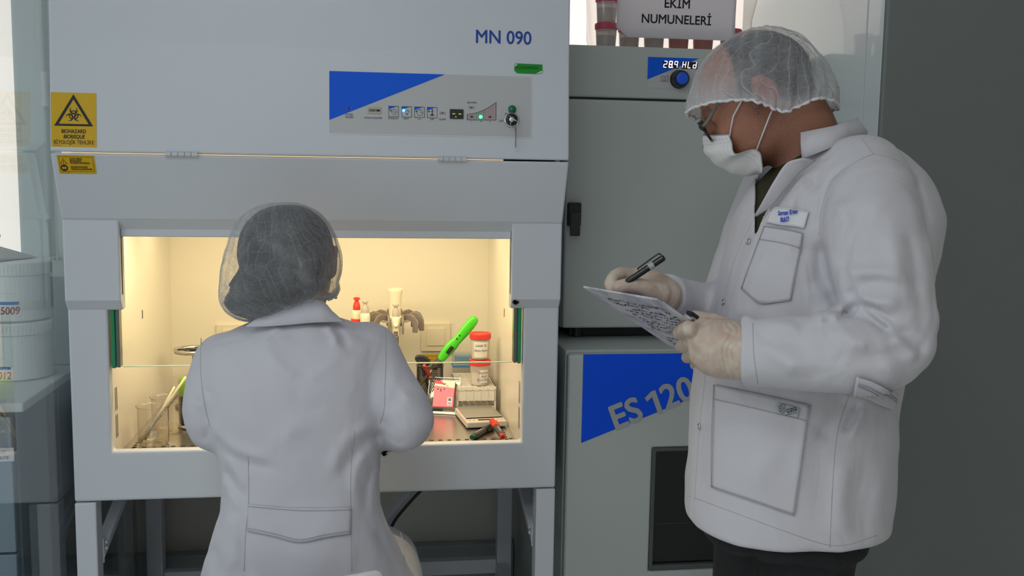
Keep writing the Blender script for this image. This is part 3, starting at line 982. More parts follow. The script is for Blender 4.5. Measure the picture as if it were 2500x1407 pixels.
# markers
def marker(a, b, cap, tail, lab):
    a, b = np.array(a, float), np.array(b, float)
    d = (b - a); L = np.linalg.norm(d); d /= L
    t = thing('marker_pen', lab, 'marker', a)
    MB().lathe([(0.0070, 0.012), (0.0072, 0.014), (0.0072, L * 0.58), (0.0065, L * 0.60)], a, 20, axis=d).obj('barrel', mat('marker_grey', (0.06, 0.06, 0.06), 0.35), t)
    MB().lathe([(0.0045, 0), (0.0060, 0.001), (0.0065, 0.012), (0.0069, 0.0125)], a, 20, axis=d).obj('tail_plug', tail, t)
    n = np.cross((0, 0, 1), d)
    m = MB().lathe([(0.0066, L * 0.60), (0.0076, L * 0.605), (0.0078, L * 0.62), (0.0072, L * 0.985), (0.006, L)], a, 20, axis=d)
    c = a + d * L * 0.78 - n * 0.0093
    m.obox(c, d, n, np.array((0, 0, 1.0)), L * 0.17, 0.0012, 0.0025)
    m.obj('cap', cap, t)
    m = MB()
    up = np.cross(d, n)
    for k in range(6):
        c = a + d * (L * 0.2 + k * L * 0.05)
        m.obox(c - up * 0.0071 * 0 + np.array((0, 0, 0.0071)), d, n, np.array((0, 0, 1.0)), L * 0.016, 0.0022, 0.0003)
    m.obj('print', mat('grey_print', (0.35, 0.35, 0.36), 0.5), t)


M_REDCAP = mat('red_cap', (0.62, 0.03, 0.015), 0.35)
marker((0.3385, 0.105, FZ + 0.0078), (0.400, 0.208, FZ + 0.0082), M_BLACK, mat('green_plug', (0.0, 0.12, 0.05), 0.4), 'black marker pen with green end lying before the scale')
marker((0.412, 0.101, FZ + 0.0078), (0.3975, 0.196, FZ + 0.0240), M_REDCAP, M_REDCAP, 'marker pen with red cap leaning across the black marker')

# pen cup with scissors and lighter
cx, cyy, cz, cr, ch = 0.262, 0.455, FZ + 0.001, 0.0345, 0.112
t = thing('pen_cup', 'black wire mesh pen cup holding scissors and a green lighter', 'pen cup', (cx, cyy, FZ))
m = MB()
for s in (-1, 1):
    for k in range(46):
        a0 = 2 * math.pi * k / 46
        m.tube([(cx + cr * math.cos(a0 + s * 1.5 * j / 14), cyy + cr * math.sin(a0 + s * 1.5 * j / 14), cz + 0.003 + ch * 0.97 * j / 14) for j in range(15)], 0.00062, 4, cap=False)
m.obj('wire_mesh', M_BLACK, t)
for z, r in ((cz + ch, 0.0021), (cz + 0.003, 0.002)):
    MB().tube([(cx + cr * math.cos(a), cyy + cr * math.sin(a), z) for a in [i * math.pi / 24 for i in range(48)]], r, 8, closed=True).obj('rim_ring', M_BLACK, t, smooth=True)
MB().lathe([(0.001, 0), (cr - 0.001, 0), (cr - 0.001, 0.002), (0.001, 0.002)], (cx, cyy, cz), 32).obj('cup_base', M_BLACK, t)

lt = thing('gas_lighter', 'bright green gas lighter stuck nozzle down in the pen cup', 'lighter', (0.27, 0.455, FZ + 0.01))
a, b = np.array((0.287, 0.455, 0.908)), np.array((0.384, 0.455, 1.026))
d = (b - a) / np.linalg.norm(b - a); n = np.array((-d[2], 0, d[0])); L = np.linalg.norm(b - a)
M_LIME = mat('lime_plastic', srgb(70, 215, 20), 0.25, spec=0.6)
rings = []
for tt, w, o in ((0.0, 0.0080, 0), (0.03, 0.0095, 0), (0.12, 0.0125, 0.001), (0.25, 0.0150, 0.001), (0.36, 0.0150, 0.001), (0.45, 0.0125, 0.0), (0.55, 0.0122, -0.001), (0.68, 0.0138, -0.001), (0.82, 0.0142, -0.0005), (0.92, 0.0135, 0), (0.97, 0.0112, 0), (1.0, 0.006, 0)):
    c = a + d * L * tt + n * o
    rings.append([c + n * w * math.cos(q) * (1) + np.array((0, 1, 0)) * 0.0085 * (w / 0.015) ** 0.5 * math.sin(q) for q in [i * math.pi / 9 for i in range(18)]])
MB().loft(rings).obj('handle', M_LIME, lt, smooth=True)
c = a + d * L * 0.27 + np.array((0, -0.0082, 0))
MB().obox(c - n * 0.001, d, n, np.array((0, 1, 0)), 0.012, 0.0055, 0.0022).obj('trigger', M_BLACK, lt, bevel=0.002)
for q in (0.5, 0.575):
    MB().lathe([(0.0022, 0), (0.0022, 0.0014)], a + d * L * q - n * (-0.004) + np.array((0, -0.0078, 0)), 10, axis=(0, -1, 0)).obj('screw', M_BLACK, lt)
MB().lathe([(0.0085, -0.026), (0.0108, -0.010), (0.0105, 0.004)], a, 18, axis=d).obj('collar', mat('charcoal', (0.05, 0.05, 0.05), 0.5), lt, smooth=True)
MB().lathe([(0.0042, -0.082), (0.0042, -0.02)], a, 14, axis=d).obj('nozzle', mat('brass', (0.55, 0.42, 0.2), 0.3, 0.9), lt, smooth=True)

sc = thing('scissors', 'scissors with black and red handles standing in the pen cup', 'scissors', (0.258, 0.452, FZ + 0.02))
c0, ax1 = np.array((0.2425, 0.451, 0.9115)), np.array((math.cos(R_(-25)), 0, math.sin(R_(-25))))
ax2 = np.array((-ax1[2], 0.0, ax1[0]))
MB().tube([c0 + ax1 * 0.0175 * math.cos(q) + ax2 * 0.0085 * math.sin(q) for q in [i * math.pi / 12 for i in range(24)]], 0.0050, 8, closed=True).obj('finger_loop', M_BLACK, sc, smooth=True)
MB().lathe([(0.001, -0.003), (0.0135, -0.003), (0.0135, 0.003), (0.001, 0.003)], c0, 20, axis=(0, 1, 0)).obj('loop_web', M_BLACK, sc)
MB().tube([(0.244, 0.450, 0.902), (0.249, 0.451, 0.893), (0.259, 0.453, 0.872), (0.276, 0.458, 0.832)], [0.005, 0.007, 0.0055, 0.005], 8).obj('red_handle', M_RED, sc, smooth=True)
MB().tube([(0.242, 0.462, 0.904), (0.245, 0.462, 0.885), (0.252, 0.462, 0.855), (0.264, 0.462, 0.810)], [0.005, 0.006, 0.005, 0.003], 8).obj('blade', M_BLACK, sc, smooth=True)

# pink pack in its clear tray
pk = thing('pink_pack', 'pink and cream printed pack leaning before the pen cup', 'pack', (0.285, 0.40, FZ))
fp = Frame((0.291, 0.376, FZ + 0.0135), 58, -14)
q = lambda m, x0, y0, x1, y1, h0, h1: m.hexa([fp.p(x0, y0, h0), fp.p(x1, y0, h0), fp.p(x1, y1, h0), fp.p(x0, y1, h0), fp.p(x0, y0, h1), fp.p(x1, y0, h1), fp.p(x1, y1, h1), fp.p(x0, y1, h1)])
M_PINK = mat('pink_card', srgb(240, 120, 140), 0.5)
q(MB(), -0.028, 0.004, 0.026, 0.076, -0.012, 0.0).obj('pack_body', M_PINK, pk, bevel=0.001)
m = MB().poly(fp, [(-0.028, 0.062), (0.026, 0.056), (0.026, 0.076), (-0.010, 0.076), (-0.028, 0.07)], 0.0004)
m.obj('cream_band', mat('cream_card', (0.82, 0.74, 0.62), 0.6), pk)
m = MB()
m.poly(fp, [(-0.028, 0.076), (-0.012, 0.0762), (-0.004, 0.069), (0.006, 0.067), (-0.006, 0.0655), (-0.028, 0.0675)], 0.0006)
m.obj('red_flash', mat('rose_red', srgb(225, 60, 80), 0.5), pk)
m = MB()
for x, y, w, h in ((-0.018, 0.053, 0.004, 0.006), (-0.010, 0.050, 0.004, 0.009), (-0.001, 0.053, 0.004, 0.005), (-0.002, 0.066, 0.008, 0.003), (0.006, 0.062, 0.006, 0.002)):
    for k in range(4):
        m.rect(fp, x - w / 2, y + h * (k / 4 - 0.5), x + w / 2 * (1 - 0.2 * (k % 2)), y + h * (k / 4 - 0.5) + h * 0.15, 0.0008)
m.obj('print', mat('purple_print', srgb(90, 50, 110), 0.5), pk)
q(MB(), 0.010, 0.008, 0.022, 0.030, 0.0003, 0.0007).obj('white_patch', M_PAPER, pk)
m = MB()
for k in range(7):
    m.rect(fp, 0.012 + k * 0.0013, 0.010, 0.0127 + k * 0.0013, 0.017, 0.0009)
m.rect(fp, 0.012, 0.020, 0.020, 0.028, 0.0009)
m.obj('bar_print', mat('blue_grey_print', srgb(90, 90, 130), 0.5), pk)
tr = thing('clear_tray', 'shallow clear plastic tray behind and around the pink pack', 'plastic tray', (0.285, 0.41, FZ))
m = MB()
q(m, -0.043, 0.0, 0.040, 0.084, -0.0150, -0.0138)
for x0, y0, x1, y1 in ((-0.043, 0, -0.041, 0.084), (0.038, 0, 0.040, 0.084), (-0.041, 0, 0.038, 0.002), (-0.041, 0.082, 0.038, 0.084)):
    q(m, x0, y0, x1, y1, -0.0138, 0.004)
m.obj('tray_body', G_BOX, tr)
wp = thing('white_packet', 'thin white packet lying under the pink pack', 'packet', (0.30, 0.38, FZ))
m = MB()
m.hexa([(0.262, 0.372, FZ + 0.001), (0.332, 0.350, FZ + 0.001), (0.333, 0.372, FZ + 0.001), (0.266, 0.390, FZ + 0.001), (0.264, 0.373, FZ + 0.004), (0.331, 0.353, FZ + 0.004), (0.332, 0.371, FZ + 0.004), (0.268, 0.388, FZ + 0.004)])
m.obj('packet_body', M_PAPER, wp, bevel=0.001)

# beakers, rods and the dark pot on the left
G_BK = glass_mat('beaker_glass', (0.998, 0.996, 0.99), (0.90, 0.88, 0.82), 1.2)
G_WATER = glass_mat('water', (0.98, 0.97, 0.94), (0.88, 0.83, 0.7), 1.0, ior=1.33)


def beaker(c, r, h, lab, fillh):
    t = thing('beaker', lab, 'beaker', c, 'glass beakers in the left front of the cabinet')
    prof = [(0.001, 0.0008), (r * 0.9, 0.0008), (r, 0.006), (r, h - 0.008), (r * 1.03, h - 0.003), (r * 1.10, h), (r * 1.085, h), (r * 0.985, h - 0.006), (r * 0.97, 0.008), (r * 0.88, 0.003), (0.001, 0.003)]
    MB().lathe(prof, c, 40, cap=False).obj('beaker_glass', G_BK, t, smooth=True)
    if fillh:
        MB().lathe([(0.001, 0.0035), (r * 0.87, 0.0035), (r * 0.965, 0.009), (r * 0.965, fillh), (0.001, fillh)], c, 36, cap=False).obj('water', G_WATER, t, smooth=False)
    return t


beaker((-0.384, 0.140, FZ), 0.0340, 0.090, 'front glass beaker with glass rods and some water, at the left corner', 0.021)
beaker((-0.374, 0.240, FZ), 0.0345, 0.088, 'rear glass beaker standing behind the one with rods', 0.016)
for i, (a, b2) in enumerate((((-0.404, 0.146, FZ + 0.008), (-0.338, 0.152, 0.914)), ((-0.410, 0.128, FZ + 0.008), (-0.310, 0.138, 0.940)))):
    t = thing('glass_rod', ('shorter pale rod leaning in the front beaker', 'longer pale rod leaning in the front beaker')[i], 'glass rod', a, 'rods in the front beaker')
    a, b2 = np.array(a), np.array(b2)
    MB().tube([a, a * 0.5 + b2 * 0.5, b2], 0.0026, 10).obj('rod', mat('pale_rod', (0.82, 0.76, 0.52), 0.2, spec=0.7), t, smooth=True)
    if i == 0:
        e = a + (b2 - a) * 0.52
        MB().tube([e + np.array((0.004 + 0.004 * math.cos(q), -0.002, 0.004 * math.sin(q))) for q in [k * math.pi / 8 for k in range(16)]], 0.0009, 6, closed=True).obj('loop', MATS['pale_rod'], t, smooth=True)
pt = thing('dark_pot', 'dark jar with bright green top half hidden beside the beakers', 'jar', (-0.319, 0.295, FZ))
MB().lathe([(0.030, 0.001), (0.036, 0.004), (0.037, 0.078), (0.0365, 0.081)], (-0.319, 0.295, FZ), 32).obj('pot_body', mat('smoked_plastic', (0.05, 0.06, 0.05), 0.25), pt, smooth=False)
MB().lathe([(0.037, 0.081), (0.038, 0.084), (0.036, 0.115), (0.030, 0.123), (0.002, 0.125)], (-0.319, 0.295, FZ), 32).obj('green_top', mat('leaf_green', srgb(120, 165, 20), 0.35), pt, smooth=True)
MB().lathe([(0.0375, 0.001), (0.040, 0.002), (0.040, 0.006), (0.0375, 0.008)], (-0.319, 0.295, FZ), 32).obj('base_ring', MATS['beige_plastic'], pt, smooth=True)

# ring stand
rs = thing('ring_stand', 'steel ring with spokes on an upright stand at the back left', 'ring stand', (-0.352, 0.50, FZ))
rc0 = (-0.352, 0.50, 0.936)
MB().lathe([(0.047, -0.005), (0.050, -0.005), (0.051, 0.005), (0.046, 0.005), (0.044, 0.0)], rc0, 40, cap=False).obj('ring', M_STEEL, rs, smooth=True)
m = MB()
for k in range(5):
    a = 2 * math.pi * k / 5 + 0.3
    m.bar((rc0[0] + 0.010 * math.cos(a), rc0[1] + 0.010 * math.sin(a), rc0[2]), (rc0[0] + 0.046 * math.cos(a), rc0[1] + 0.046 * math.sin(a), rc0[2]), 0.012, 0.003)
m.lathe([(0.012, -0.005), (0.012, 0.005)], rc0, 16)
m.obj('spokes', M_BLACK, rs)
MB().lathe([(0.0055, FZ + 0.008 - rc0[2]), (0.0055, -0.004)], rc0, 12).obj('post', M_STEEL, rs, smooth=True)
MB().lathe([(0.05, FZ + 0.001 - rc0[2]), (0.05, FZ + 0.006 - rc0[2]), (0.006, FZ + 0.012 - rc0[2])], rc0, 32).obj('stand_base', M_BLACK, rs, smooth=False)

# pipette carousel
M_IVORY = mat('carousel_ivory', (0.76, 0.70, 0.56), 0.4)
M_TAUPE = mat('taupe_plastic', (0.20, 0.165, 0.15), 0.35)
px0, py0 = 0.171, 0.52
pc_ = thing('pipette_carousel', 'ivory pipette carousel with flared post and brown hooks', 'pipette stand', (px0, py0, FZ))
MB().lathe([(0.0150, 0.02), (0.0150, 0.240), (0.0155, 0.262), (0.0172, 0.284), (0.0205, 0.304), (0.0212, 0.310), (0.0200, 0.311), (0.0175, 0.300), (0.002, 0.285)], (px0, py0, FZ), 32, cap=False).obj('post', M_IVORY, pc_, smooth=True)
MB().lathe([(0.055, 0.001), (0.055, 0.010), (0.045, 0.016), (0.016, 0.024)], (px0, py0, FZ), 40).obj('stand_base', M_IVORY, pc_, smooth=False)
MB().lathe([(0.0151, 0.222), (0.041, 0.222), (0.042, 0.224), (0.042, 0.232), (0.0151, 0.236)], (px0, py0, FZ), 36, cap=False).obj('hook_plate', M_IVORY, pc_)
for k in range(6):
    a = R_(-90 + 60 * k)
    er, et = np.array((math.cos(a), math.sin(a), 0)), np.array((-math.sin(a), math.cos(a), 0))
    for s in (-1, 1):
        o = np.array((px0, py0, FZ + 0.228)) + et * s * 0.0185
        outer = [(0.022, -0.002), (0.030, 0.010), (0.042, 0.018), (0.056, 0.020), (0.068, 0.014), (0.076, 0.002), (0.078, -0.012), (0.078, -0.030)]
        inner = [(0.063, -0.030), (0.063, -0.012), (0.058, 0.000), (0.048, 0.004), (0.038, 0.001), (0.030, -0.008)]
        pr = outer + inner
        m = MB()
        v1 = [o + er * r + np.array((0, 0, z)) - et * 0.003 for r, z in pr]
        v2 = [o + er * r + np.array((0, 0, z)) + et * 0.003 for r, z in pr]
        n_ = len(pr)
        # quads across the arch on both sides and round the rim
        no = len(outer); ni = len(inner)
        fs = []
        io = [0, 1, 2, 3, 4, 5, 6, 7]; ii = [13, 13, 12, 11, 10, 10, 9, 8]
        for j in range(7):
            a1, a2, b1, b2 = io[j], io[j + 1], ii[j], ii[j + 1]
            fs.append((a1, a2, b2, b1) if b1 != b2 else (a1, a2, b1))
        allf = fs + [tuple(n_ + i for i in reversed(f)) for f in fs] + [(i, (i + 1) % n_, n_ + (i + 1) % n_, n_ + i)[::-1] for i in range(n_)]
        m.add(v1 + v2, allf)
        m.obj('hook', M_TAUPE, pc_, bevel=0.0018)


def pipette(c, a, lab, cap, body=M_IVORY):
    """Pipette hanging upright; c = where the hook holds it, a = facing angle."""
    t = thing('pipette', lab, 'pipette', (c[0], c[1], c[2] - 0.12), 'pipettes on the carousel')
    MB().lathe([(0.002, -0.150), (0.0035, -0.11), (0.0055, -0.09), (0.0115, -0.07), (0.0125, 0.0), (0.0135, 0.018), (0.0125, 0.026), (0.0105, 0.030)], c, 24).obj('pipette_body', body, t, smooth=True)
    MB().lathe([(0.0100, 0.0302), (0.0098, 0.040), (0.0075, 0.050), (0.0055, 0.052), (0.0055, 0.057), (0.0088, 0.058), (0.0088, 0.0625), (0.006, 0.064)], c, 24).obj('plunger', cap, t, smooth=False)
    f = Frame((c[0], c[1], c[2]), 90, a)
    return t, f


M_PGREY = mat('plunger_grey', (0.46, 0.42, 0.36), 0.45)
pt1, f = pipette((px0 + 0.0, py0 - 0.058, 0.998), 0, 'grey-labelled pipette hanging on the front hook of the carousel', M_PGREY)
me = MB()
me.loft([[f.p(0.0085 * x, y, 0.0128 - 0.004 * x * x) for x in (-1, -0.5, 0, 0.5, 1)] for y in (-0.082, -0.078, -0.02, -0.012, -0.008)], cap=False, closed=False)
lab = me.obj('grip_label', mat('grey_label', (0.13, 0.12, 0.11), 0.5), pt1)
m = MB()
for k in range(6):
    m.disc(f, 0.001 * ((k % 2) * 2 - 1), -0.016 - k * 0.0062, 0.0011, 0.0134, 8)
for k in range(5):
    m.disc(f, 0, -0.055 - k * 0.005, 0.0016 if k % 2 else 0.0012, 0.0134, 6)
m.obj('white_print', M_PAPER, lab)
MB().lathe([(0.0001, 0), (0.0065, 0), (0.0065, 0.004), (0.005, 0.0055)], (px0, py0 - 0.073, 1.008), 20, axis=(0, -1, 0.3)).obj('finger_rest', M_IVORY, pt1)
pt2, f = pipette((0.0909, 0.4738, 1.006), 0, 'grey-topped pipette on the left hook of the carousel', M_PGREY)
MB().bar((0.087, 0.4628, 1.011), (0.066, 0.4588, 1.0115), 0.007, 0.004).obj('finger_hook', M_TAUPE, pt2, bevel=0.001)
pt3, f = pipette((0.0685, 0.520, 1.008), 0, 'pipette with red plunger and red band left of the carousel', M_RED)
MB().lathe([(0.0142, 0), (0.0155, 0.002), (0.0155, 0.011), (0.0142, 0.013)], (0.0685, 0.520, 1.002), 24).obj('red_band', M_RED, pt3)

# ------------------------------------------------------------------ left worktop, seen through the glass
M_TOP = mat('worktop_laminate', (0.70, 0.76, 0.76), 0.45)
M_BASE = mat('blue_grey_laminate', (0.17, 0.235, 0.30), 0.5)
WT = tag(MB().box(-2.2, -0.603, -0.035, 0.84, 0.905, 0.925).obj('worktop', M_TOP, bevel=0.004, seg=3), 'pale grey worktop with white jars, left of the cabinet behind glass', 'worktop')
bc_ = thing('base_cabinet', 'blue-grey drawer cabinet under the pale worktop on the left', 'base cabinet', (-1.4, 0.4, 0))
MB().box(-2.2, -0.625, -0.005, 0.835, 0.09, 0.904).obj('carcass', M_BASE, bc_)
for z0, z1 in ((0.603, 0.893), (0.345, 0.598), (0.10, 0.340)):
    for x0, x1 in ((-1.40, -0.632), (-2.19, -1.41)):
        d = MB().box(x0, x1, -0.024, -0.006, z0, z1).obj('drawer', mat('drawer_front', (0.27, 0.36, 0.45), 0.45), bc_, bevel=0.002)
        MB().box((x0 + x1) / 2 - 0.06, (x0 + x1) / 2 + 0.06, -0.040, -0.0245, z1 - 0.06, z1 - 0.05).obj('handle', M_STEEL, d, bevel=0.003)
MB().box(-2.19, -0.64, 0.05, 0.06, 0.0, 0.09).obj('plinth', M_BASE, bc_)
dl = MB().box(-0.745, -0.628, -0.0262, -0.0246, 0.800, 0.829).obj('drawer_label', M_PAPER, bc_)
lettering(Frame((0, -0.0263, 0)), [('BIÇAKLIĞI', -0.663, 0.8195, 0.0085, 0, 0.15, 'CENTER', 1.0), ('BILITE', -0.650, 0.8080, 0.0085, 0.01, 0.15, 'CENTER', 1.0)], mat('grey_text', (0.12, 0.15, 0.2), 0.6), dl, h=0.0004)
M_JAR = mat('jar_plastic', (0.86, 0.90, 0.89), 0.4)
M_JLAB = mat('blue_label', srgb(45, 130, 205), 0.5)
M_REDINK = mat('red_ink', srgb(190, 40, 60), 0.6)
JX, JY = -0.700, 0.245
for i, (z, lab, code) in enumerate(((0.9255, 'lower white screw-lid jar marked 5012, bottom of the stack', '-5012'), (1.0605, 'upper white screw-lid jar marked 5009, topmost of the stack', '-5009'))):
    t = thing('plastic_jar', lab, 'jar', (JX, JY, z), 'stacked white jars on the worktop')
    c = (JX, JY, z)
    MB().lathe([(0.066, 0), (0.0715, 0.004), (0.0715, 0.1035), (0.069, 0.106)], c, 48).obj('jar_body', M_JAR, t, smooth=False)
    m = MB().lathe([(0.0735, 0.1045), (0.0765, 0.1055), (0.0765, 0.128), (0.074, 0.1322), (0.060, 0.134), (0.001, 0.1342)], c, 60)
    for k in range(60):
        a = 2 * math.pi * k / 60
        m.obox((c[0] + 0.0766 * math.cos(a), c[1] + 0.0766 * math.sin(a), z + 0.119), np.array((math.cos(a), math.sin(a), 0)), np.array((-math.sin(a), math.cos(a), 0)), np.array((0, 0, 1.0)), 0.0006, 0.0014, 0.007)
    m.obj('screw_lid', M_JAR, t)
    dz = 0.0 if i else -0.012
    a0, a1 = (236, 292) if i else (225, 274)
    l = curved_label('jar_label', c, 0.0717, 0.0717, 0.040 + dz, 0.047 + dz, a0, a1, M_JLAB, t)
    for k, s in enumerate((('Product sample', 0.0055), ('lot no 2', 0.004), ('store dry', 0.004))):
        wrap_text('—' * 5 if k == 0 else '– – – –', c, 0.0718, 0.066 + dz - k * 0.006, a1 - 18, s[1], mat('label_grey', (0.2, 0.24, 0.25), 0.6), t, 0.0, 0, 'label_lines')
    wrap_text(code, c, 0.0719, 0.026 + dz, a1 - 18, 0.024, M_REDINK, t, 0.012, 0.1, 'red_handwriting', 0.85)
sp = tag(MB().box(-0.86, -0.612, 0.37, 0.80, 0.926, 1.145).obj('white_box', mat('box_white', (0.62, 0.69, 0.68), 0.5), bevel=0.004), 'plain white box behind the stacked jars', 'box')
ss = thing('steel_scoop', 'brushed steel scoop lying on top of the upper white jar', 'scoop', (-0.73, 0.27, 1.1955))
M_BR = mat('brushed_steel', (0.62, 0.63, 0.62), 0.35, 0.7, bump=(40, 0.05))
MB().loft([[(-0.80, 0.20, 1.1957), (-0.716, 0.20, 1.1957), (-0.716, 0.20, 1.2005), (-0.80, 0.20, 1.223)], [(-0.80, 0.30, 1.1957), (-0.665, 0.30, 1.1957), (-0.665, 0.30, 1.197), (-0.716, 0.30, 1.222), (-0.80, 0.30, 1.235)][:1] + [(-0.668, 0.30, 1.1957), (-0.668, 0.30, 1.1975), (-0.80, 0.30, 1.237)]]).obj('scoop_body', M_BR, ss, bevel=0.001)
MB().obox((-0.773, 0.27, 1.241), np.array((0.85, 0, -0.25)) / 0.886, np.array((0, 1, 0)), np.array((0.25, 0, 0.85)) / 0.886, 0.024, 0.03, 0.015).obj('grip', mat('dark_grip', (0.08, 0.10, 0.10), 0.4), ss, bevel=0.002)

# ------------------------------------------------------------------ incubators
UI = thing('upper_incubator', 'grey incubator with 28.9 display and blue knob, upper of the stacked pair', 'incubator', (0.875, 0.5, 1.004))
ux0, ux1, uy = 0.570, 1.178, 0.215
MB().box(ux0, ux1, uy + 0.03, 0.82, 1.030, 1.715).obj('body', M_INC, UI, bevel=0.004)
MB().box(ux0, ux1, uy, uy + 0.03, 1.594, 1.7165).obj('control_head', M_INC, UI, bevel=0.005, seg=3)
MB().box(ux0 + 0.004, ux1 - 0.004, uy + 0.008, uy + 0.031, 1.036, 1.596).obj('door_gasket', M_BLACK, UI)
DR = MB().box(ux0, ux1, uy - 0.008, uy + 0.020, 1.034, 1.5885).obj('door', M_INC, UI, bevel=0.006, seg=3)
MB().box(ux0 + 0.03, ux1 - 0.03, uy + 0.05, 0.80, 1.0065, 1.0305).obj('plinth', M_BLACK, UI)
for x in (ux0 + 0.05, ux1 - 0.05):
    for y in (uy + 0.06, 0.76):
        MB().lathe([(0.018, 0), (0.018, 0.022)], (x, y, 1.0045), 16).obj('foot', M_BLACK, UI)
m = MB().box(0.574, 0.606, uy - 0.030, uy - 0.008, 1.285, 1.342)
m.obj('door_latch', M_BLACK, DR, bevel=0.004, seg=3)
MB().box(0.578, 0.603, uy - 0.036, uy - 0.030, 1.262, 1.318).obj('latch_lever', mat('black_lever', (0.03, 0.03, 0.032), 0.3), DR, bevel=0.003, seg=3)
FU = Frame((0, uy, 0))
ou = lambda px, py: on(FU, px, py)
a, b2 = ou(1582, 139), ou(1582, 214)
ux = 0.965
DP = MB().rect(FU, a[0], b2[1], ux, a[1], 0.0006).obj('control_panel', M_GREYP, UI)
MB().poly(FU, [(a[0], a[1]), (a[0], ou(1582, 194)[1]), (ou(1707, 143)[0], a[1])], 0.001).obj('blue_triangle', M_BLUE, DP)
M_LED = mat('led_white', (0.9, 0.8, 1.0), 0.4, emit=((0.92, 0.80, 1.0), 1.6))
c1, c2 = ou(1618, 149), ou(1656, 168)
d1, d2 = ou(1664, 151), ou(1702, 169)
m = MB().rect(FU, c1[0], c2[1], c2[0], c1[1], 0.0014)
m.rect(FU, d1[0], d2[1], d2[0], d1[1], 0.0014)
DSP = m.obj('display', BLACK, DP)


def seven(m, fr, x, y, w, h, segs, t):
    S = {'a': (0, 1, 1, 1), 'b': (1, 0.5, 1, 1), 'c': (1, 0, 1, 0.5), 'd': (0, 0, 1, 0), 'e': (0, 0, 0, 0.5), 'f': (0, 0.5, 0, 1), 'g': (0, 0.5, 1, 0.5)}
    sh = 0.12
    for s in segs:
        x0, y0, x1, y1 = S[s]
        m.stroke(fr, [(x + w * x0 + sh * h * y0, y + h * y0), (x + w * x1 + sh * h * y1, y + h * y1)], t, 0.0019)


m = MB()
sw, sh_ = 0.0080, 0.0145
for k, sg in enumerate(('abged', 'abcdefg', 'abcfg')):
    seven(m, FU, c1[0] + 0.0020 + k * 0.0133, c2[1] + 0.0024, sw - 0.001, sh_, sg, 0.0026 if k == 1 else 0.0019)
m.disc(FU, c1[0] + 0.0020 + 1 * 0.0133 + 0.0096, c2[1] + 0.0024, 0.0013, 0.0019, 10)
for k, sg in enumerate(('bcefg', 'def', 'bcdeg')):
    seven(m, FU, d1[0] + 0.0020 + k * 0.0133, d2[1] + 0.0024, sw - 0.001, sh_, sg, 0.0019)
m.obj('digits', M_LED, DSP)
a, b2 = ou(1613.5, 186), ou(1630.5, 199.5)
m = MB().outline(FU, a[0], b2[1], b2[0], a[1], 0.0008, 0.0012)
q = ((a[0] + b2[0]) / 2, (a[1] + b2[1]) / 2 - 0.001)
m.arc(FU, *q, 0.0034, 0.0008, 120, 420, 0.0012); m.stroke(FU, [(q[0], q[1] + 0.0005), (q[0], q[1] + 0.0045)], 0.0008, 0.0012)
m.obj('icon_print', BLACK, DP)
k0 = ou(1657, 194)
KN = MB().lathe([(0.0225, 0.001), (0.0225, 0.005), (0.0205, 0.009), (0.0195, 0.024), (0.0175, 0.026), (0.0150, 0.026)], FU.p(*k0), 36, axis=FU.n).obj('rotary_knob', M_BLACK, DP, smooth=False)
MB().lathe([(0.0150, 0.0262), (0.0148, 0.0285), (0.012, 0.0300), (0.001, 0.0304)], FU.p(*k0), 32, axis=FU.n).obj('knob_cap', mat('blue_knob', srgb(25, 95, 235), 0.35), KN, smooth=True)

LI = thing('lower_incubator', 'grey cooled incubator with blue ES 120 triangle and dark window, lower of the stacked pair', 'incubator', (0.865, 0.44, 0))
lx0, lx1, ly = 0.552, 1.178, 0.045
MB().box(lx0, lx1, ly + 0.03, 0.83, 0.09, 1.0035).obj('body', M_INC, LI, bevel=0.004)
MB().box(lx0 + 0.03, lx1 - 0.03, ly + 0.06, 0.80, 0.0, 0.0905).obj('plinth', M_BLACK, LI)
MB().box(lx0 + 0.003, lx1 - 0.003, ly + 0.022, ly + 0.032, 0.12, 0.992).obj('door_gasket', M_BLACK, LI)
FL = Frame((0, ly, 0))
ol = lambda px, py: on(FL, px, py)
wx0, wz1 = ol(1594, 1095); wz0 = ol(1590, 1393)[1]
wx1 = lx1 - (wx0 - lx0)
DL = MB().holed(FL, (lx0 + 0.002, 0.10, lx1, 0.9985), (wx0, wz0, wx1, wz1), 0.028).obj('door', M_INC, LI, bevel=0.008, seg=4)
MB().holed(Frame((0, ly - 0.002, 0)), (wx0 - 0.001, wz0 - 0.001, wx1 + 0.001, wz1 + 0.001), (wx0 + 0.008, wz0 + 0.012, wx1 - 0.008, wz1 - 0.008), 0.02).obj('window_frame', mat('dark_trim', (0.09, 0.10, 0.105), 0.35), DL, bevel=0.002)
MB().box(wx0 + 0.006, wx1 - 0.006, ly + 0.010, ly + 0.014, wz0 + 0.006, wz1 - 0.006).obj('window_pane', mat('dark_glass', (0.004, 0.005, 0.006), 0.06, spec=0.5), DL)
m = MB().tube([(wx0 + 0.012, ly + 0.0095, (wz0 * 0.62 + wz1 * 0.38) - 0.003), (wx1 - 0.012, ly + 0.0095, (wz0 * 0.62 + wz1 * 0.38) - 0.003)], 0.0008, 6)
for k in range(14):
    x = wx0 + 0.02 + k * 0.022
    m.tube([(x, ly + 0.0095, wz0 * 0.62 + wz1 * 0.38 - 0.004), (x, ly + 0.0095, wz0 * 0.62 + wz1 * 0.38 + 0.001)], 0.0006, 5)
m.obj('shelf_wire', mat('shelf_wire', (0.06, 0.065, 0.065), 0.4), DL)
bx0, bz1 = ol(1424, 865.5)
bz0 = ol(1418, 1082)[1]
e = ol(1697, 969)
sl = (e[1] - bz0) / (e[0] - bx0)
bx1 = bx0 + (bz1 - bz0) / sl
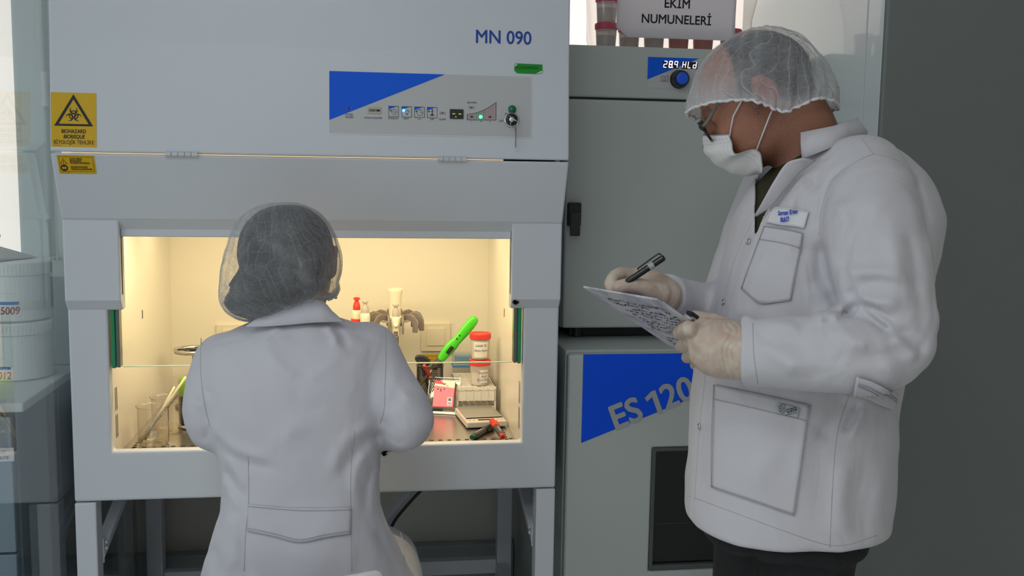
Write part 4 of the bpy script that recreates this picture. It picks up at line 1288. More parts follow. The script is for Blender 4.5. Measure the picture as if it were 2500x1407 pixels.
MB().poly(FL, [(bx0, bz1), (bx0, bz0), (bx1, bz1)], 0.0008).obj('blue_triangle', mat('royal_blue_print', srgb(5, 85, 240), 0.5, spec=0.25), DL)
ta = math.atan(sl)
fe = Frame((0, ly, 0))
cxy = ol(1590, 988)
ct, st = math.cos(ta), math.sin(ta)
fe.x, fe.y = FL.x * ct + FL.y * st, -FL.x * st + FL.y * ct
fe.o = FL.p(*cxy)
LL = 0.212
me1 = MB()
x1_ = LL * 0.035
me1.poly(fe, [(x1_, -0.0285), (x1_ + 0.0125, -0.0285), (x1_ + 0.0125, 0.0295), (x1_ + 0.0015, 0.0295), (x1_ - 0.0175, 0.0205), (x1_ - 0.0145, 0.0105), (x1_, 0.0165)], 0.0014)
M_LET = mat('grey_letters', (0.42, 0.44, 0.45), 0.4)
me1.obj('model_lettering', M_LET, DL)
lettering(fe, [('ES', LL * (0.195 - 0.5), 0.0, 0.083, 0.026, 0, 'CENTER', 0.97)], M_LET, DL, 'model_lettering', 0.0014)
lettering(fe, [('20', LL * (0.815 - 0.5), 0.0, 0.083, 0.026, 0, 'CENTER', 0.97)], M_LET, DL, 'model_lettering', 0.0014)

# ------------------------------------------------------------------ tall refrigerator on the right
M_FR = mat('fridge_enamel', (0.70, 0.76, 0.77), 0.30, bump=(60, 0.02), coat=0.7)
M_FD = mat('leather_grain_steel', (0.20, 0.222, 0.22), 0.45, bump=(420, 0.35, 0.0008))
RF = thing('refrigerator', 'tall grey refrigerator with grained door filling the right edge', 'refrigerator', (1.6, 0.32, 0))
MB().box(1.203, 2.0, -0.018, 0.75, 0.06, 2.12).obj('body', M_FR, RF, bevel=0.004)
MB().box(1.21, 1.99, -0.026, -0.017, 0.08, 2.10).obj('door_gasket', mat('gasket_grey', (0.18, 0.2, 0.2), 0.6), RF)
d = MB().box(1.201, 2.0, -0.108, -0.0255, 0.07, 2.11).obj('door', M_FD, RF, bevel=0.006, seg=3)
MB().box(1.1985, 1.2008, -0.098, -0.030, 0.08, 2.10).obj('edge_trim', M_FR, d, bevel=0.0008)
MB().box(1.93, 1.95, -0.15, -0.109, 0.9, 1.4).obj('handle', M_STEEL, d, bevel=0.005)
MB().box(1.25, 1.95, 0.03, 0.70, 0.0, 0.06).obj('plinth', M_BLACK, RF)

# ------------------------------------------------------------------ sample bag and cups on the upper incubator
M_PINKLID = mat('pink_lid', srgb(215, 45, 95), 0.4)
M_CUPW = glass_mat('cup_white', (0.86, 0.85, 0.83), (0.8, 0.78, 0.76), 0.6, 0.2, body=0.75)
TZ = 1.7170


def bag_cup(x, y, z, lab, lid=M_PINKLID, script=True, body=None):
    t = thing('sample_cup', lab, 'sample cup', (x, y, z), 'sample cups in the bag on the incubator')
    c = (x, y, z)
    MB().lathe([(0.0225, 0), (0.0235, 0.002), (0.0262, 0.050), (0.0262, 0.052)], c, 36).obj('cup_body', body or M_CUPW, t)
    MB().lathe([(0.0210, 0.003), (0.0238, 0.036)], c, 28).obj('contents', glass_mat('loose_powder', (0.84, 0.81, 0.78), (0.84, 0.81, 0.78), 0.1, 0.4, body=0.92), t)
    MB().lathe([(0.0272, 0.0505), (0.0288, 0.0515), (0.0292, 0.062), (0.0278, 0.0655), (0.022, 0.0657), (0.0215, 0.0645), (0.001, 0.0645)], c, 40).obj('lid', lid, t)
    if script:
        for k in range(5):
            wrap_text(('snmlke', 'tqseks', 'snlnel', 'ezn kel', 'mn nu')[k], c, 0.0262 + 0.0001 * k, 0.040 - k * 0.0068, 283, 0.0075, mat('faded_ink', (0.50, 0.52, 0.58), 0.8), t, 0, 0.15)
    return t


bag_cup(0.688, 0.325, TZ + 0.0012, 'pink-lidded sample cup at the far left of the bag, lower of two')
bag_cup(0.688, 0.325, TZ + 0.0680, 'pink-lidded sample cup stacked on the leftmost cup in the bag')
M_CUPP = glass_mat('cup_pink', (0.85, 0.45, 0.42), (0.8, 0.45, 0.42), 0.6, 0.2, body=0.8)
bag_cup(0.755, 0.355, TZ + 0.0012, 'white sample cup in the bag behind the lower left corner of the sign', script=False)
bag_cup(0.8200, 0.355, TZ + 0.0012, 'white sample cup in the bag behind the middle of the sign', script=False)
bag_cup(0.8850, 0.355, TZ + 0.0012, 'pink-filled sample cup in the bag right of the middle of the sign', script=False, body=M_CUPP)
bag_cup(0.9500, 0.355, TZ + 0.0012, 'pink-filled sample cup in the bag behind the right end of the sign', script=False, body=M_CUPP)
bag_cup(1.0190, 0.345, TZ + 0.0012, 'pink-lidded sample cup at the right end of the bag beside the sign')
bag = thing('plastic_bag', 'clear plastic bag of sample cups on top of the upper incubator', 'bag', (0.85, 0.35, TZ))
G_BAG = glass_mat('bag_film', (0.97, 0.95, 0.94), (0.80, 0.74, 0.72), 0.7, 0.12, body=0.05)
rings = []
rnd = random.Random(4)
for z, x0, x1, y0, y1 in ((TZ + 0.0004, 0.655, 1.058, 0.283, 0.40), (TZ + 0.03, 0.648, 1.062, 0.283, 0.41), (TZ + 0.09, 0.648, 1.066, 0.284, 0.41), (TZ + 0.17, 0.640, 1.088, 0.29, 0.40), (TZ + 0.26, 0.66, 1.10, 0.30, 0.38)):
    ring = []
    for k in range(40):
        a = 2 * math.pi * k / 40
        sx = math.copysign(abs(math.cos(a)) ** 0.35, math.cos(a)); sy = math.copysign(abs(math.sin(a)) ** 0.5, math.sin(a))
        ring.append(((x0 + x1) / 2 + (x1 - x0) / 2 * sx + 0.002 * math.sin(7 * a + z * 60), (y0 + y1) / 2 + (y1 - y0) / 2 * sy + 0.003 * math.sin(11 * a + z * 90) * (z > TZ + 0.01), z))
    rings.append(ring)
MB().loft(rings, cap=False).obj('film', G_BAG, bag, smooth=True)
# paper sign taped to the bag, its lower edge curling
sg = thing('paper_sign', 'white paper sign reading EKIM NUMUNELERI taped to the bag of cups', 'sign', (0.855, 0.275, 1.79))
nx, nz = 24, 18
x0, x1 = 0.7015, 1.0060
ztop = 1.905


def sheet(u, v):
    """u across, v down from the top (0..1) -> point on the curled sheet."""
    x = x0 + (x1 - x0) * u
    zb = 1.7435 + 0.0
    z = ztop + (zb - ztop) * v
    y = 0.2765 - 0.004 * math.sin(math.pi * u) - 0.0035 * math.sin(5.0 * v + 1.2 * u) * 0.6
    if v > 0.80:
        y -= 0.02 * ((v - 0.80) / 0.2) ** 2
    cut = max(0.0, (0.075 - u) / 0.075) * max(0, (v - 0.86) / 0.14)
    z += 0.020 * cut
    y -= 0.008 * cut
    return (x, y, z)


vs = [sheet(i / nx, j / nz) for j in range(nz + 1) for i in range(nx + 1)]
fs = [(j * (nx + 1) + i, j * (nx + 1) + i + 1, (j + 1) * (nx + 1) + i + 1, (j + 1) * (nx + 1) + i) for j in range(nz) for i in range(nx)]
PS = MB().add(vs, fs).obj('sheet', glass_mat('sign_paper', (0.92, 0.91, 0.95), (0.92, 0.91, 0.95), 0.15, 0.4, body=0.985), sg, smooth=True, solid=0.0004)
for body, px, py, size in (('EKİM', 1653, 10.5, 0.0305), ('NUMUNELERİ', 1652, 49, 0.0305)):
    c = aty(px, py, 0.2735)
    me = text_mesh(body, size, 0.016, 0, 'CENTER', 0.94)
    for v in me.vertices:
        x, z = c[0] + v.co.x, c[2] + v.co.y
        u, w = (x - x0) / (x1 - x0), (z - ztop) / (1.7435 - ztop)
        v.co = Vector((x, sheet(u, w)[1] - 0.0008, z))
    link('lettering', me, BLACK, PS)

# ------------------------------------------------------------------ people: implicit surfaces meshed as one continuous skin
F32 = np.float32


def nrm(v):
    v = np.array(v, float)
    return v / np.linalg.norm(v)


def smin(a, b, k):
    if k <= 0: return np.minimum(a, b)
    h = np.clip(0.5 + 0.5 * (b - a) / k, 0, 1)
    return b * (1 - h) + a * h - k * h * (1 - h)


def smax(a, b, k):
    return -smin(-a, -b, k)


def seg_d(P, a, b, ra, rb):
    ba = (b - a).astype(F32)
    pa = P - a.astype(F32)
    h = np.clip((pa @ ba) / max(float(ba @ ba), 1e-12), 0, 1)
    q = pa - h[:, None] * ba
    return np.sqrt(np.einsum('ij,ij->i', q, q)) - (ra + (rb - ra) * h)


def spline(pts, n):
    """Catmull-Rom through rows of any width."""
    p = np.array(pts, float)
    if len(p) == 2: return np.array([p[0] + (p[1] - p[0]) * t for t in np.linspace(0, 1, n + 1)])
    e = np.vstack([2 * p[0] - p[1], p, 2 * p[-1] - p[-2]])
    out = []
    m = len(p) - 1
    for t in np.linspace(0, m, n + 1):
        i = min(int(t), m - 1)
        u = t - i
        a, b, c, d = e[i], e[i + 1], e[i + 2], e[i + 3]
        out.append(0.5 * (2 * b + (c - a) * u + (2 * a - 5 * b + 4 * c - d) * u * u + (3 * b - a - 3 * c + d) * u ** 3))
    return np.array(out)


def chain(pts, n=10, grow=0.0):
    """Tapering limb; pts rows (x, y, z, radius)."""
    S = spline(pts, n)
    def f(P):
        d = None
        for i in range(len(S) - 1):
            e = seg_d(P, S[i, :3], S[i + 1, :3], S[i, 3] + grow, S[i + 1, 3] + grow)
            d = e if d is None else np.minimum(d, e)
        return d
    return f


def cut(f, c, n, r=0.0):
    """End a limb flat at point c, outward normal n."""
    c, n = np.array(c, F32), nrm(n).astype(F32)
    return lambda P: smax(f(P), (P - c) @ n, r)


def ell(c, r, A=None):
    c, r = np.array(c, F32), np.array(r, F32)
    M = None if A is None else np.array(A, F32)
    def f(P):
        q = P - c
        if M is not None: q = q @ M.T
        k0 = np.sqrt((((q / r) ** 2).sum(1)))
        k1 = np.sqrt((((q / (r * r)) ** 2).sum(1))) + 1e-9
        return k0 * (k0 - 1) / k1
    return f


EH, EV = _r0.astype(F32), np.array([math.sin(YAW), math.cos(YAW), 0], F32)


def stack(rows, grow=0.0, pw=2.3, zlo=None, zhi=None, rnd=0.01):
    """Trunk from silhouette rows (row, left, right, half depth, centre depth) measured on the photo."""
    z, cx, cyy, hw, hd = [], [], [], [], []
    for py, xl, xr, h, d in rows:
        c = V((xl + xr) / 2, py, d)
        z.append(c[2]); cx.append(c[0]); cyy.append(c[1]); hw.append((xr - xl) / 2 / FPX * d); hd.append(h)
    o = np.argsort(z)
    z, cx, cyy, hw, hd = [np.array(a)[o] for a in (z, cx, cyy, hw, hd)]
    zz = np.linspace(z[0], z[-1], 400)
    ker = np.exp(-np.linspace(-2, 2, 25) ** 2); ker /= ker.sum()
    sm = lambda a: np.convolve(np.pad(np.interp(zz, z, a), 12, mode='edge'), ker, 'valid')
    CX, CY, HW, HD = map(sm, (cx, cyy, hw, hd))
    slope = np.maximum.reduce([abs(np.gradient(a, zz)) for a in (HW, HD)]) + abs(np.gradient(CX, zz)) * 0.5
    lo = z[0] if zlo is None else zlo
    hi = z[-1] if zhi is None else zhi
    def f(P):
        Z = P[:, 2]
        it = lambda a: np.interp(Z, zz, a).astype(F32)
        dx, dy = P[:, 0] - it(CX), P[:, 1] - it(CY)
        w, h = it(HW) + grow, it(HD) + grow
        q = abs(dx * EH[0] + dy * EH[1]) / w
        s = abs(dx * EV[0] + dy * EV[1]) / h
        v = ((q ** pw + s ** pw) ** (1 / pw) - 1) * np.minimum(w, h) / np.sqrt(1 + it(slope) ** 2)
        return smax(smax(v, Z - hi, rnd), lo - Z, rnd * 0.4)
    return f


def union(parts):
    """parts: (function, blend radius)"""
    def f(P):
        d = parts[0][0](P)
        for g, k in parts[1:]:
            d = smin(d, g(P), k)
        return d
    return f


def to_px(P):
    q = P - CAM.astype(F32)
    d = q @ AF.astype(F32)
    return PW / 2 + FPX * (q @ AR.astype(F32)) / d, PH / 2 - FPX * (q @ AU.astype(F32)) / d, d


def folds(f, lst, dref, dfall=0.10):
    """Creases and ridges of cloth: (points on the photo, width m, height m), on the side nearer than dref + dfall."""
    L = [(spline(np.array(p, float), 14), w, h) for p, w, h in lst]
    k = dref / FPX
    def g(P):
        d = f(P)
        near = abs(d) < 0.03
        if near.any():
            X, Y, D = to_px(P[near])
            e = np.zeros(len(X), F32)
            wt = np.clip((dref + dfall - D) / 0.06, 0, 1)
            for S, w, h in L:
                bx0, bx1 = S[:, 0].min() - 3 * w / k, S[:, 0].max() + 3 * w / k
                by0, by1 = S[:, 1].min() - 3 * w / k, S[:, 1].max() + 3 * w / k
                m = (X > bx0) & (X < bx1) & (Y > by0) & (Y < by1)
                if not m.any(): continue
                xs, ys = X[m], Y[m]
                best = np.full(len(xs), 1e9, F32)
                tt = np.zeros(len(xs), F32)
                for i in range(len(S) - 1):
                    a, b = S[i], S[i + 1]
                    ba = b - a
                    hh = np.clip(((xs - a[0]) * ba[0] + (ys - a[1]) * ba[1]) / (ba @ ba + 1e-9), 0, 1)
                    dd = np.hypot(xs - a[0] - hh * ba[0], ys - a[1] - hh * ba[1])
                    u = dd < best
                    best[u] = dd[u]; tt[u] = (i + hh[u]) / (len(S) - 1)
                taper = np.clip(np.minimum(tt, 1 - tt) * 5, 0.15, 1)
                e[m] += h * taper * np.exp(-(best * k / w) ** 2)
            d = d.copy()
            d[near] -= e * wt
        return d
    return g


def ripple(f, amp, scale, seed):
    """Soft irregular unevenness of cloth."""
    rs = np.random.RandomState(seed)
    dirs = rs.normal(size=(7, 3)); dirs /= np.linalg.norm(dirs, axis=1)[:, None]
    ph, fr = rs.uniform(0, 6.3, 7), scale * rs.uniform(0.6, 1.7, 7)
    def g(P):
        d = f(P)
        m = abs(d) < 0.03
        Q = P[m]
        w = np.zeros(len(Q), F32)
        for i in range(7):
            arg = Q @ (dirs[i] * fr[i]).astype(F32) + F32(ph[i])
            w += np.sin(arg + 1.3 * np.sin(arg * 0.37 + Q @ (dirs[(i + 3) % 7] * fr[i] * 0.8).astype(F32)))
        d = d.copy()
        d[m] -= amp * w / 7 * 1.8
        return d
    return g


def extract(f, lo, hi, h, smooth=2):
    """Surface nets on a sparse grid -> (vertices, quads)."""
    lo, hi = np.array(lo, float), np.array(hi, float)
    B = 8
    n = (np.ceil((hi - lo) / h / B).astype(int)) * B
    nb = n // B
    ci = np.stack(np.meshgrid(*[np.arange(k) for k in nb], indexing='ij'), -1).reshape(-1, 3)
    cc = (lo + (ci + 0.5) * B * h).astype(F32)
    cd_ = np.concatenate([f(cc[i:i + 200000]) for i in range(0, len(cc), 200000)])
    act = abs(cd_) < B * h * 1.9
    D = np.repeat(np.repeat(np.repeat(cd_.reshape(nb), B, 0), B, 1), B, 2).astype(F32)
    loc = np.stack(np.meshgrid(*[np.arange(B)] * 3, indexing='ij'), -1).reshape(-1, 3)
    ai = ci[act]
    for s in range(0, len(ai), 1500):
        idx = (ai[s:s + 1500, None, :] * B + loc[None]).reshape(-1, 3)
        P = (lo + idx * h).astype(F32)
        D[idx[:, 0], idx[:, 1], idx[:, 2]] = f(P)
    D[0], D[-1], D[:, 0], D[:, -1], D[:, :, 0], D[:, :, -1] = [np.maximum(a, h * 0.5) for a in (D[0], D[-1], D[:, 0], D[:, -1], D[:, :, 0], D[:, :, -1])]
    S = D < 0
    cnt = np.zeros([k - 1 for k in n], np.int8)
    for i in (0, 1):
        for j in (0, 1):
            for k in (0, 1):
                cnt += S[i:n[0] - 1 + i, j:n[1] - 1 + j, k:n[2] - 1 + k]
    cells = np.argwhere((cnt > 0) & (cnt < 8))
    vid = np.full(cnt.shape, -1, np.int32)
    vid[cells[:, 0], cells[:, 1], cells[:, 2]] = np.arange(len(cells))
    acc = np.zeros((len(cells), 3)); num = np.zeros(len(cells))
    corners = [(i, j, k) for i in (0, 1) for j in (0, 1) for k in (0, 1)]
    for a in corners:
        for ax in range(3):
            if a[ax]: continue
            b = list(a); b[ax] = 1
            da = D[cells[:, 0] + a[0], cells[:, 1] + a[1], cells[:, 2] + a[2]]
            db = D[cells[:, 0] + b[0], cells[:, 1] + b[1], cells[:, 2] + b[2]]
            m = (da < 0) != (db < 0)
            t = da[m] / (da[m] - db[m])
            p = np.tile(np.array(a, float), (m.sum(), 1))
            p[:, ax] += t
            acc[m] += p; num[m] += 1
    vs = lo + (cells + acc / num[:, None]) * h
    quads = []
    for ax in range(3):
        u, w = [(1, 2), (2, 0), (0, 1)][ax]
        sl0 = [slice(1, n[i] - 1) for i in range(3)]; sl1 = list(sl0)
        sl0[ax] = slice(0, n[ax] - 1); sl1[ax] = slice(1, n[ax])
        a, b = S[tuple(sl0)], S[tuple(sl1)]
        e = np.argwhere(a != b)
        fl = a[e[:, 0], e[:, 1], e[:, 2]]
        off = np.array([0 if i == ax else 1 for i in range(3)])
        e = e + off
        def cell(du, dw):
            q = e.copy(); q[:, u] -= du; q[:, w] -= dw
            return vid[q[:, 0], q[:, 1], q[:, 2]]
        Q = np.stack([cell(1, 1), cell(0, 1), cell(0, 0), cell(1, 0)], 1)
        Q[~fl] = Q[~fl][:, ::-1]
        quads.append(Q)
    Q = np.concatenate(quads)
    Q = Q[(Q >= 0).all(1)]
    for _ in range(smooth):
        s_, c_ = np.zeros_like(vs), np.zeros(len(vs))
        for i in range(4):
            a, b = Q[:, i], Q[:, (i + 1) % 4]
            for x, y in ((a, b), (b, a)):
                for k in range(3): s_[:, k] += np.bincount(x, vs[y, k], len(vs))
                c_ += np.bincount(x, minlength=len(vs))
        vs = vs * 0.45 + 0.55 * s_ / np.maximum(c_, 1)[:, None]
    return vs, Q


def np_mesh(name, vs, Q, m, parent, attr=None):
    me = bpy.data.meshes.new(name)
    me.vertices.add(len(vs)); me.loops.add(len(Q) * 4); me.polygons.add(len(Q))
    me.vertices.foreach_set('co', np.asarray(vs, F32).ravel())
    me.loops.foreach_set('vertex_index', Q.ravel().astype(np.int32))
    me.polygons.foreach_set('loop_start', np.arange(0, len(Q) * 4, 4, dtype=np.int32))
    me.polygons.foreach_set('loop_total', np.full(len(Q), 4, np.int32))
    me.polygons.foreach_set('use_smooth', np.ones(len(Q), bool))
    me.update(calc_edges=True)
    for k, v in (attr or {}).items():
        me.attributes.new(k, 'FLOAT', 'POINT').data.foreach_set('value', np.asarray(v, F32))
    return link(name, me, m, parent)


def skin_of(name, f, lo, hi, h, m, parent, smooth=2, attr=None):
    vs, Q = extract(f, lo, hi, h, smooth)
    return np_mesh(name, vs, Q, m, parent, attr(vs) if attr else None)


class Drape:
    """Lays patches, seams and lettering on a garment where the photo shows them."""

    def __init__(s, objs):
        vs, fs = [], []
        for o in objs:
            b = len(vs)
            vs += [tuple(v.co) for v in o.data.vertices]
            fs += [tuple(i + b for i in p.vertices) for p in o.data.polygons]
        s.t = BVHTree.FromPolygons(vs, fs)
        s.last = 1.6

    def hit(s, px, py, off=0.0):
        d = ray(px, py)
        L = np.linalg.norm(d)
        h, n, i, dist = s.t.ray_cast(Vector(CAM), Vector(d / L))
        if h is None or abs(dist / L - s.last) > 0.25:
            return CAM + d * (s.last - off)
        s.last = dist / L
        return np.array(h) - d / L * off * 0.6 + np.array(n) * off * 0.6

    def grid(s, top, bot, nu, nv, off):
        T, Bt = spline(top, nu), spline(bot, nu)
        s.last = float(np.dot(s.hit(*((T[nu // 2] + Bt[nu // 2]) / 2)) - CAM, AF))
        return [[s.hit(*(T[i] * (1 - j / nv) + Bt[i] * j / nv), off) for i in range(nu + 1)] for j in range(nv + 1)]

    def patch(s, name, top, bot, m, parent, nu=20, nv=14, off=0.0014, thick=0.0012):
        return MB().loft(s.grid(top, bot, nu, nv, off), cap=False, closed=False).obj(name, m, parent, smooth=True, solid=thick)

    def line(s, mb, pts, r=0.0007, n=24, off=0.0):
        S = spline(pts, n)
        s.last = float(np.dot(s.hit(*S[n // 2]) - CAM, AF))
        return mb.tube([s.hit(*p, off) for p in S], r, 6)

    def text(s, rows, m, parent, name='lettering', off=0.003):
        """rows: (text, px, py, height px, angle deg, shear, wide, bold)"""
        bm = bmesh.new()
        for body, px, py, size, ang, shear, wide, bold in rows:
            me = text_mesh(body, size, bold, shear, 'CENTER', wide)
            c, n = math.cos(R_(ang)), math.sin(R_(ang))
            s.last = float(np.dot(s.hit(px, py) - CAM, AF))
            for v in me.vertices:
                x, y = v.co.x, v.co.y
                v.co = Vector(s.hit(px + x * c + y * n, py + x * n - y * c, off))
            bm.from_mesh(me)
            bpy.data.meshes.remove(me)
        me = bpy.data.meshes.new(name)
        bm.to_mesh(me)
        bm.free()
        return link(name, me, m, parent)


# ---- cloth, skin and cap materials
def cloth(name, col, wr=0.5, scale=9, rough=0.85, dist=0.006, sheen=0.15):
    m = mat(name, col, rough, sheen=sheen)
    nt = m.node_tree
    b = nt.nodes['Principled BSDF']
    tc = nt.nodes.new('ShaderNodeTexCoord')
    mp = nt.nodes.new('ShaderNodeMapping')
    mp.inputs['Rotation'].default_value = (0.3, 0.5, 0.4)
    mp.inputs['Scale'].default_value = (1.0, 1.0, 0.55)
    nt.links.new(tc.outputs['Object'], mp.inputs['Vector'])
    n1 = nt.nodes.new('ShaderNodeTexNoise')
    n1.inputs['Scale'].default_value = scale
    n1.inputs['Detail'].default_value = 2.5
    n1.inputs['Distortion'].default_value = 0.9
    nt.links.new(mp.outputs['Vector'], n1.inputs['Vector'])
    n2 = nt.nodes.new('ShaderNodeTexNoise')
    n2.inputs['Scale'].default_value = 700
    nt.links.new(tc.outputs['Object'], n2.inputs['Vector'])
    ad = nt.nodes.new('ShaderNodeMath')
    ad.operation = 'MULTIPLY_ADD'
    ad.inputs[1].default_value = 0.02
    nt.links.new(n2.outputs['Fac'], ad.inputs[0])
    nt.links.new(n1.outputs['Fac'], ad.inputs[2])
    bp = nt.nodes.new('ShaderNodeBump')
    bp.inputs['Strength'].default_value = wr
    bp.inputs['Distance'].default_value = dist
    nt.links.new(ad.outputs[0], bp.inputs['Height'])
    nt.links.new(bp.outputs['Normal'], b.inputs['Normal'])
    return m


M_COAT = cloth('white_cotton', (0.62, 0.607, 0.645), 0.9, 11, dist=0.012)
M_COAT2 = cloth('white_poplin', (0.635, 0.622, 0.68), 0.8, 9, dist=0.010)
M_SEAM = mat('seam_thread', (0.44, 0.44, 0.47), 0.9)
M_TROUS = cloth('charcoal_wool', (0.014, 0.014, 0.016), 0.5, 12, sheen=0)
M_SHIRT = cloth('olive_jersey', (0.030, 0.027, 0.008), 0.3, 14, sheen=0)
M_SHOE = mat('black_leather', (0.02, 0.02, 0.02), 0.4)
M_HAIR = mat('dark_hair', (0.022, 0.021, 0.024), 0.6, bump=(160, 0.7, 0.003))


def skin_mat():
    m = mat('skin', (0.36, 0.155, 0.095), 0.55, sss=0.08)
    nt = m.node_tree
    b = nt.nodes['Principled BSDF']
    at = nt.nodes.new('ShaderNodeAttribute'); at.attribute_name = 'stubble'
    a2 = nt.nodes.new('ShaderNodeAttribute'); a2.attribute_name = 'flush'
    tc = nt.nodes.new('ShaderNodeTexCoord')
    n = nt.nodes.new('ShaderNodeTexNoise'); n.inputs['Scale'].default_value = 780; n.inputs['Detail'].default_value = 3
    nt.links.new(tc.outputs['Object'], n.inputs['Vector'])
    n3 = nt.nodes.new('ShaderNodeTexNoise'); n3.inputs['Scale'].default_value = 30; n3.inputs['Detail'].default_value = 3
    nt.links.new(tc.outputs['Object'], n3.inputs['Vector'])
    sub = nt.nodes.new('ShaderNodeMath'); sub.operation = 'MULTIPLY_ADD'
    sub.inputs[1].default_value = 3.2; sub.inputs[2].default_value = -1.25
    nt.links.new(n.outputs['Fac'], sub.inputs[0])
    cl = nt.nodes.new('ShaderNodeClamp')
    nt.links.new(sub.outputs[0], cl.inputs['Value'])
    mu = nt.nodes.new('ShaderNodeMath'); mu.operation = 'MULTIPLY'
    nt.links.new(cl.outputs[0], mu.inputs[0]); nt.links.new(at.outputs['Fac'], mu.inputs[1])
    m0 = nt.nodes.new('ShaderNodeMix'); m0.data_type = 'RGBA'
    m0.inputs['A'].default_value = (0.34, 0.145, 0.092, 1); m0.inputs['B'].default_value = (0.48, 0.215, 0.135, 1)
    nt.links.new(n3.outputs['Fac'], m0.inputs['Factor'])
    m1 = nt.nodes.new('ShaderNodeMix'); m1.data_type = 'RGBA'
    m1.inputs['B'].default_value = (0.42, 0.10, 0.08, 1)
    nt.links.new(m0.outputs['Result'], m1.inputs['A']); nt.links.new(a2.outputs['Fac'], m1.inputs['Factor'])
    m2 = nt.nodes.new('ShaderNodeMix'); m2.data_type = 'RGBA'
    m2.inputs['B'].default_value = (0.045, 0.028, 0.024, 1)
    nt.links.new(m1.outputs['Result'], m2.inputs['A']); nt.links.new(mu.outputs[0], m2.inputs['Factor'])
    nt.links.new(m2.outputs['Result'], b.inputs['Base Color'])
    bp = nt.nodes.new('ShaderNodeBump'); bp.inputs['Strength'].default_value = 0.25; bp.inputs['Distance'].default_value = 0.0015
    nt.links.new(n.outputs['Fac'], bp.inputs['Height']); nt.links.new(bp.outputs['Normal'], b.inputs['Normal'])
    return m


M_SKIN = skin_mat()


def cap_mat(name, base, lines, nlines, rim_at):
    """Thin non-woven cap: partly see-through fibres, pleats as denser lines. UV: u round the cap, v from crown (0) to rim (1)."""
    m = bpy.data.materials.new(name)
    m.use_nodes = True
    nt = m.node_tree
    nt.nodes.remove(nt.nodes['Principled BSDF'])
    N = nt.nodes.new
    uv = N('ShaderNodeUVMap')
    tc = N('ShaderNodeTexCoord')
    sx = N('ShaderNodeSeparateXYZ')
    nt.links.new(uv.outputs[0], sx.inputs[0])
    def noise(scale, src, detail=3, dist=0.0):
        n = N('ShaderNodeTexNoise'); n.inputs['Scale'].default_value = scale; n.inputs['Detail'].default_value = detail; n.inputs['Distortion'].default_value = dist
        nt.links.new(src, n.inputs['Vector']); return n.outputs['Fac']
    def math_(op, a, b=None, c=None):
        n = N('ShaderNodeMath'); n.operation = op
        for i, x in enumerate((a, b, c)):
            if x is None: continue
            if hasattr(x, 'links'): nt.links.new(x, n.inputs[i])
            else: n.inputs[i].default_value = x
        return n.outputs[0]
    warp = math_('MULTIPLY', noise(10, tc.outputs['Object'], 2), 0.20)
    ph = math_('MULTIPLY', math_('ADD', sx.outputs['X'], warp), nlines)
    tri = math_('ABSOLUTE', math_('SUBTRACT', math_('FRACT', ph), 0.5))
    ln = math_('MULTIPLY', math_('POWER', math_('SUBTRACT', 1.0, math_('MULTIPLY', tri, 2.0)), 11.0), noise(22, tc.outputs['Object'], 2))
    ph2 = math_('MULTIPLY', math_('ADD', math_('MULTIPLY', sx.outputs['Y'], 1.0), math_('MULTIPLY', noise(13, tc.outputs['Object'], 3), 0.5)), 9.0)
    tri2 = math_('ABSOLUTE', math_('SUBTRACT', math_('FRACT', ph2), 0.5))
    ln2 = math_('MULTIPLY', math_('POWER', math_('SUBTRACT', 1.0, math_('MULTIPLY', tri2, 2.0)), 26.0), math_('POWER', noise(16, tc.outputs['Object'], 2), 1.5))
    fib = math_('MULTIPLY', math_('SUBTRACT', noise(300, tc.outputs['Object'], 3, 2.0), 0.5), 0.55)
    rim = math_('MULTIPLY', math_('POWER', math_('MULTIPLY', sx.outputs['Y'], 1.0), rim_at), 0.45)
    lw = N('ShaderNodeLayerWeight'); lw.inputs['Blend'].default_value = 0.5
    ed = math_('MULTIPLY', math_('POWER', lw.outputs['Facing'], 2.5), 0.35)
    cloud = math_('MULTIPLY', math_('SUBTRACT', noise(14, tc.outputs['Object'], 3, 1.0), 0.5), 0.45)
    fac = math_('ADD', math_('ADD', math_('MULTIPLY', math_('ADD', ln, ln2), lines), math_('ADD', cloud, base)), math_('ADD', math_('ADD', fib, rim), ed))
    cl = N('ShaderNodeClamp'); nt.links.new(fac, cl.inputs['Value']); cl.inputs['Min'].default_value = 0.04; cl.inputs['Max'].default_value = 0.97
    tr = N('ShaderNodeBsdfTransparent')
    df = N('ShaderNodeBsdfDiffuse'); df.inputs['Color'].default_value = (0.78, 0.79, 0.82, 1)
    tl = N('ShaderNodeBsdfTranslucent'); tl.inputs['Color'].default_value = (0.78, 0.79, 0.82, 1)
    bp = N('ShaderNodeBump'); bp.inputs['Strength'].default_value = 0.6; bp.inputs['Distance'].default_value = 0.004
    nt.links.new(math_('ADD', math_('ADD', ln, ln2), math_('MULTIPLY', noise(45, tc.outputs['Object'], 3), 0.6)), bp.inputs['Height'])
    nt.links.new(bp.outputs[0], df.inputs['Normal'])
    m0 = N('ShaderNodeMixShader'); m0.inputs['Fac'].default_value = 0.35
    nt.links.new(df.outputs[0], m0.inputs[1]); nt.links.new(tl.outputs[0], m0.inputs[2])
    m1 = N('ShaderNodeMixShader')
    nt.links.new(cl.outputs[0], m1.inputs['Fac']); nt.links.new(tr.outputs[0], m1.inputs[1]); nt.links.new(m0.outputs[0], m1.inputs[2])
    nt.links.new(m1.outputs[0], nt.nodes['Material Output'].inputs['Surface'])
    return m


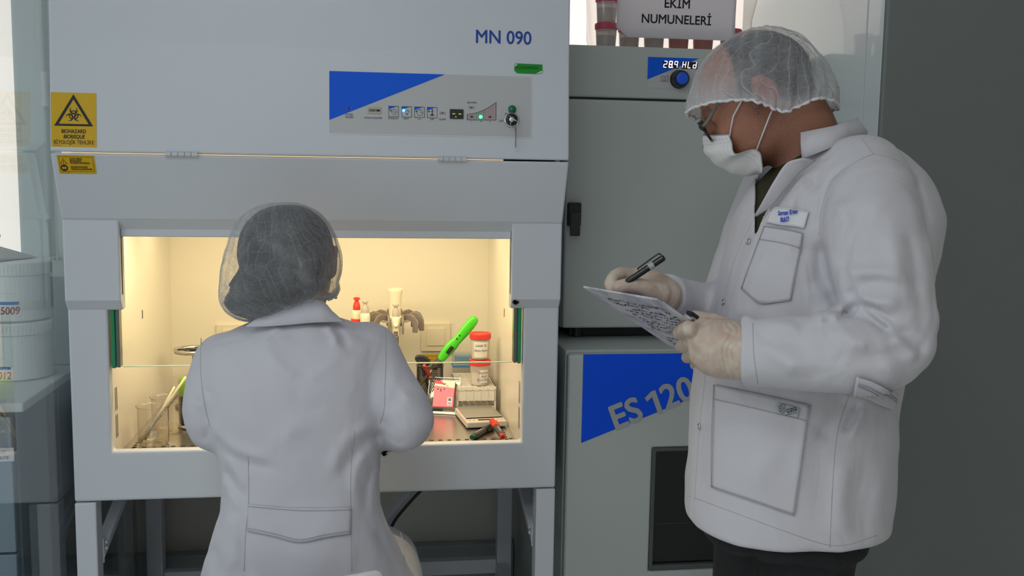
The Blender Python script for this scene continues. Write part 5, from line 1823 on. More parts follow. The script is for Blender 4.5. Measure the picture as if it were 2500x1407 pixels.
def polar(outline, c):
    """Silhouette points on the photo -> radius (px) as a function of the angle round c."""
    o = np.array(outline, float) - np.array(c, float)
    a, r = np.arctan2(-o[:, 1], o[:, 0]), np.hypot(o[:, 0], o[:, 1])
    k = np.argsort(a); a, r = a[k], r[k]
    a, r = np.concatenate([a - 2 * np.pi, a, a + 2 * np.pi]), np.concatenate([r, r, r])
    aa = np.linspace(-np.pi, np.pi, 721)
    v = np.interp(aa, a, r)
    ker = np.exp(-np.linspace(-2, 2, 15) ** 2); ker /= ker.sum()
    v = np.convolve(np.pad(v, 7, mode='wrap'), ker, 'valid')
    return lambda ang: np.interp(ang, aa, v)


def star(c, depth, outline, half, pw=2.0):
    """Radius of a head-covering shape in direction (r, u, toward the viewer): traced outline across, half depth along the view."""
    rho = polar(outline, c)
    k = depth / FPX
    def R(d):
        m = np.hypot(d[0], d[1])
        ro = rho(math.atan2(d[1], d[0])) * k
        return 1.0 / ((m / ro) ** pw + (abs(d[2]) / half) ** pw) ** (1 / pw)
    return R


def shell(name, c, depth, R, axis, phi, m, parent, nt=120, np_=36, wave=(0, 0), rim=(0, 0), seed=1):
    """Open star-shaped shell about V(c, depth): axis (r, u, toward viewer) points at the crown; phi(theta) = where the rim lies."""
    az = nrm(axis)
    ax = nrm(np.cross((0, 1, 0) if abs(az[1]) < 0.8 else (0, 0, 1), az)); ay = np.cross(az, ax)
    C = V(*c, depth)
    rs = np.random.RandomState(seed)
    ph = rs.uniform(0, 6.28, 6)
    vs, uvs = [], []
    for j in range(np_ + 1):
        t = j / np_
        for i in range(nt):
            th = 2 * math.pi * i / nt
            p = phi(th) * (0.02 + 0.98 * t)
            d = az * math.cos(p) + (ax * math.cos(th) + ay * math.sin(th)) * math.sin(p)
            r = R(d)
            w = wave[0] * (math.sin(th * wave[1] + 1.5 * math.sin(3 * t + ph[0]) + ph[1]) + 0.7 * math.sin(th * wave[1] * 0.57 + 4 * t + ph[2])) * min(1, 2.2 * t)
            w += rim[0] * math.sin(th * rim[1] + ph[3]) * max(0, (t - 0.86) / 0.14) ** 1.2
            tuck = 0.0
            r = r * (1 - tuck) + w
            q = d * r
            vs.append(C + AR * q[0] + AU * q[1] - AF * q[2])
            uvs.append((th / (2 * math.pi), t))
    fs = []
    for j in range(np_):
        for i in range(nt):
            k = (i + 1) % nt
            fs.append((j * nt + i, j * nt + k, (j + 1) * nt + k, (j + 1) * nt + i))
    fs.append(tuple(range(nt)))
    mb = MB().add(vs, fs)
    me = bpy.data.meshes.new(name)
    me.from_pydata(mb.v, [], mb.f)
    uvl = me.uv_layers.new(name='UVMap')
    for poly in me.polygons:
        for li in poly.loop_indices:
            vi = me.loops[li].vertex_index
            u, v = uvs[vi]
            if poly.index % nt == nt - 1 and u < 0.25 and poly.index < nt * np_: u += 1.0
            uvl.data[li].uv = (u, v)
    rimpts = [np.array(vs[np_ * nt + i]) for i in range(nt)]
    return link(name, me, m, parent, smooth=True), rimpts


def head_parts(O, F, U, S, s=1.0):
    """Head about the skull centre O: F = where the face looks, U = crown, S = a side."""
    O, F, U, S = np.array(O), nrm(F), nrm(U), nrm(S)
    L = lambda f, u, q: O + (F * f + U * u + S * q) * s
    A = np.stack([F, U, S])
    e = lambda f, u, q, a, b, c, rot=0.0: ell(L(f, u, q), np.array((a, b, c)) * s, A if not rot else np.stack([F * math.cos(rot) + U * math.sin(rot), -F * math.sin(rot) + U * math.cos(rot), S]))
    ch = lambda pts, n=6: chain([(*L(f, u, q), r * s) for f, u, q, r in pts], n)
    P = [(e(0.008, 0.004, 0, 0.098, 0.088, 0.076), 0), (e(0.052, -0.050, 0, 0.055, 0.078, 0.062), 0.03),
         (e(0.093, -0.004, 0, 0.020, 0.013, 0.046), 0.012), (e(0.040, -0.088, 0, 0.058, 0.040, 0.056), 0.03), (e(0.088, -0.116, 0, 0.022, 0.019, 0.024), 0.02),
         (ch([(0.106, -0.014, 0, 0.008), (0.120, -0.038, 0, 0.0095), (0.130, -0.052, 0, 0.0125)]), 0.010),
         (e(0.121, -0.054, 0.012, 0.009, 0.007, 0.007), 0.006), (e(0.121, -0.054, -0.012, 0.009, 0.007, 0.007), 0.006),
         (ch([(0.108, -0.078, -0.022, 0.006), (0.115, -0.078, 0, 0.008), (0.108, -0.078, 0.022, 0.006)]), 0.007),
         (ch([(0.106, -0.089, -0.020, 0.006), (0.113, -0.090, 0, 0.0085), (0.106, -0.089, 0.020, 0.006)]), 0.007)]
    for q in (-1, 1):
        P += [(e(0.072, -0.045, q * 0.038, 0.030, 0.024, 0.024), 0.02)]
    base = union(P)
    def sock(Pn):
        d = base(Pn)
        for q in (-1, 1):
            d = smax(d, -e(0.106, -0.020, q * 0.034, 0.014, 0.012, 0.017)(Pn), 0.010)
            d = smin(d, e(0.0885, -0.0185, q * 0.032, 0.0135, 0.0125, 0.0145)(Pn), 0.003)     # lids
            d = smax(d, -e(0.1035, -0.0205, q * 0.033, 0.006, 0.0022, 0.0115)(Pn), 0.002)      # slit
        for q in (-1, 1):
            o = smin(e(0.000, -0.026, q * 0.076, 0.019, 0.034, 0.009, -0.15)(Pn), e(-0.004, -0.020, q * 0.084, 0.020, 0.033, 0.0075, -0.15)(Pn), 0.006)
            o = smax(o, -e(0.003, -0.022, q * 0.092, 0.011, 0.021, 0.008, -0.15)(Pn), 0.006)
            d = smin(d, o, 0.006)
        return d
    return sock, L


def hand_chains(w, d, up, side, s=1.0, curl=0.5):
    """A relaxed hand: wrist w, pointing d, back of the hand up, thumb on the side direction. -> limb point lists"""
    w, d, up, side = np.array(w), nrm(d), nrm(up), nrm(side)
    q = lambda a, b, c, r: (*(w + (d * a + side * b + up * c) * s), r * s)
    out = [[q(0, 0, 0, 0.026), q(0.035, 0.004, 0.004, 0.022), q(0.075, 0.020, 0.004, 0.0135)], [q(0, 0, 0, 0.024), q(0.04, 0, 0.004, 0.020), q(0.082, 0.002, 0.006, 0.0130)],
           [q(0, -0.004, 0, 0.022), q(0.04, -0.012, 0.003, 0.018), q(0.078, -0.018, 0.003, 0.0125)], [q(0, -0.008, 0, 0.020), q(0.038, -0.022, 0, 0.016), q(0.070, -0.034, 0, 0.0115)]]
    for b, base, L, r in ((0.024, 0.078, 0.070, 0.0093), (0.003, 0.084, 0.078, 0.0096), (-0.018, 0.080, 0.072, 0.0092), (-0.036, 0.072, 0.056, 0.0082)):
        a1, a2, a3 = curl * 0.9, curl * 2.0, curl * 2.7
        p0 = np.array((base, b, 0.003)); p1 = p0 + L * 0.45 * np.array((math.cos(a1), 0, -math.sin(a1)))
        p2 = p1 + L * 0.30 * np.array((math.cos(a2), 0, -math.sin(a2))); p3 = p2 + L * 0.25 * np.array((math.cos(a3), 0, -math.sin(a3)))
        out.append([q(*p0, r * 1.1), q(*p1, r), q(*p2, r * 0.95), q(*p3, r * 0.85)])
    out.append([q(0.015, 0.018, -0.002, 0.016), q(0.045, 0.040, -0.012, 0.0125), q(0.072, 0.050, -0.022, 0.0108), q(0.094, 0.052, -0.030, 0.0095)])
    return out


def from_px(rows):
    return [(*V(px, py, d), r) for px, py, d, r in rows]

# ------------------------------------------------------------------ the standing man with the clipboard
RES = 1.0
MAN = thing('person', 'standing person in white lab coat, hair cap, mask and glasses writing on a clipboard', 'person', (0.90, -0.60, 0))
MD = 1.68
hc = (1850, 200)
mS = -nrm(ray(*hc)); mR = nrm(AR - (AR @ mS) * mS); mU = np.cross(mS, mR)
if mU @ AU < 0: mU = -mU
hF, hU = nrm(-0.84 * mR - 0.545 * mU), nrm(-0.545 * mR + 0.84 * mU)
head, HL = head_parts(V(*hc, MD), hF, hU, mS, 0.95)
neck = chain([(*HL(-0.015, -0.050, 0), 0.056), (*HL(-0.022, -0.098, 0), 0.057), (*V(1982, 390, 1.70), 0.064), (*V(2035, 470, 1.70), 0.085)], 8)
TROWS = [(318, 1995, 2085, .050, 1.70), (345, 1950, 2140, .10, 1.70), (375, 1915, 2190, .135, 1.70), (420, 1872, 2236, .165, 1.70), (470, 1832, 2262, .175, 1.70), (530, 1800, 2278, .178, 1.70),
         (600, 1785, 2272, .172, 1.70), (700, 1757, 2250, .165, 1.70), (800, 1732, 2222, .158, 1.70), (900, 1703, 2196, .155, 1.70), (1000, 1694, 2178, .157, 1.70),
         (1100, 1684, 2172, .160, 1.70), (1200, 1677, 2162, .164, 1.70), (1300, 1672, 2150, .166, 1.70), (1400, 1670, 2140, .166, 1.70)]
HEM = 0.832
larm = from_px([(2105, 434, 1.585, .067), (2128, 520, 1.535, .078), (2136, 620, 1.50, .079), (2156, 730, 1.475, .073), (2180, 812, 1.465, .063), (2156, 860, 1.455, .058), (2100, 868, 1.445, .058), (2020, 866, 1.455, .056), (1920, 863, 1.475, .053), (1815, 861, 1.50, .0485), (1770, 858, 1.51, .047)])
rarm = from_px([(1905, 440, 1.86, .065), (1850, 560, 1.93, .062), (1800, 690, 1.93, .058), (1770, 752, 1.885, .053), (1700, 750, 1.79, .046), (1640, 730, 1.715, .040), (1600, 716, 1.67, .038)])
lcuff, rcuff = V(1817, 861, 1.50), V(1622, 722, 1.695)
ldir, rdir = nrm(V(1770, 858, 1.51) - V(1920, 863, 1.475)), nrm(V(1600, 716, 1.67) - V(1700, 750, 1.79))
# hands: palm and five fingers each, as limb lists
cA, cB = V(1424, 700, 1.66), V(1604, 731, 1.50)
e1, e2 = nrm(cB - cA), AR * 0.168 - AU * 0.113 + AF * 0.143
e2 = nrm(e2 - e1 * (e1 @ e2)); nB = nrm(np.cross(e1, e2)); nB = nB if nB[2] > 0 else -nB


def under(px, py, gap):
    """Point on the near side of the board, gap below its back."""
    d = ray(px, py)
    t = ((cA - nB * (0.0017 + gap) - CAM) @ nB) / (d @ nB)
    return CAM + t * d


LH = [from_px(r) for r in (
    [(1835, 858, 1.502, .032), (1770, 838, 1.510, .034), (1716, 806, 1.528, .0180)],
    [(1835, 862, 1.502, .032), (1765, 848, 1.504, .034), (1710, 832, 1.518, .0180)],
    [(1835, 868, 1.502, .030), (1768, 866, 1.508, .030), (1716, 856, 1.522, .0170)],
    [(1835, 872, 1.505, .028), (1775, 876, 1.518, .024), (1728, 878, 1.536, .0145)])]
for base, mid, tip, r in (((1716, 806, 1.528), (1684, 803), (1659, 812), .0120), ((1710, 832, 1.518), (1684, 836), (1664, 846), .0122), ((1716, 856, 1.522), (1692, 864), (1678, 873), .0116), ((1728, 878, 1.536), (1707, 885), (1697, 891), .0102)):
    b0, m0, t0 = V(*base), under(*mid, r * 1.25), under(*tip, r * 0.95)
    LH.append([(*b0, r * 1.06), (*(b0 * 0.5 + m0 * 0.5 - nB * 0.004), r * 1.03), (*m0, r), (*(m0 * 0.45 + t0 * 0.55), r * 0.97), (*t0, r * 0.88)])
LH.append(from_px([(1800, 830, 1.520, .022), (1760, 797, 1.535, .0160), (1716, 780, 1.556, .0125), (1686, 776, 1.572, .0110)]))
RHd = [from_px(r) for r in (
    [(1622, 722, 1.662, .026), (1590, 694, 1.662, .022), (1556, 678, 1.662, .0150)],
    [(1622, 722, 1.672, .026), (1588, 694, 1.680, .022), (1549, 682, 1.684, .0150)],
    [(1622, 724, 1.682, .024), (1588, 700, 1.694, .020), (1548, 694, 1.702, .0140)],
    [(1622, 726, 1.687, .022), (1590, 708, 1.707, .017), (1552, 706, 1.717, .0125)],
    [(1556, 676, 1.662, .0118), (1516, 668, 1.644, .0108), (1494, 684, 1.627, .0100), (1494, 706, 1.620, .0090)],
    [(1549, 682, 1.684, .0118), (1508, 676, 1.672, .0108), (1490, 694, 1.652, .0100), (1502, 711, 1.637, .0090)],
    [(1548, 694, 1.702, .0112), (1512, 690, 1.700, .0104), (1498, 706, 1.682, .0096), (1514, 715, 1.668, .0088)],
    [(1552, 706, 1.717, .0102), (1522, 704, 1.720, .0094), (1510, 716, 1.702, .0088), (1526, 721, 1.688, .0080)],
    [(1610, 718, 1.640, .018), (1578, 704, 1.624, .0140), (1540, 696, 1.612, .0118), (1512, 700, 1.608, .0102)])]


def hand_fn(H, grow, wob=0.0, seed=3):
    g = union([(chain(r, 6, grow), 0.006 if i else 0) for i, r in enumerate(H)])
    return ripple(g, wob, 420, seed) if wob else g


trunk = stack(TROWS, -0.034, zlo=0.90, zhi=V(2040, 350, 1.70)[2])
legs = [[(*V(1985, 1190, 1.660)[:2], 0.93, .074), (*(V(1985, 1190, 1.660)[:2] + np.array((-0.008, 0))), 0.50, .056), (*(V(1985, 1190, 1.660)[:2]), 0.09, .040)],
        [(*V(1868, 1190, 1.775)[:2], 0.93, .074), (*(V(1868, 1190, 1.775)[:2] + np.array((-0.02, 0))), 0.50, .056), (*(V(1868, 1190, 1.775)[:2] + np.array((-0.01, 0.02))), 0.09, .040)]]
body_f = union([(head, 0), (neck, 0.02), (trunk, 0.02)] + [(chain(larm, 12, -0.014), 0.02), (chain(rarm, 10, -0.012), 0.02)] + [(hand_fn(LH, -0.0022), 0.01), (hand_fn(RHd, -0.0022), 0.01)] + [(chain(l, 6, -0.024), 0.02) for l in legs])


def man_attr(vs):
    q = vs - V(*hc, MD)
    f, u, s = q @ hF, q @ hU, q @ mS
    st = np.clip((0.098 - f) / 0.03, 0, 1) * np.clip((f + 0.045) / 0.03, 0, 1) * np.clip((-0.048 - u) / 0.02, 0, 1) * np.clip((u + 0.20) / 0.05, 0, 1)
    side = np.exp(-((f - 0.022) / 0.012) ** 2 - ((u + 0.035) / 0.02) ** 2) * 1.3           # sideburn
    nape = np.clip((-0.052 - f) / 0.02, 0, 1) * np.clip((u + 0.135) / 0.05, 0, 1)
    brow = np.exp(-((u - 0.004) / 0.006) ** 2) * (f > 0.085) * np.clip((abs(s) - 0.012) / 0.01, 0, 1) * 2.2
    flush = np.exp(-((f - 0) / 0.03) ** 2 - ((u + 0.02) / 0.035) ** 2) * np.clip((abs(s) - 0.068) / 0.008, 0, 1)
    nose = np.exp(-((f - 0.128) / 0.02) ** 2 - ((u + 0.045) / 0.02) ** 2) * 0.5
    return {'stubble': np.clip(0.55 * st + side + nape + brow, 0, 1.6), 'flush': np.clip(flush + nose, 0, 1)}


skin_of('body', body_f, (0.40, -0.98, 0.04), (1.16, -0.16, 1.70), 0.0038 * RES, M_SKIN, MAN, 1, man_attr)

# shirt, coat, trousers, shoes
sh0, sh1 = stack(TROWS, -0.008, zlo=1.02, zhi=V(2030, 360, 1.70)[2]), ell(V(1893, 458, 1.64), (0.085, 0.11, 0.085))
shirt_f = union([(stack(TROWS, -0.024, zlo=1.02, zhi=V(2030, 360, 1.70)[2]), 0), (lambda P: smax(sh0(P), sh1(P), 0.01), 0), (cut(chain([(*V(1985, 430, 1.70), 0.074), (*V(2005, 470, 1.70), 0.09)], 3), V(1978, 412, 1.70), (V(1965, 380, 1.70) - V(2005, 470, 1.70))), 0.02)])
VB, VL1, VL2 = V(1845, 524, 1.60), V(1962, 382, 1.62), V(1846, 420, 1.76)
tF = nrm(-0.82 * EH - 0.57 * EV).astype(float)
n1 = np.cross(VL1 - VB, tF); n1 *= np.sign(n1 @ (VL2 - VB)); n1 = nrm(n1)
n2 = np.cross(VL2 - VB, ray(1848, 480)); n2 *= np.sign(n2 @ (VL1 - VB)); n2 = nrm(n2)
NC = V(2020, 400, 1.70)


def vneck(P):
    w = np.maximum(np.maximum(-((P - VB.astype(F32)) @ n1.astype(F32)), -((P - VB.astype(F32)) @ n2.astype(F32))), -((P - NC.astype(F32)) @ tF.astype(F32)) - 0.03)
    return w


skin_of('shirt', shirt_f, (0.62, -0.86, 0.98), (1.12, -0.34, 1.50), 0.004 * RES, M_SHIRT, MAN, 2)
torso = stack(TROWS, 0.0, zlo=HEM, zhi=V(2040, 326, 1.70)[2], rnd=0.03)
torso_v = lambda P: smax(torso(P), -vneck(P), 0.004)
neckhole = chain([(*HL(-0.05, -0.095, 0), 0.055), (*V(1996, 385, 1.70), 0.066), (*V(2030, 440, 1.70), 0.066)], 5)
torso_n = lambda P: smax(torso_v(P), -neckhole(P), 0.006)
coat_f = union([(torso_n, 0), (cut(chain(larm, 14), lcuff, ldir, 0.003), 0.018), (cut(chain(rarm, 12), rcuff, rdir, 0.003), 0.03)])
coat_f = ripple(coat_f, 0.0022, 26, 5)
coat_f = ripple(coat_f, 0.0009, 75, 9)
coat_f = folds(coat_f, [
    ([(2052, 772), (2085, 752), (2118, 738)], 0.0070, -0.0103), ([(2102, 741), (2140, 760), (2188, 790)], 0.0060, -0.0087), ([(2097, 748), (2136, 784), (2174, 814)], 0.0060, -0.0079),
    ([(2108, 752), (2150, 776), (2186, 806)], 0.0060, 0.0069), ([(2092, 732), (2140, 738), (2205, 742)], 0.0100, 0.0108), ([(2066, 672), (2093, 664), (2150, 664), (2210, 676)], 0.0120, 0.0095),
    ([(2072, 700), (2085, 725), (2100, 735)], 0.0100, -0.0081), ([(2190, 795), (2225, 830), (2262, 866)], 0.0080, -0.0069), ([(2176, 816), (2215, 852), (2240, 885)], 0.0100, 0.0067),
    ([(2030, 800), (2080, 830), (2130, 850)], .012, .006), ([(1900, 812), (1960, 850), (2040, 868)], .012, -.005), ([(1860, 830), (1900, 870), (1960, 900)], .012, .005), ([(2120, 880), (2180, 862), (2240, 850)], .012, -.005),
    ([(2170, 560), (2190, 640), (2196, 720)], .014, .006), ([(2215, 560), (2232, 650), (2236, 740)], .010, -.005), ([(2040, 470), (2060, 540), (2050, 620)], .012, .005), ([(2090, 700), (2150, 690), (2230, 704)], .010, -.006),
    ([(1985, 783), (2022, 766), (2058, 776)], 0.0100, 0.0121), ([(2135, 497), (2075, 600), (2058, 666)], 0.0140, -0.0081), ([(2160, 470), (2110, 560), (2085, 640)], 0.0120, 0.0054),
    ([(2230, 430), (2252, 500), (2262, 600)], 0.0080, -0.0059), ([(2085, 400), (2030, 440), (2006, 510), (2000, 580)], 0.0060, -0.0059), ([(2000, 580), (2012, 670), (2050, 765)], 0.0100, -0.0129),
    ([(1870, 800), (1905, 790), (1960, 815)], 0.0100, 0.0067), ([(1850, 800), (1870, 830), (1900, 835)], 0.0080, -0.0040), ([(1960, 905), (2060, 880), (2160, 872)], 0.0140, -0.0054),
    ([(1900, 900), (2000, 890), (2100, 900)], 0.0120, 0.0054), ([(2240, 700), (2250, 760), (2245, 830)], 0.0100, -0.0040),
    ([(2080, 965), (2040, 1020), (1990, 1080)], 0.0140, -0.0095), ([(2100, 975), (2080, 1020), (2055, 1060)], 0.0070, -0.0079), ([(2112, 985), (2095, 1030), (2075, 1080)], 0.0060, 0.0050),
    ([(1990, 1010), (1960, 1100), (1952, 1200)], 0.0150, 0.0067), ([(1900, 1090), (1860, 1150), (1800, 1180)], 0.0200, 0.0054), ([(2110, 1100), (2095, 1220), (2085, 1330)], 0.0200, -0.0081),
    ([(2060, 1120), (2055, 1230), (2060, 1340)], 0.0200, 0.0067), ([(1725, 1020), (1715, 1120), (1712, 1220)], 0.0140, -0.0054), ([(1930, 600), (1985, 640), (2000, 720)], 0.0160, -0.0095),
    ([(1850, 640), (1840, 700), (1800, 780)], 0.0180, 0.0054), ([(1980, 430), (1930, 500), (1900, 560)], 0.0120, 0.0054), ([(2010, 420), (1960, 480), (1950, 540)], 0.0100, -0.0054),
    ([(1765, 790), (1800, 770), (1850, 770)], 0.0120, 0.0054)], 1.5000, 0.2400)
COAT = skin_of('lab_coat', coat_f, (0.50, -0.98, 0.80), (1.18, -0.12, 1.52), 0.0036 * RES, M_COAT, MAN, 1)
tr_f = union([(chain(l, 8, 0.010), 0.03) for l in [[(*p[:3], p[3]) for p in q] for q in legs]] + [(stack(TROWS[8:], -0.032, zlo=0.80, zhi=0.96), 0.03)])
tr_f = folds(lambda P, g=cut(tr_f, (0, 0, 0.055), (0, 0, -1), 0.004): g(P), [([(2035, 1340), (2040, 1440), (2042, 1600)], .008, .006), ([(1850, 1290), (1835, 1400), (1830, 1600)], .010, -.006)], 1.55, 0.2)
skin_of('trousers', tr_f, (0.56, -0.92, 0.03), (1.10, -0.22, 1.02), 0.006 * RES, M_TROUS, MAN, 2)
for l in legs:
    a = np.array(l[-1][:3])
    fd = np.array((tF[0], tF[1], 0)) / np.hypot(tF[0], tF[1])
    sh = union([(chain([(*(a - fd * 0.045 + (0, 0, -0.05)), .036), (*(a + fd * 0.05 + (0, 0, -0.052)), .036), (*(a + fd * 0.15 + (0, 0, -0.060)), .030)], 6), 0), (chain([(*(a + (0, 0, -0.04)), .043), (*(a + (0, 0, 0.0)), .047)], 2), 0.02)])
    shc = lambda P, g=sh: smax(g(P), 0.002 - P[:, 2], 0.003)
    skin_of('shoe', shc, a - (0.24, 0.2, 0.1), a + (0.14, 0.14, 0.08), 0.005, M_SHOE, MAN, 2)
# gloves
M_GLOVE = mat('latex', (0.66, 0.55, 0.46), 0.42, sss=0.12, bump=(70, 0.5, 0.003))
_nt = M_GLOVE.node_tree
_n = _nt.nodes.new('ShaderNodeTexNoise'); _n.inputs['Scale'].default_value = 26; _n.inputs['Detail'].default_value = 3; _n.inputs['Distortion'].default_value = 1.5
_tc = _nt.nodes.new('ShaderNodeTexCoord'); _nt.links.new(_tc.outputs['Object'], _n.inputs['Vector'])
_cr = _nt.nodes.new('ShaderNodeValToRGB')
_cr.color_ramp.elements[0].position, _cr.color_ramp.elements[1].position = 0.28, 0.78
_cr.color_ramp.elements[0].color, _cr.color_ramp.elements[1].color = (0.56, 0.40, 0.33, 1), (0.70, 0.62, 0.50, 1)
_nt.links.new(_n.outputs['Fac'], _cr.inputs['Fac']); _nt.links.new(_cr.outputs['Color'], _nt.nodes['Principled BSDF'].inputs['Base Color'])


def glove(H, wrist, wdir, lo_, hi_, seed, wr):
    g = hand_fn(H, 0.0004, 0.0, seed)
    w0 = np.array(wrist); wd = np.array(wdir)
    sleeve = chain([(*(w0 - wd * 0.020), wr), (*(w0 + wd * 0.040), wr * 0.97)], 2)
    g2 = lambda P: smin(g(P), sleeve(P), 0.014)
    g2 = cut(g2, w0 - wd * 0.016, -wd, 0.002)
    # stretched wrinkles running across the back of the hand and round the wrist
    def wr_(P):
        d = g2(P)
        t = (P - w0.astype(F32)) @ wd.astype(F32)
        o = P @ np.array((61, 37, 83), F32) / 1.0
        o2 = P @ np.array((-90, 140, 55), F32)
        m = 0.0010 * np.sin(t * 640 + 3.2 * np.sin(o) + 2.0 * np.sin(o2)) * np.exp(-((t - 0.014) / 0.020) ** 2)
        m += 0.0008 * np.sin(t * 260 + 3.0 * np.sin(o * 0.8 + 1) + 2.5 * np.sin(o2 * 0.7)) * np.exp(-((t - 0.06) / 0.035) ** 2)
        return d - m.astype(F32)
    vs, Q = extract(wr_, lo_, hi_, 0.0021 * RES, 1)
    G = np_mesh('glove', vs, Q, M_GLOVE, MAN)
    return G


pl = np.array([p[:3] for r in LH for p in r]); pr = np.array([p[:3] for r in RHd for p in r])
GL = glove(LH, V(1812, 860, 1.501), ldir, pl.min(0) - 0.045, pl.max(0) + 0.045, 4, 0.040)
GR = glove(RHd, V(1620, 721, 1.695), rdir, pr.min(0) - 0.035, pr.max(0) + 0.035, 6, 0.030)

# hair under the cap, cap, eyes
hc2 = (1856, 196)
hair_out = [(1975, 196), (1972, 160), (1950, 120), (1900, 88), (1850, 80), (1800, 92), (1748, 118), (1722, 160), (1712, 200), (1712, 240), (1740, 290), (1850, 335), (1940, 335), (1992, 305), (1994, 260), (1984, 225)]
Rh = star(hc2, MD, hair_out, 0.0765, 2.3)
cap_out = [(2036, 196 + 58), (2037, 235), (2025, 205), (2008, 172), (1982, 140), (1940, 100), (1900, 82), (1855, 74), (1810, 84), (1765, 108), (1725, 142), (1702, 180), (1690, 215), (1680, 250), (1684, 276), (1698, 312), (1750, 338), (1856, 350), (1960, 338), (2018, 305), (2034, 274)]
Rc = star(hc2, MD, cap_out, 0.106, 2.5)
M_CAP = cap_mat('cap_fleece', 0.30, 0.8, 36, 10)


def man_phi(th):
    return 2.0


# rim follows a level line round the brow, dipping over the ear
def rim_phi(c, axis, R, level):
    az = nrm(axis)
    ax = nrm(np.cross((0, 1, 0) if abs(az[1]) < 0.8 else (0, 0, 1), az)); ay = np.cross(az, ax)
    def phi(th):
        best = 1.2
        for p in np.linspace(1.0, 2.7, 120):
            d = az * math.cos(p) + (ax * math.cos(th) + ay * math.sin(th)) * math.sin(p)
            q = d * R(d)
            if q[1] < level(q[0], q[2]): break
            best = p
        return best
    T = np.array([phi(2 * math.pi * i / 240) for i in range(240)])
    ker = np.ones(7) / 7
    T = np.convolve(np.pad(T, 3, mode='wrap'), ker, 'valid')
    return lambda th: float(np.interp(th % (2 * math.pi), np.linspace(0, 2 * math.pi, 241), np.append(T, T[0])))


kpx = MD / FPX
_ss = lambda t: (lambda c: c * c * (3 - 2 * c))(min(1, max(0, t)))
lev_h = lambda r, s: kpx * (-66 + 0 * _ss((70 - abs(r / kpx + 10)) / 40) + 150 * _ss((-r / kpx - 66) / 40))
HAIR, _ = shell('hair', hc2, MD, Rh, (0.25, 1, 0), rim_phi(hc2, (0.25, 1, 0), Rh, lev_h), M_HAIR, MAN, 120, 30)
lev = lambda r, s: -kpx * (75 + 26 * math.exp(-((r / kpx - 22) / 48) ** 2) - 8 * math.exp(-((r / kpx - 110) / 40) ** 2))
CAP, rim = shell('hair_cap', hc2, MD, Rc, (0, 1, 0), rim_phi(hc2, (0, 1, 0), Rc, lev), M_CAP, MAN, 160, 44, (0.0016, 26), (0.0025, 48), 2)
MB().tube([p + np.array((0, 0, 0.001 * math.sin(i * 1.7))) for i, p in enumerate(rim)], [0.0024 + 0.0008 * math.sin(i * 2.3) for i in range(len(rim))], 6, closed=True).obj('elastic_hem', mat('cap_white', (0.74, 0.74, 0.76), 0.9), CAP, smooth=True)
for q in (-1, 1):
    c = HL(0.0885, -0.0195, q * 0.0315)
    ey = MB().lathe([(0.0001, -0.0115), (0.006, -0.0098), (0.0098, -0.006), (0.0115, 0), (0.0098, 0.006), (0.006, 0.0098), (0.0001, 0.0115)], c, 20, axis=hF).obj('eye', mat('eye_white', (0.40, 0.36, 0.34), 0.25), MAN, smooth=True)
    MB().lathe([(0.0052, 0.0100), (0.003, 0.0114), (0.0001, 0.0118)], c, 16, axis=hF).obj('iris', mat('dark_iris', (0.03, 0.018, 0.012), 0.1), ey, smooth=True)

# glasses
GLS = bpy.data.objects.new('glasses', None); COL.objects.link(GLS); GLS.parent = MAN; GLS.location = (0, 0, 0)
M_FRM = mat('black_frame', (0.012, 0.012, 0.014), 0.22)
gU = nrm(hU + 0.10 * hF); gF = nrm(np.cross(gU, mS)); gF = gF if gF @ hF > 0 else -gF
for q in (-1, 1):
    c = HL(0.121, -0.026, q * 0.034)
    pts = []
    for i in range(32):
        a = 2 * math.pi * i / 32
        x = 0.026 * math.copysign(abs(math.cos(a)) ** 0.6, math.cos(a)); y = 0.0185 * math.copysign(abs(math.sin(a)) ** 0.6, math.sin(a))
        pts.append(c + mS * x + gU * y - gF * (0.10 * abs(x + q * 0.0) * (1 if x * q > 0 else 0)))
    MB().tube(pts, 0.0023, 8, closed=True).obj('lens_rim', M_FRM, GLS, smooth=True)
    MB().add([p - gF * 0.0002 for p in pts], [tuple(range(32))]).obj('lens', glass_mat('lens_glass', (0.93, 0.95, 0.95), (0.6, 0.66, 0.68), 2.5), GLS)
    e = c + mS * q * 0.0275 + gU * 0.010
    MB().tube([e, e - gF * 0.012 + mS * q * 0.010, HL(0.075, 0.004, q * 0.073), HL(0.03, 0.000, q * 0.0785), HL(0.004, -0.006, q * 0.080), HL(-0.012, -0.030, q * 0.080)], [0.0030, 0.0030, 0.0024, 0.0022, 0.0022, 0.0020], 8).obj('temple', mat('grey_temple', (0.16, 0.18, 0.15), 0.3), GLS, smooth=True)
    MB().obox(e - gF * 0.003 + mS * q * 0.003, mS, gU, gF, 0.004, 0.0045, 0.004).obj('temple_hinge', M_FRM, GLS, bevel=0.001)
MB().tube([HL(0.1215, -0.020, -0.009), HL(0.1255, -0.016, 0), HL(0.1215, -0.020, 0.009)], 0.0018, 8).obj('bridge', M_FRM, GLS, smooth=True)

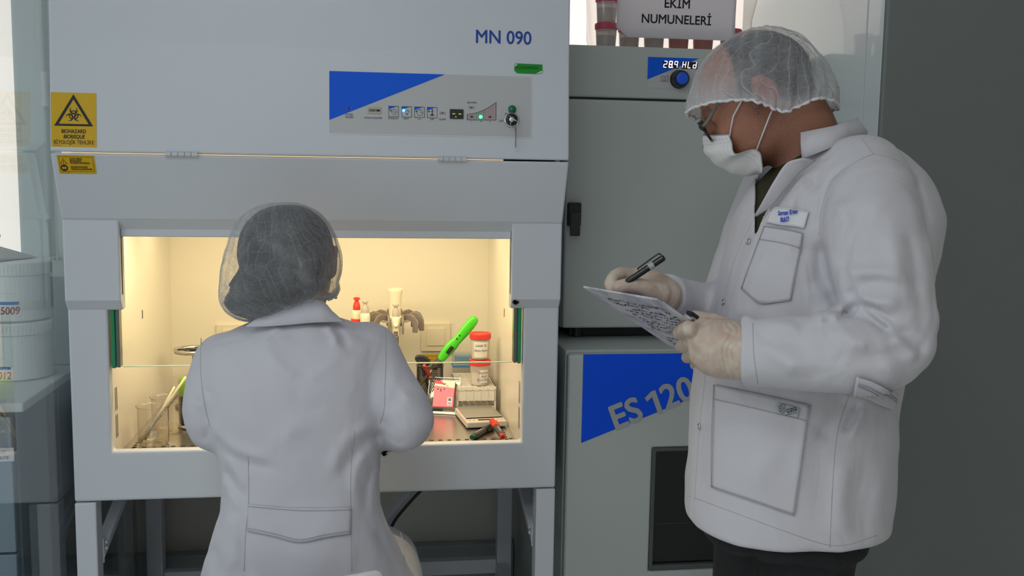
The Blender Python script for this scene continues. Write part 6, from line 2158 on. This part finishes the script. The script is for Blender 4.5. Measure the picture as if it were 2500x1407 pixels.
# face mask: pleated sheet from the nose to under the chin
cen = [(0.128, -0.030), (0.141, -0.052), (0.139, -0.078), (0.125, -0.108), (0.104, -0.131), (0.076, -0.143)]
sid = [(0.086, -0.052), (0.091, -0.070), (0.094, -0.086), (0.062, -0.097), (0.060, -0.115), (0.072, -0.139)]
cenS, sidS = spline(cen, 30), spline(sid, 30)
vs, fs = [], []
nm = 26
for j in range(31):
    for i in range(nm + 1):
        s = -1 + 2 * i / nm
        w = abs(s) ** 2.0
        fu = cenS[j] * (1 - w) + sidS[j] * w
        pleat = 0.0011 * math.sin(j * 1.05) * (1 - w * 0.5)
        half = 0.066 - 0.012 * max(0, (j - 18) / 12)
        vs.append(HL(fu[0] + pleat, fu[1], s * half))
for j in range(30):
    for i in range(nm):
        fs.append((j * (nm + 1) + i, j * (nm + 1) + i + 1, (j + 1) * (nm + 1) + i + 1, (j + 1) * (nm + 1) + i))
M_MASK = mat('mask_fleece', (0.82, 0.81, 0.81), 0.9, bump=(300, 0.4, 0.001))
MK = MB().add(vs, fs).obj('face_mask', M_MASK, MAN, smooth=True, solid=0.0012)
P_ = lambda i, j: np.array(vs[j * (nm + 1) + i])
m = MB()
for off in (2, 4):                                           # welded dotted seams along the edges
    for j in range(0, 30):
        for i0 in (nm - off // 2, off // 2):
            if j % 1 == 0:
                a = P_(i0, j); b = P_(i0, min(30, j + 1))
                d = (b - a) * 0.3
                m.tube([a + d + (mS * (1 if i0 > 5 else -1)) * 0.0010, a + d * 2 + (mS * (1 if i0 > 5 else -1)) * 0.0010], 0.0004, 4)
for j0 in (2, 4):
    for i in range(1, nm):
        a, b = P_(i, j0), P_(i + 1, j0)
        o = hF * 0.001
        m.tube([a * 0.7 + b * 0.3 + o, a * 0.4 + b * 0.6 + o], 0.0004, 4)
m.obj('weld_dots', mat('weld_grey', (0.45, 0.44, 0.45), 0.8), MK)
m = MB().tube([np.array(vs[i]) + hU * 0.0003 for i in range(nm + 1)], 0.0011, 6)
m.tube([np.array(vs[j * (nm + 1) + nm]) for j in range(31)], 0.0010, 6)
m.tube([np.array(vs[j * (nm + 1)]) for j in range(31)], 0.0010, 6)
m.tube([np.array(vs[30 * (nm + 1) + i]) for i in range(nm + 1)], 0.0010, 6)
m.obj('edge_binding', M_MASK, MK, smooth=True)
for q, i in ((1, nm), (-1, 0)):
    t, b = P_(i, 1), P_(i, 19)
    MB().tube([t, HL(0.045, -0.006, q * 0.077) * 0.55 + t * 0.45 + mS * q * 0.004, HL(0.014, 0.002, q * 0.078), HL(-0.006, 0.004, q * 0.076)], 0.0014, 6).obj('ear_loop', M_MASK, MK, smooth=True)
    MB().tube([b, HL(0.012, -0.060, q * 0.073), HL(-0.016, -0.040, q * 0.078), HL(-0.020, -0.015, q * 0.074)], 0.0014, 6).obj('ear_loop', M_MASK, MK, smooth=True)

# coat details
DR_ = Drape([COAT])
for pts in ([(2105, 338), (2118, 358), (2133, 376)], [(2133, 376), (2090, 396), (2032, 440), (2006, 510), (2000, 575)], [(2133, 376), (2190, 392), (2228, 425)], [(2084, 935), (2045, 1055), (2032, 1200), (2026, 1338)],
            [(1842, 530), (1800, 620), (1764, 745), (1742, 860)], [(1724, 905), (1712, 1010), (1702, 1130), (1696, 1220)],
            [(1684, 1212), (1760, 1240), (1900, 1292), (2000, 1326), (2060, 1332), (2140, 1308)], [(1838, 790), (1840, 860), (1850, 936)]):
    DR_.line(MB(), pts, 0.0006, 30).obj('seam', M_SEAM, COAT, smooth=True)
TAGP = DR_.patch('name_patch', [(1886, 506), (1930, 512), (1975, 519)], [(1873, 543), (1920, 549), (1963, 556)], mat('patch_white', (0.76, 0.76, 0.79), 0.8), COAT, 18, 10, 0.003, 0.0018)
M_BTXT = mat('blue_stitch', srgb(35, 70, 200), 0.6)
DR_.text([('Sercan Erkan', 1924, 521, 15, -7, 0.35, 0.55, 0.02), ('R&D', 1917, 537, 15, -7, 0.3, 0.62, 0.02)], M_BTXT, TAGP, off=0.0062)
for pts in ([(1886, 506), (1930, 512), (1975, 519)], [(1975, 519), (1963, 556)], [(1873, 543), (1920, 549), (1963, 556)], [(1886, 506), (1873, 543)]):
    DR_.line(m, pts, 0.0010, 14, 0.0045)
m.obj('patch_border', MATS['patch_white'], TAGP, smooth=True)
PK = DR_.patch('chest_pocket', [(1868, 553), (1915, 559), (1960, 569)], [(1812, 705), (1856, 740), (1930, 733)], M_COAT, COAT, 22, 20, 0.0022, 0.0014)
m = MB()
for pts in ([(1856, 585), (1905, 592), (1953, 604)], [(1868, 553), (1838, 632), (1812, 705)], [(1960, 569), (1946, 650), (1930, 733)], [(1812, 705), (1834, 724), (1856, 740), (1892, 738), (1930, 733)], [(1868, 553), (1915, 559), (1960, 569)]):
    DR_.line(MB(), pts, 0.0006, 20, 0.0042).obj('pocket_seam', M_SEAM, PK, smooth=True)
PK2 = DR_.patch('hip_pocket', [(1745, 940), (1850, 962), (1977, 990)], [(1739, 1190), (1835, 1222), (1938, 1258)], M_COAT, COAT, 26, 26, 0.0022, 0.0014)
for pts in ([(1743, 975), (1850, 999), (1969, 1028)], [(1745, 940), (1850, 962), (1977, 990)], [(1745, 940), (1740, 1060), (1739, 1190)], [(1739, 1190), (1835, 1222), (1938, 1258)], [(1977, 990), (1962, 1110), (1938, 1258)]):
    DR_.line(MB(), pts, 0.0006, 26, 0.0042).obj('pocket_seam', M_SEAM, PK2, smooth=True)
BG = DR_.patch('logo_badge', [(1899, 983), (1925, 989), (1951, 996)], [(1897, 1008), (1922, 1014), (1948, 1020)], mat('badge_grey', (0.50, 0.53, 0.56), 0.4), COAT, 10, 6, 0.0054, 0.001)
DR_.text([('ÇiZGi', 1932, 1000.5, 13, -13, 0, 0.78, 0.02), ('MEDIKAL.COM', 1931, 1010, 4.6, -13, 0, 0.9, 0.01)], BLACK, BG, off=0.0078)
for pts in ([(1901, 989), (1902, 1004), (1914, 1007), (1915, 988), (1901, 990)], [(1904, 1000), (1904, 994), (1908, 991), (1912, 995), (1911, 1001)], [(1906, 997), (1908, 999), (1910, 997)], [(1903, 1003), (1908, 1002), (1913, 1005)]):
    DR_.line(m, pts, 0.00035, 16, 0.0078)
m.obj('badge_mark', BLACK, BG)
for px, py in ((1828, 590), (1767, 738), (1721, 889), (1708, 1041)):
    DR_.last = 1.55
    c = DR_.hit(px, py, 0.001)
    h, n, i, dd = DR_.t.find_nearest(Vector(c))
    n = np.array(n)
    t1 = nrm(np.cross(n, (0, 0, 1))); t2 = np.cross(n, t1)
    MB().tube([c + (t1 * math.cos(a) + t2 * math.sin(a)) * 0.0046 + n * 0.001 for a in [k * math.pi / 12 for k in range(24)]], 0.0009, 6, closed=True).obj('snap_button', M_CHROME, COAT, smooth=True)
MB().loft([[V(px, py, d) for px, py, d in r] for r in (
    [(1958, 386, 1.590), (1985, 378, 1.578), (2020, 364, 1.575), (2058, 348, 1.590), (2098, 338, 1.635), (2114, 330, 1.70), (2095, 326, 1.78), (2040, 335, 1.82), (1985, 370, 1.83)],
    [(1955, 352, 1.592), (1990, 342, 1.582), (2030, 330, 1.580), (2070, 318, 1.60), (2106, 318, 1.65), (2118, 322, 1.70), (2098, 314, 1.78), (2045, 318, 1.81), (1990, 345, 1.81)],
    [(1955, 325, 1.597), (1995, 317, 1.590), (2035, 309, 1.592), (2068, 298, 1.61), (2090, 290, 1.655), (2094, 289, 1.70), (2080, 294, 1.76), (2035, 305, 1.79), (1990, 325, 1.79)],
    [(1960, 328, 1.603), (1998, 321, 1.600), (2035, 314, 1.604), (2062, 305, 1.62), (2080, 300, 1.66), (2083, 300, 1.70), (2070, 304, 1.75), (2032, 312, 1.78), (1992, 330, 1.78)],
    [(1972, 380, 1.620), (2000, 372, 1.62), (2030, 364, 1.625), (2055, 356, 1.64), (2068, 350, 1.67), (2070, 350, 1.70), (2060, 352, 1.74), (2030, 360, 1.77), (1992, 380, 1.77)])],
    cap=False, closed=False).obj('collar', M_COAT, MAN, smooth=True, solid=0.0022)
E1 = [(1957, 387), (1921, 398), (1893, 437), (1867, 482), (1844, 524)]
E2 = [(1990, 392), (1955, 420), (1918, 462), (1884, 502), (1845, 528)]
a = spline(E1, 20); b = spline(E2, 20)
dep = []
for p in b:
    DR_.last = 1.60
    dep.append(float((DR_.hit(p[0] + 22, p[1] + 10) - CAM) @ AF))
dep = np.convolve(np.pad(np.array(dep), 3, mode='edge'), np.ones(7) / 7, 'valid')
rows = []
for t in np.linspace(0, 1, 7):
    rows.append([V(*(a[i] * (1 - t) + b[i] * t), dep[i] - (0.004 + 0.010 * (1 - i / 20.0)) * (1 - t * t) + 0.002 * t) for i in range(21)])
MB().loft(rows, cap=False, closed=False).obj('lapel', M_COAT, MAN, smooth=True, solid=0.0025)
DR_.last = 1.58
DR_.patch('half_belt', [(2090, 918), (2130, 930), (2165, 948), (2184, 962)], [(2082, 962), (2116, 976), (2150, 991), (2178, 1000)], M_COAT, COAT, 22, 10, 0.008, 0.004)
m = MB()
for pts in ([(2093, 930), (2130, 943), (2165, 962), (2182, 976)], [(2092, 935), (2129, 949), (2163, 968), (2180, 982)]):
    DR_.line(MB(), pts, 0.0006, 20, 0.0115).obj('belt_stitch', mat('violet_thread', (0.33, 0.29, 0.45), 0.8), COAT, smooth=True)

# clipboard and pen (held, but things of their own)
w1, w2 = np.linalg.norm(cB - cA), 0.248
CB = thing('clipboard', 'marbled clipboard with smudged dark writing on its back, held by the standing person', 'clipboard', cA + e1 * w1 / 2 + e2 * w2 / 2)


def marble():
    m = mat('marbled_board', (0.66, 0.66, 0.70), 0.4)
    nt = m.node_tree; b = nt.nodes['Principled BSDF']; N = nt.nodes.new
    tc = N('ShaderNodeTexCoord')
    n = N('ShaderNodeTexNoise'); n.inputs['Scale'].default_value = 22; n.inputs['Detail'].default_value = 4; n.inputs['Distortion'].default_value = 1.2
    nt.links.new(tc.outputs['Object'], n.inputs['Vector'])
    cr = N('ShaderNodeValToRGB')
    cr.color_ramp.elements[0].position = 0.36; cr.color_ramp.elements[0].color = (0.36, 0.37, 0.46, 1)
    cr.color_ramp.elements[1].position = 0.56; cr.color_ramp.elements[1].color = (0.62, 0.61, 0.64, 1)
    nt.links.new(n.outputs['Fac'], cr.inputs['Fac']); nt.links.new(cr.outputs['Color'], b.inputs['Base Color'])
    return m


bq = lambda x, y, h: cA + e1 * x + e2 * y + nB * h
MB().obox(bq(w1 / 2, w2 / 2, 0), e1, e2, nB, w1 / 2, w2 / 2, 0.0017).obj('board', marble(), CB, bevel=0.0006)
m = MB()
fb = Frame((0, 0, 0)); fb.o, fb.x, fb.y, fb.n = cA - nB * 0.0017, e1, e2, -nB
rnd = random.Random(8)
for row in range(15):
    yy = 0.034 + row * 0.0130
    x = w1 * (0.16 + 0.06 * rnd.random())
    while x < w1 * 0.88:
        L = rnd.uniform(0.006, 0.022)
        if rnd.random() < 0.80:
            pts = [(x + L * t, yy + rnd.uniform(-0.0048, 0.0048)) for t in (0, 0.25, 0.5, 0.75, 1)]
            m.stroke(fb, pts, rnd.uniform(0.0014, 0.0036), 0.0003)
        x += L + rnd.uniform(0.000, 0.004)
m.obj('smudged_writing', mat('brown_ink', (0.085, 0.055, 0.05), 0.6), CB)
MB().obox(bq(w1 / 2 + 0.002, w2 / 2 + 0.004, 0.0028), e1, e2, nB, w1 / 2 - 0.004, w2 / 2 - 0.012, 0.0008).obj('paper_sheets', mat('lilac_paper', (0.66, 0.64, 0.80), 0.8), CB)
MB().obox(bq(w1 - 0.007, w2 * 0.40, 0.0075), e1, e2, nB, 0.008, 0.022, 0.0038).obj('clip_plate', M_CHROME, CB, bevel=0.001)
MB().obox(bq(w1 - 0.004, w2 * 0.325, 0.0135), e1, e2, nB, 0.006, 0.010, 0.0032).obj('clip_lever', M_BLACK, CB, bevel=0.0012)
PN = thing('pen', 'black ballpoint pen in the gloved hand above the clipboard', 'pen', V(1497, 711, 1.603))
pa, pb = V(1498, 711, 1.606), V(1622, 628, 1.600)
pd = nrm(pb - pa); pL = np.linalg.norm(pb - pa)
MB().lathe([(0.0044, 0.016), (0.0052, 0.03), (0.0054, pL * 0.62), (0.0050, pL * 0.625), (0.0050, pL * 0.63), (0.0054, pL * 0.635), (0.0054, pL - 0.003), (0.0040, pL)], pa, 20, axis=pd).obj('barrel', mat('pen_black', (0.014, 0.014, 0.016), 0.25), PN, smooth=False)
MB().lathe([(0.0008, 0), (0.0016, 0.004), (0.0042, 0.016)], pa, 16, axis=pd).obj('metal_tip', M_CHROME, PN, smooth=True)
sd = nrm(np.cross(pd, -AF)); sd = sd if sd @ AU > 0 else -sd
m = MB().tube([pa + pd * (pL - 0.002) + sd * 0.006, pa + pd * (pL - 0.004) + sd * 0.0095, pa + pd * (pL - 0.012) + sd * 0.0100, pa + pd * (pL - 0.045) + sd * 0.0085, pa + pd * (pL - 0.047) + sd * 0.0070], 0.0013, 8)
m.obj('pocket_clip', mat('pen_black', (0, 0, 0)), PN, smooth=True)
MB().lathe([(0.00545, pL - 0.030), (0.00545, pL - 0.021)], pa, 20, axis=pd, cap=False).obj('grey_band', mat('band_grey', (0.4, 0.4, 0.41), 0.5), PN)

# ------------------------------------------------------------------ the seated woman, seen from behind
WOM = thing('person', 'seated person in white lab coat and hair cap, back to us, working in the cabinet', 'person', (-0.02, -0.24, 0))
WD = 1.86
wc = (705, 630)
wS = np.array((1, 0, 0.0))
wF = nrm(np.array((0.10, 0.93, -0.33))); wSd = nrm(np.cross(wF, (0, 0, 1))); wU = np.cross(wSd, wF)
WO = V(715, 612, 1.885)
whead, WL = head_parts(WO, wF, wU, wSd, 0.96)
wneck = chain([(*WL(-0.01, -0.05, 0), 0.046), (*WL(-0.010, -0.09, 0), 0.046), (*V(724, 800, WD + .015), 0.050), (*V(722, 880, WD), 0.07)], 8)
WROWS = [(762, 668, 786, .048, WD), (785, 615, 850, .062, WD), (805, 565, 905, .074, WD), (830, 512, 945, .090, WD), (870, 490, 955, .104, WD), (930, 492, 950, .112, WD), (1000, 505, 942, .112, WD), (1060, 522, 935, .108, WD),
         (1110, 538, 928, .104, WD), (1180, 546, 924, .102, WD), (1240, 545, 928, .106, WD), (1300, 528, 950, .120, WD + .01), (1350, 512, 975, .140, WD + .03), (1407, 498, 1002, .160, WD + .05), (1500, 478, 1030, .185, WD + .08), (1600, 470, 1040, .19, WD + .09)]
wl = from_px([(540, 884, 1.87, .050), (518, 950, 1.845, .0485), (514, 1012, 1.83, .047)]) + [(*V(545, 1050, 1.87), .044), (*np.array((-0.105, -0.05, 0.873)), .036), (*np.array((-0.06, 0.10, 0.868)), .030), (*np.array((-0.055, 0.13, 0.867)), .029)]
wr_ = from_px([(905, 855, 1.87, .050), (948, 935, 1.845, .0485), (996, 1014, 1.825, .0475)]) + [(*V(975, 1046, 1.87), .045), (*np.array((0.125, -0.06, 0.873)), .037), (*np.array((0.075, 0.09, 0.868)), .030), (*np.array((0.070, 0.12, 0.867)), .029)]
lw, rw = np.array(wl[-1][:3]), np.array(wr_[-1][:3])
lwd, rwd = nrm(lw - np.array(wl[-3][:3])), nrm(rw - np.array(wr_[-3][:3]))
WHL = hand_chains(lw, nrm((0.35, 0.93, -0.02)), (0, 0, 1), nrm((0.93, -0.35, 0)), 0.92, 0.42)
WHR = hand_chains(rw, nrm((-0.30, 0.95, -0.02)), (0, 0, 1), nrm((-0.95, -0.30, 0)), 0.92, 0.50)
wlegs = [[(-0.11, -0.28, 0.515, .070), (-0.12, 0.02, 0.52, .060), (-0.13, 0.12, 0.50, .050), (-0.14, 0.14, 0.30, .046), (-0.14, 0.12, 0.09, .034)],
         [(0.10, -0.28, 0.515, .070), (0.115, 0.02, 0.52, .060), (0.125, 0.12, 0.50, .050), (0.13, 0.14, 0.30, .046), (0.13, 0.12, 0.09, .034)]]
wbody = union([(whead, 0), (wneck, 0.02), (stack(WROWS, -0.018, zlo=0.50, zhi=V(724, 775, WD)[2]), 0.02), (chain(wl, 12, -0.012), 0.02), (chain(wr_, 12, -0.012), 0.02)]
              + [(chain(r, 5, -0.0018), 0.008) for r in WHL + WHR] + [(chain(l, 8, -0.008), 0.02) for l in wlegs])
skin_of('body', wbody, (-0.36, -0.50, 0.03), (0.36, 0.36, 1.40), 0.0045 * RES, M_SKIN, WOM, 1, lambda vs: {'stubble': np.zeros(len(vs)), 'flush': np.zeros(len(vs))})
wt = stack(WROWS, 0.0, zlo=0.485, zhi=V(724, 768, WD)[2], rnd=0.02)
skirt = [chain([(x, -0.30, 0.525, .100), (x * 1.06, -0.10, 0.535, .092), (x * 1.08, 0.0, 0.53, .088)], 6) for x in (-0.115, 0.115)]
wcoat = union([(wt, 0), (cut(chain(wl, 14), lw, lwd, 0.003), 0.016), (cut(chain(wr_, 14), rw, rwd, 0.003), 0.016), (cut(skirt[0], (0, 0.02, 0.5), (0, 1, 0), 0.004), 0.03), (cut(skirt[1], (0, 0.02, 0.5), (0, 1, 0), 0.004), 0.03)])
wcoat = ripple(ripple(wcoat, 0.0018, 24, 11), 0.0008, 70, 3)
wcoat = folds(wcoat, [
    ([(492, 1020), (560, 1090), (668, 1130)], 0.0119, 0.0050), ([(505, 1050), (580, 1118), (690, 1150)], 0.0102, -0.0037), ([(926, 1030), (846, 1075), (795, 1172)], 0.0119, 0.0037), ([(940, 1050), (880, 1090), (820, 1180)], 0.0102, -0.0031),
    ([(549, 1113), (575, 1150), (608, 1196)], 0.0068, 0.0037), ([(548, 1140), (570, 1180), (600, 1222)], 0.0059, -0.0037), ([(546, 1170), (560, 1210), (590, 1250)], 0.0068, 0.0031),
    ([(640, 845), (690, 900), (730, 925)], 0.0119, 0.0031), ([(850, 850), (790, 900), (745, 925)], 0.0119, 0.0031), ([(720, 935), (735, 985), (800, 1005)], 0.0153, -0.0025), ([(700, 1060), (760, 1090), (830, 1120)], 0.0153, -0.0025),
    ([(760, 1010), (700, 1070), (640, 1090)], 0.0170, 0.0025), ([(900, 1100), (870, 1150), (862, 1220)], 0.0085, 0.0031), ([(915, 1130), (895, 1190), (890, 1260)], 0.0076, -0.0031),
    ([(560, 1250), (570, 1320), (560, 1407)], 0.0119, 0.0050), ([(590, 1310), (600, 1360), (610, 1420)], 0.0085, -0.0037), ([(940, 1270), (985, 1340), (1015, 1420)], 0.0102, 0.0056), ([(905, 1290), (950, 1350), (975, 1420)], 0.0085, -0.0050),
    ([(520, 1330), (530, 1370), (520, 1430)], 0.0102, -0.0037), ([(480, 940), (500, 960), (520, 955)], 0.0076, -0.0031), ([(462, 960), (480, 985), (505, 992)], 0.0076, 0.0037), ([(520, 1040), (505, 1060), (500, 1080)], 0.0068, -0.0031),
    ([(940, 1000), (965, 975), (985, 930)], 0.0102, -0.0043), ([(955, 905), (975, 950), (1010, 985)], 0.0085, 0.0031), ([(930, 1045), (960, 1075), (1000, 1080)], 0.0068, -0.0025),
    ([(690, 790), (660, 815), (640, 840)], 0.0068, 0.0025), ([(790, 790), (815, 815), (820, 850)], 0.0076, 0.0037), ([(800, 795), (835, 820), (850, 860)], 0.0068, -0.0031)], 1.76, 0.14)
WCOAT = skin_of('lab_coat', wcoat, (-0.37, -0.52, 0.42), (0.37, 0.20, 1.20), 0.0038 * RES, M_COAT2, WOM, 1)
wtr = union([(chain(l, 10, 0.012), 0.02) for l in wlegs])
skin_of('trousers', cut(wtr, (0, 0, 0.075), (0, 0, -1), 0.004), (-0.30, -0.42, 0.05), (0.30, 0.26, 0.70), 0.006, M_TROUS, WOM, 2)
for l in wlegs:
    a = np.array(l[-1][:3])
    sh = union([(chain([(*(a + (0, -0.04, -0.055)), .032), (*(a + (0, 0.05, -0.057)), .032), (*(a + (0, 0.13, -0.064)), .026)], 6), 0), (chain([(*(a + (0, 0, -0.04)), .036), (*a, .039)], 2), 0.02)])
    skin_of('shoe', lambda P, g=sh: smax(g(P), 0.002 - P[:, 2], 0.003), a - (0.1, 0.12, 0.1), a + (0.1, 0.2, 0.06), 0.005, M_SHOE, WOM, 2)
for H, w, d, sd in ((WHL, lw, lwd, 12), (WHR, rw, rwd, 14)):
    p = np.array([q[:3] for r in H for q in r])
    g = union([(chain(r, 5, 0.0004), 0.006) for r in H])
    g = ripple(cut(g, w - d * 0.01, -d, 0.002), 0.0006, 300, sd)
    vs, Q = extract(g, p.min(0) - 0.03, p.max(0) + 0.03, 0.0026 * RES, 1)
    np_mesh('glove', vs, Q, M_GLOVE, WOM)
# hair with its low bun, and the cap over it
hair_w = [(812, 620), (808, 660), (798, 690), (778, 715), (745, 735), (700, 752), (676, 770), (650, 778), (612, 779), (575, 768), (553, 740), (556, 712), (575, 692), (598, 690), (597, 660), (590, 630), (592, 595), (600, 565), (620, 535), (655, 510), (700, 502), (745, 506), (780, 530), (800, 565), (808, 595)]
Rhw = star(wc, 1.85, hair_w, 0.105, 2.6)
WHAIR, _ = shell('hair', wc, 1.85, Rhw, (-0.15, 0.95, 0.25), lambda th: 2.55, M_HAIR, WOM, 110, 40)
cap_w = [(829, 632), (826, 668), (818, 690), (822, 706), (812, 724), (788, 733), (750, 745), (705, 760), (668, 776), (630, 784), (590, 782), (560, 764), (546, 738), (548, 690), (556, 640), (568, 600), (582, 560), (605, 527), (640, 506), (690, 497), (735, 499), (775, 518), (805, 560), (820, 595)]
Rcw = star(wc, 1.85, cap_w, 0.118, 2.6)
M_CAPW = cap_mat('cap_fleece_grey', 0.24, 0.5, 42, 10)
WCAP, rim = shell('hair_cap', wc, 1.85, Rcw, (-0.15, 0.95, 0.25), lambda th: 2.5, M_CAPW, WOM, 180, 60, (0.0014, 23), (0.003, 50), 7)
MB().tube(rim, [0.0028 + 0.001 * math.sin(i * 2.1) for i in range(len(rim))], 6, closed=True).obj('elastic_hem', MATS['cap_white'], WCAP, smooth=True)
DW = Drape([WCOAT])
for pts in ([(491, 826), (490, 902), (498, 981), (512, 1040)], [(941, 800), (942, 875), (940, 941), (938, 1000), (928, 1035)], [(606, 1113), (607, 1232), (600, 1300), (596, 1395)], [(865, 1053), (857, 1140), (856, 1238), (859, 1395)],
            [(978, 1300), (985, 1330), (988, 1395)]):
    DW.line(MB(), pts, 0.0007, 30).obj('seam', M_SEAM, WCOAT, smooth=True)
BL = DW.patch('half_belt', [(607, 1231), (670, 1238), (733, 1241), (800, 1241), (857, 1240)], [(605, 1297), (668, 1310), (731, 1325), (795, 1313), (855, 1304)], M_COAT2, WCOAT, 30, 10, 0.003, 0.002)
for pts in ([(606, 1289), (668, 1302), (731, 1317), (795, 1305), (855, 1296)], [(607, 1236), (733, 1246), (857, 1245)]):
    DW.line(MB(), pts, 0.0005, 30, 0.0052).obj('belt_stitch', M_SEAM, BL, smooth=True)
low = [(600, 798), (650, 797), (705, 793), (760, 788), (805, 786), (842, 785)]
mid = [(622, 781), (662, 776), (712, 770), (764, 762), (802, 766), (828, 776)]
top = [(655, 764), (685, 754), (722, 744), (768, 732), (792, 741), (808, 758)]
rows = []
DW.last = 1.78
dl = []
for p in spline(low, 20):
    DW.last = 1.78
    dl.append(float((DW.hit(p[0], p[1] + 34) - CAM) @ AF) + 0.006)
dl = np.array(dl); dl = np.convolve(np.pad(dl, 3, mode='edge'), np.ones(7) / 7, 'valid')
for r, off in ((low, -0.007), (mid, 0.004), (top, 0.016), ([(a, b - 1) for a, b in top], 0.022), ([(a, b + 16) for a, b in top], 0.030)):
    rows.append([V(*p, dl[i] + off) for i, p in enumerate(spline(r, 20))])
MB().loft(rows, cap=False, closed=False).obj('collar', M_COAT2, WOM, smooth=True, solid=0.002)

# white chair under her
CH = thing('chair', 'white plastic chair under the seated person, only its back rim showing', 'chair', (0.0, -0.33, 0))
M_CHR = mat('chair_white', (0.80, 0.82, 0.80), 0.35)
cR = V(937, 1389, 1.665)
wid = 0.40
rows = []
for k, (z, back) in enumerate(((0.43, 0.09), (0.50, 0.03), (0.57, 0.008), (0.63, 0.0), (cR[2], 0.0))):
    r = []
    for i in range(61):
        u = i / 60
        x = cR[0] - wid * (1 - u)
        e = abs(2 * u - 1)
        zz = z - (0.016 * (1 - math.sqrt(max(0, 1 - max(0, (e - 0.92) / 0.08) ** 2))) if k == 4 else 0)
        r.append((x, cR[1] + back + 0.045 * e ** 2 - 0.045, zz))
    rows.append(r)
MB().loft(rows, cap=False, closed=False).obj('backrest', M_CHR, CH, smooth=True, solid=0.010, bevel=0.003)
sx0, sx1 = cR[0] - wid + 0.01, cR[0] - 0.01
MB().box(sx0, sx1, -0.55, -0.10, 0.385, 0.405).obj('seat', M_CHR, CH, bevel=0.009, seg=3)
for x in (sx0 + 0.03, sx1 - 0.03):
    for y in (-0.53, -0.13):
        MB().lathe([(0.013, 0.0), (0.016, 0.386)], (x, y, 0.001), 14).obj('leg', M_STEEL, CH, smooth=True)
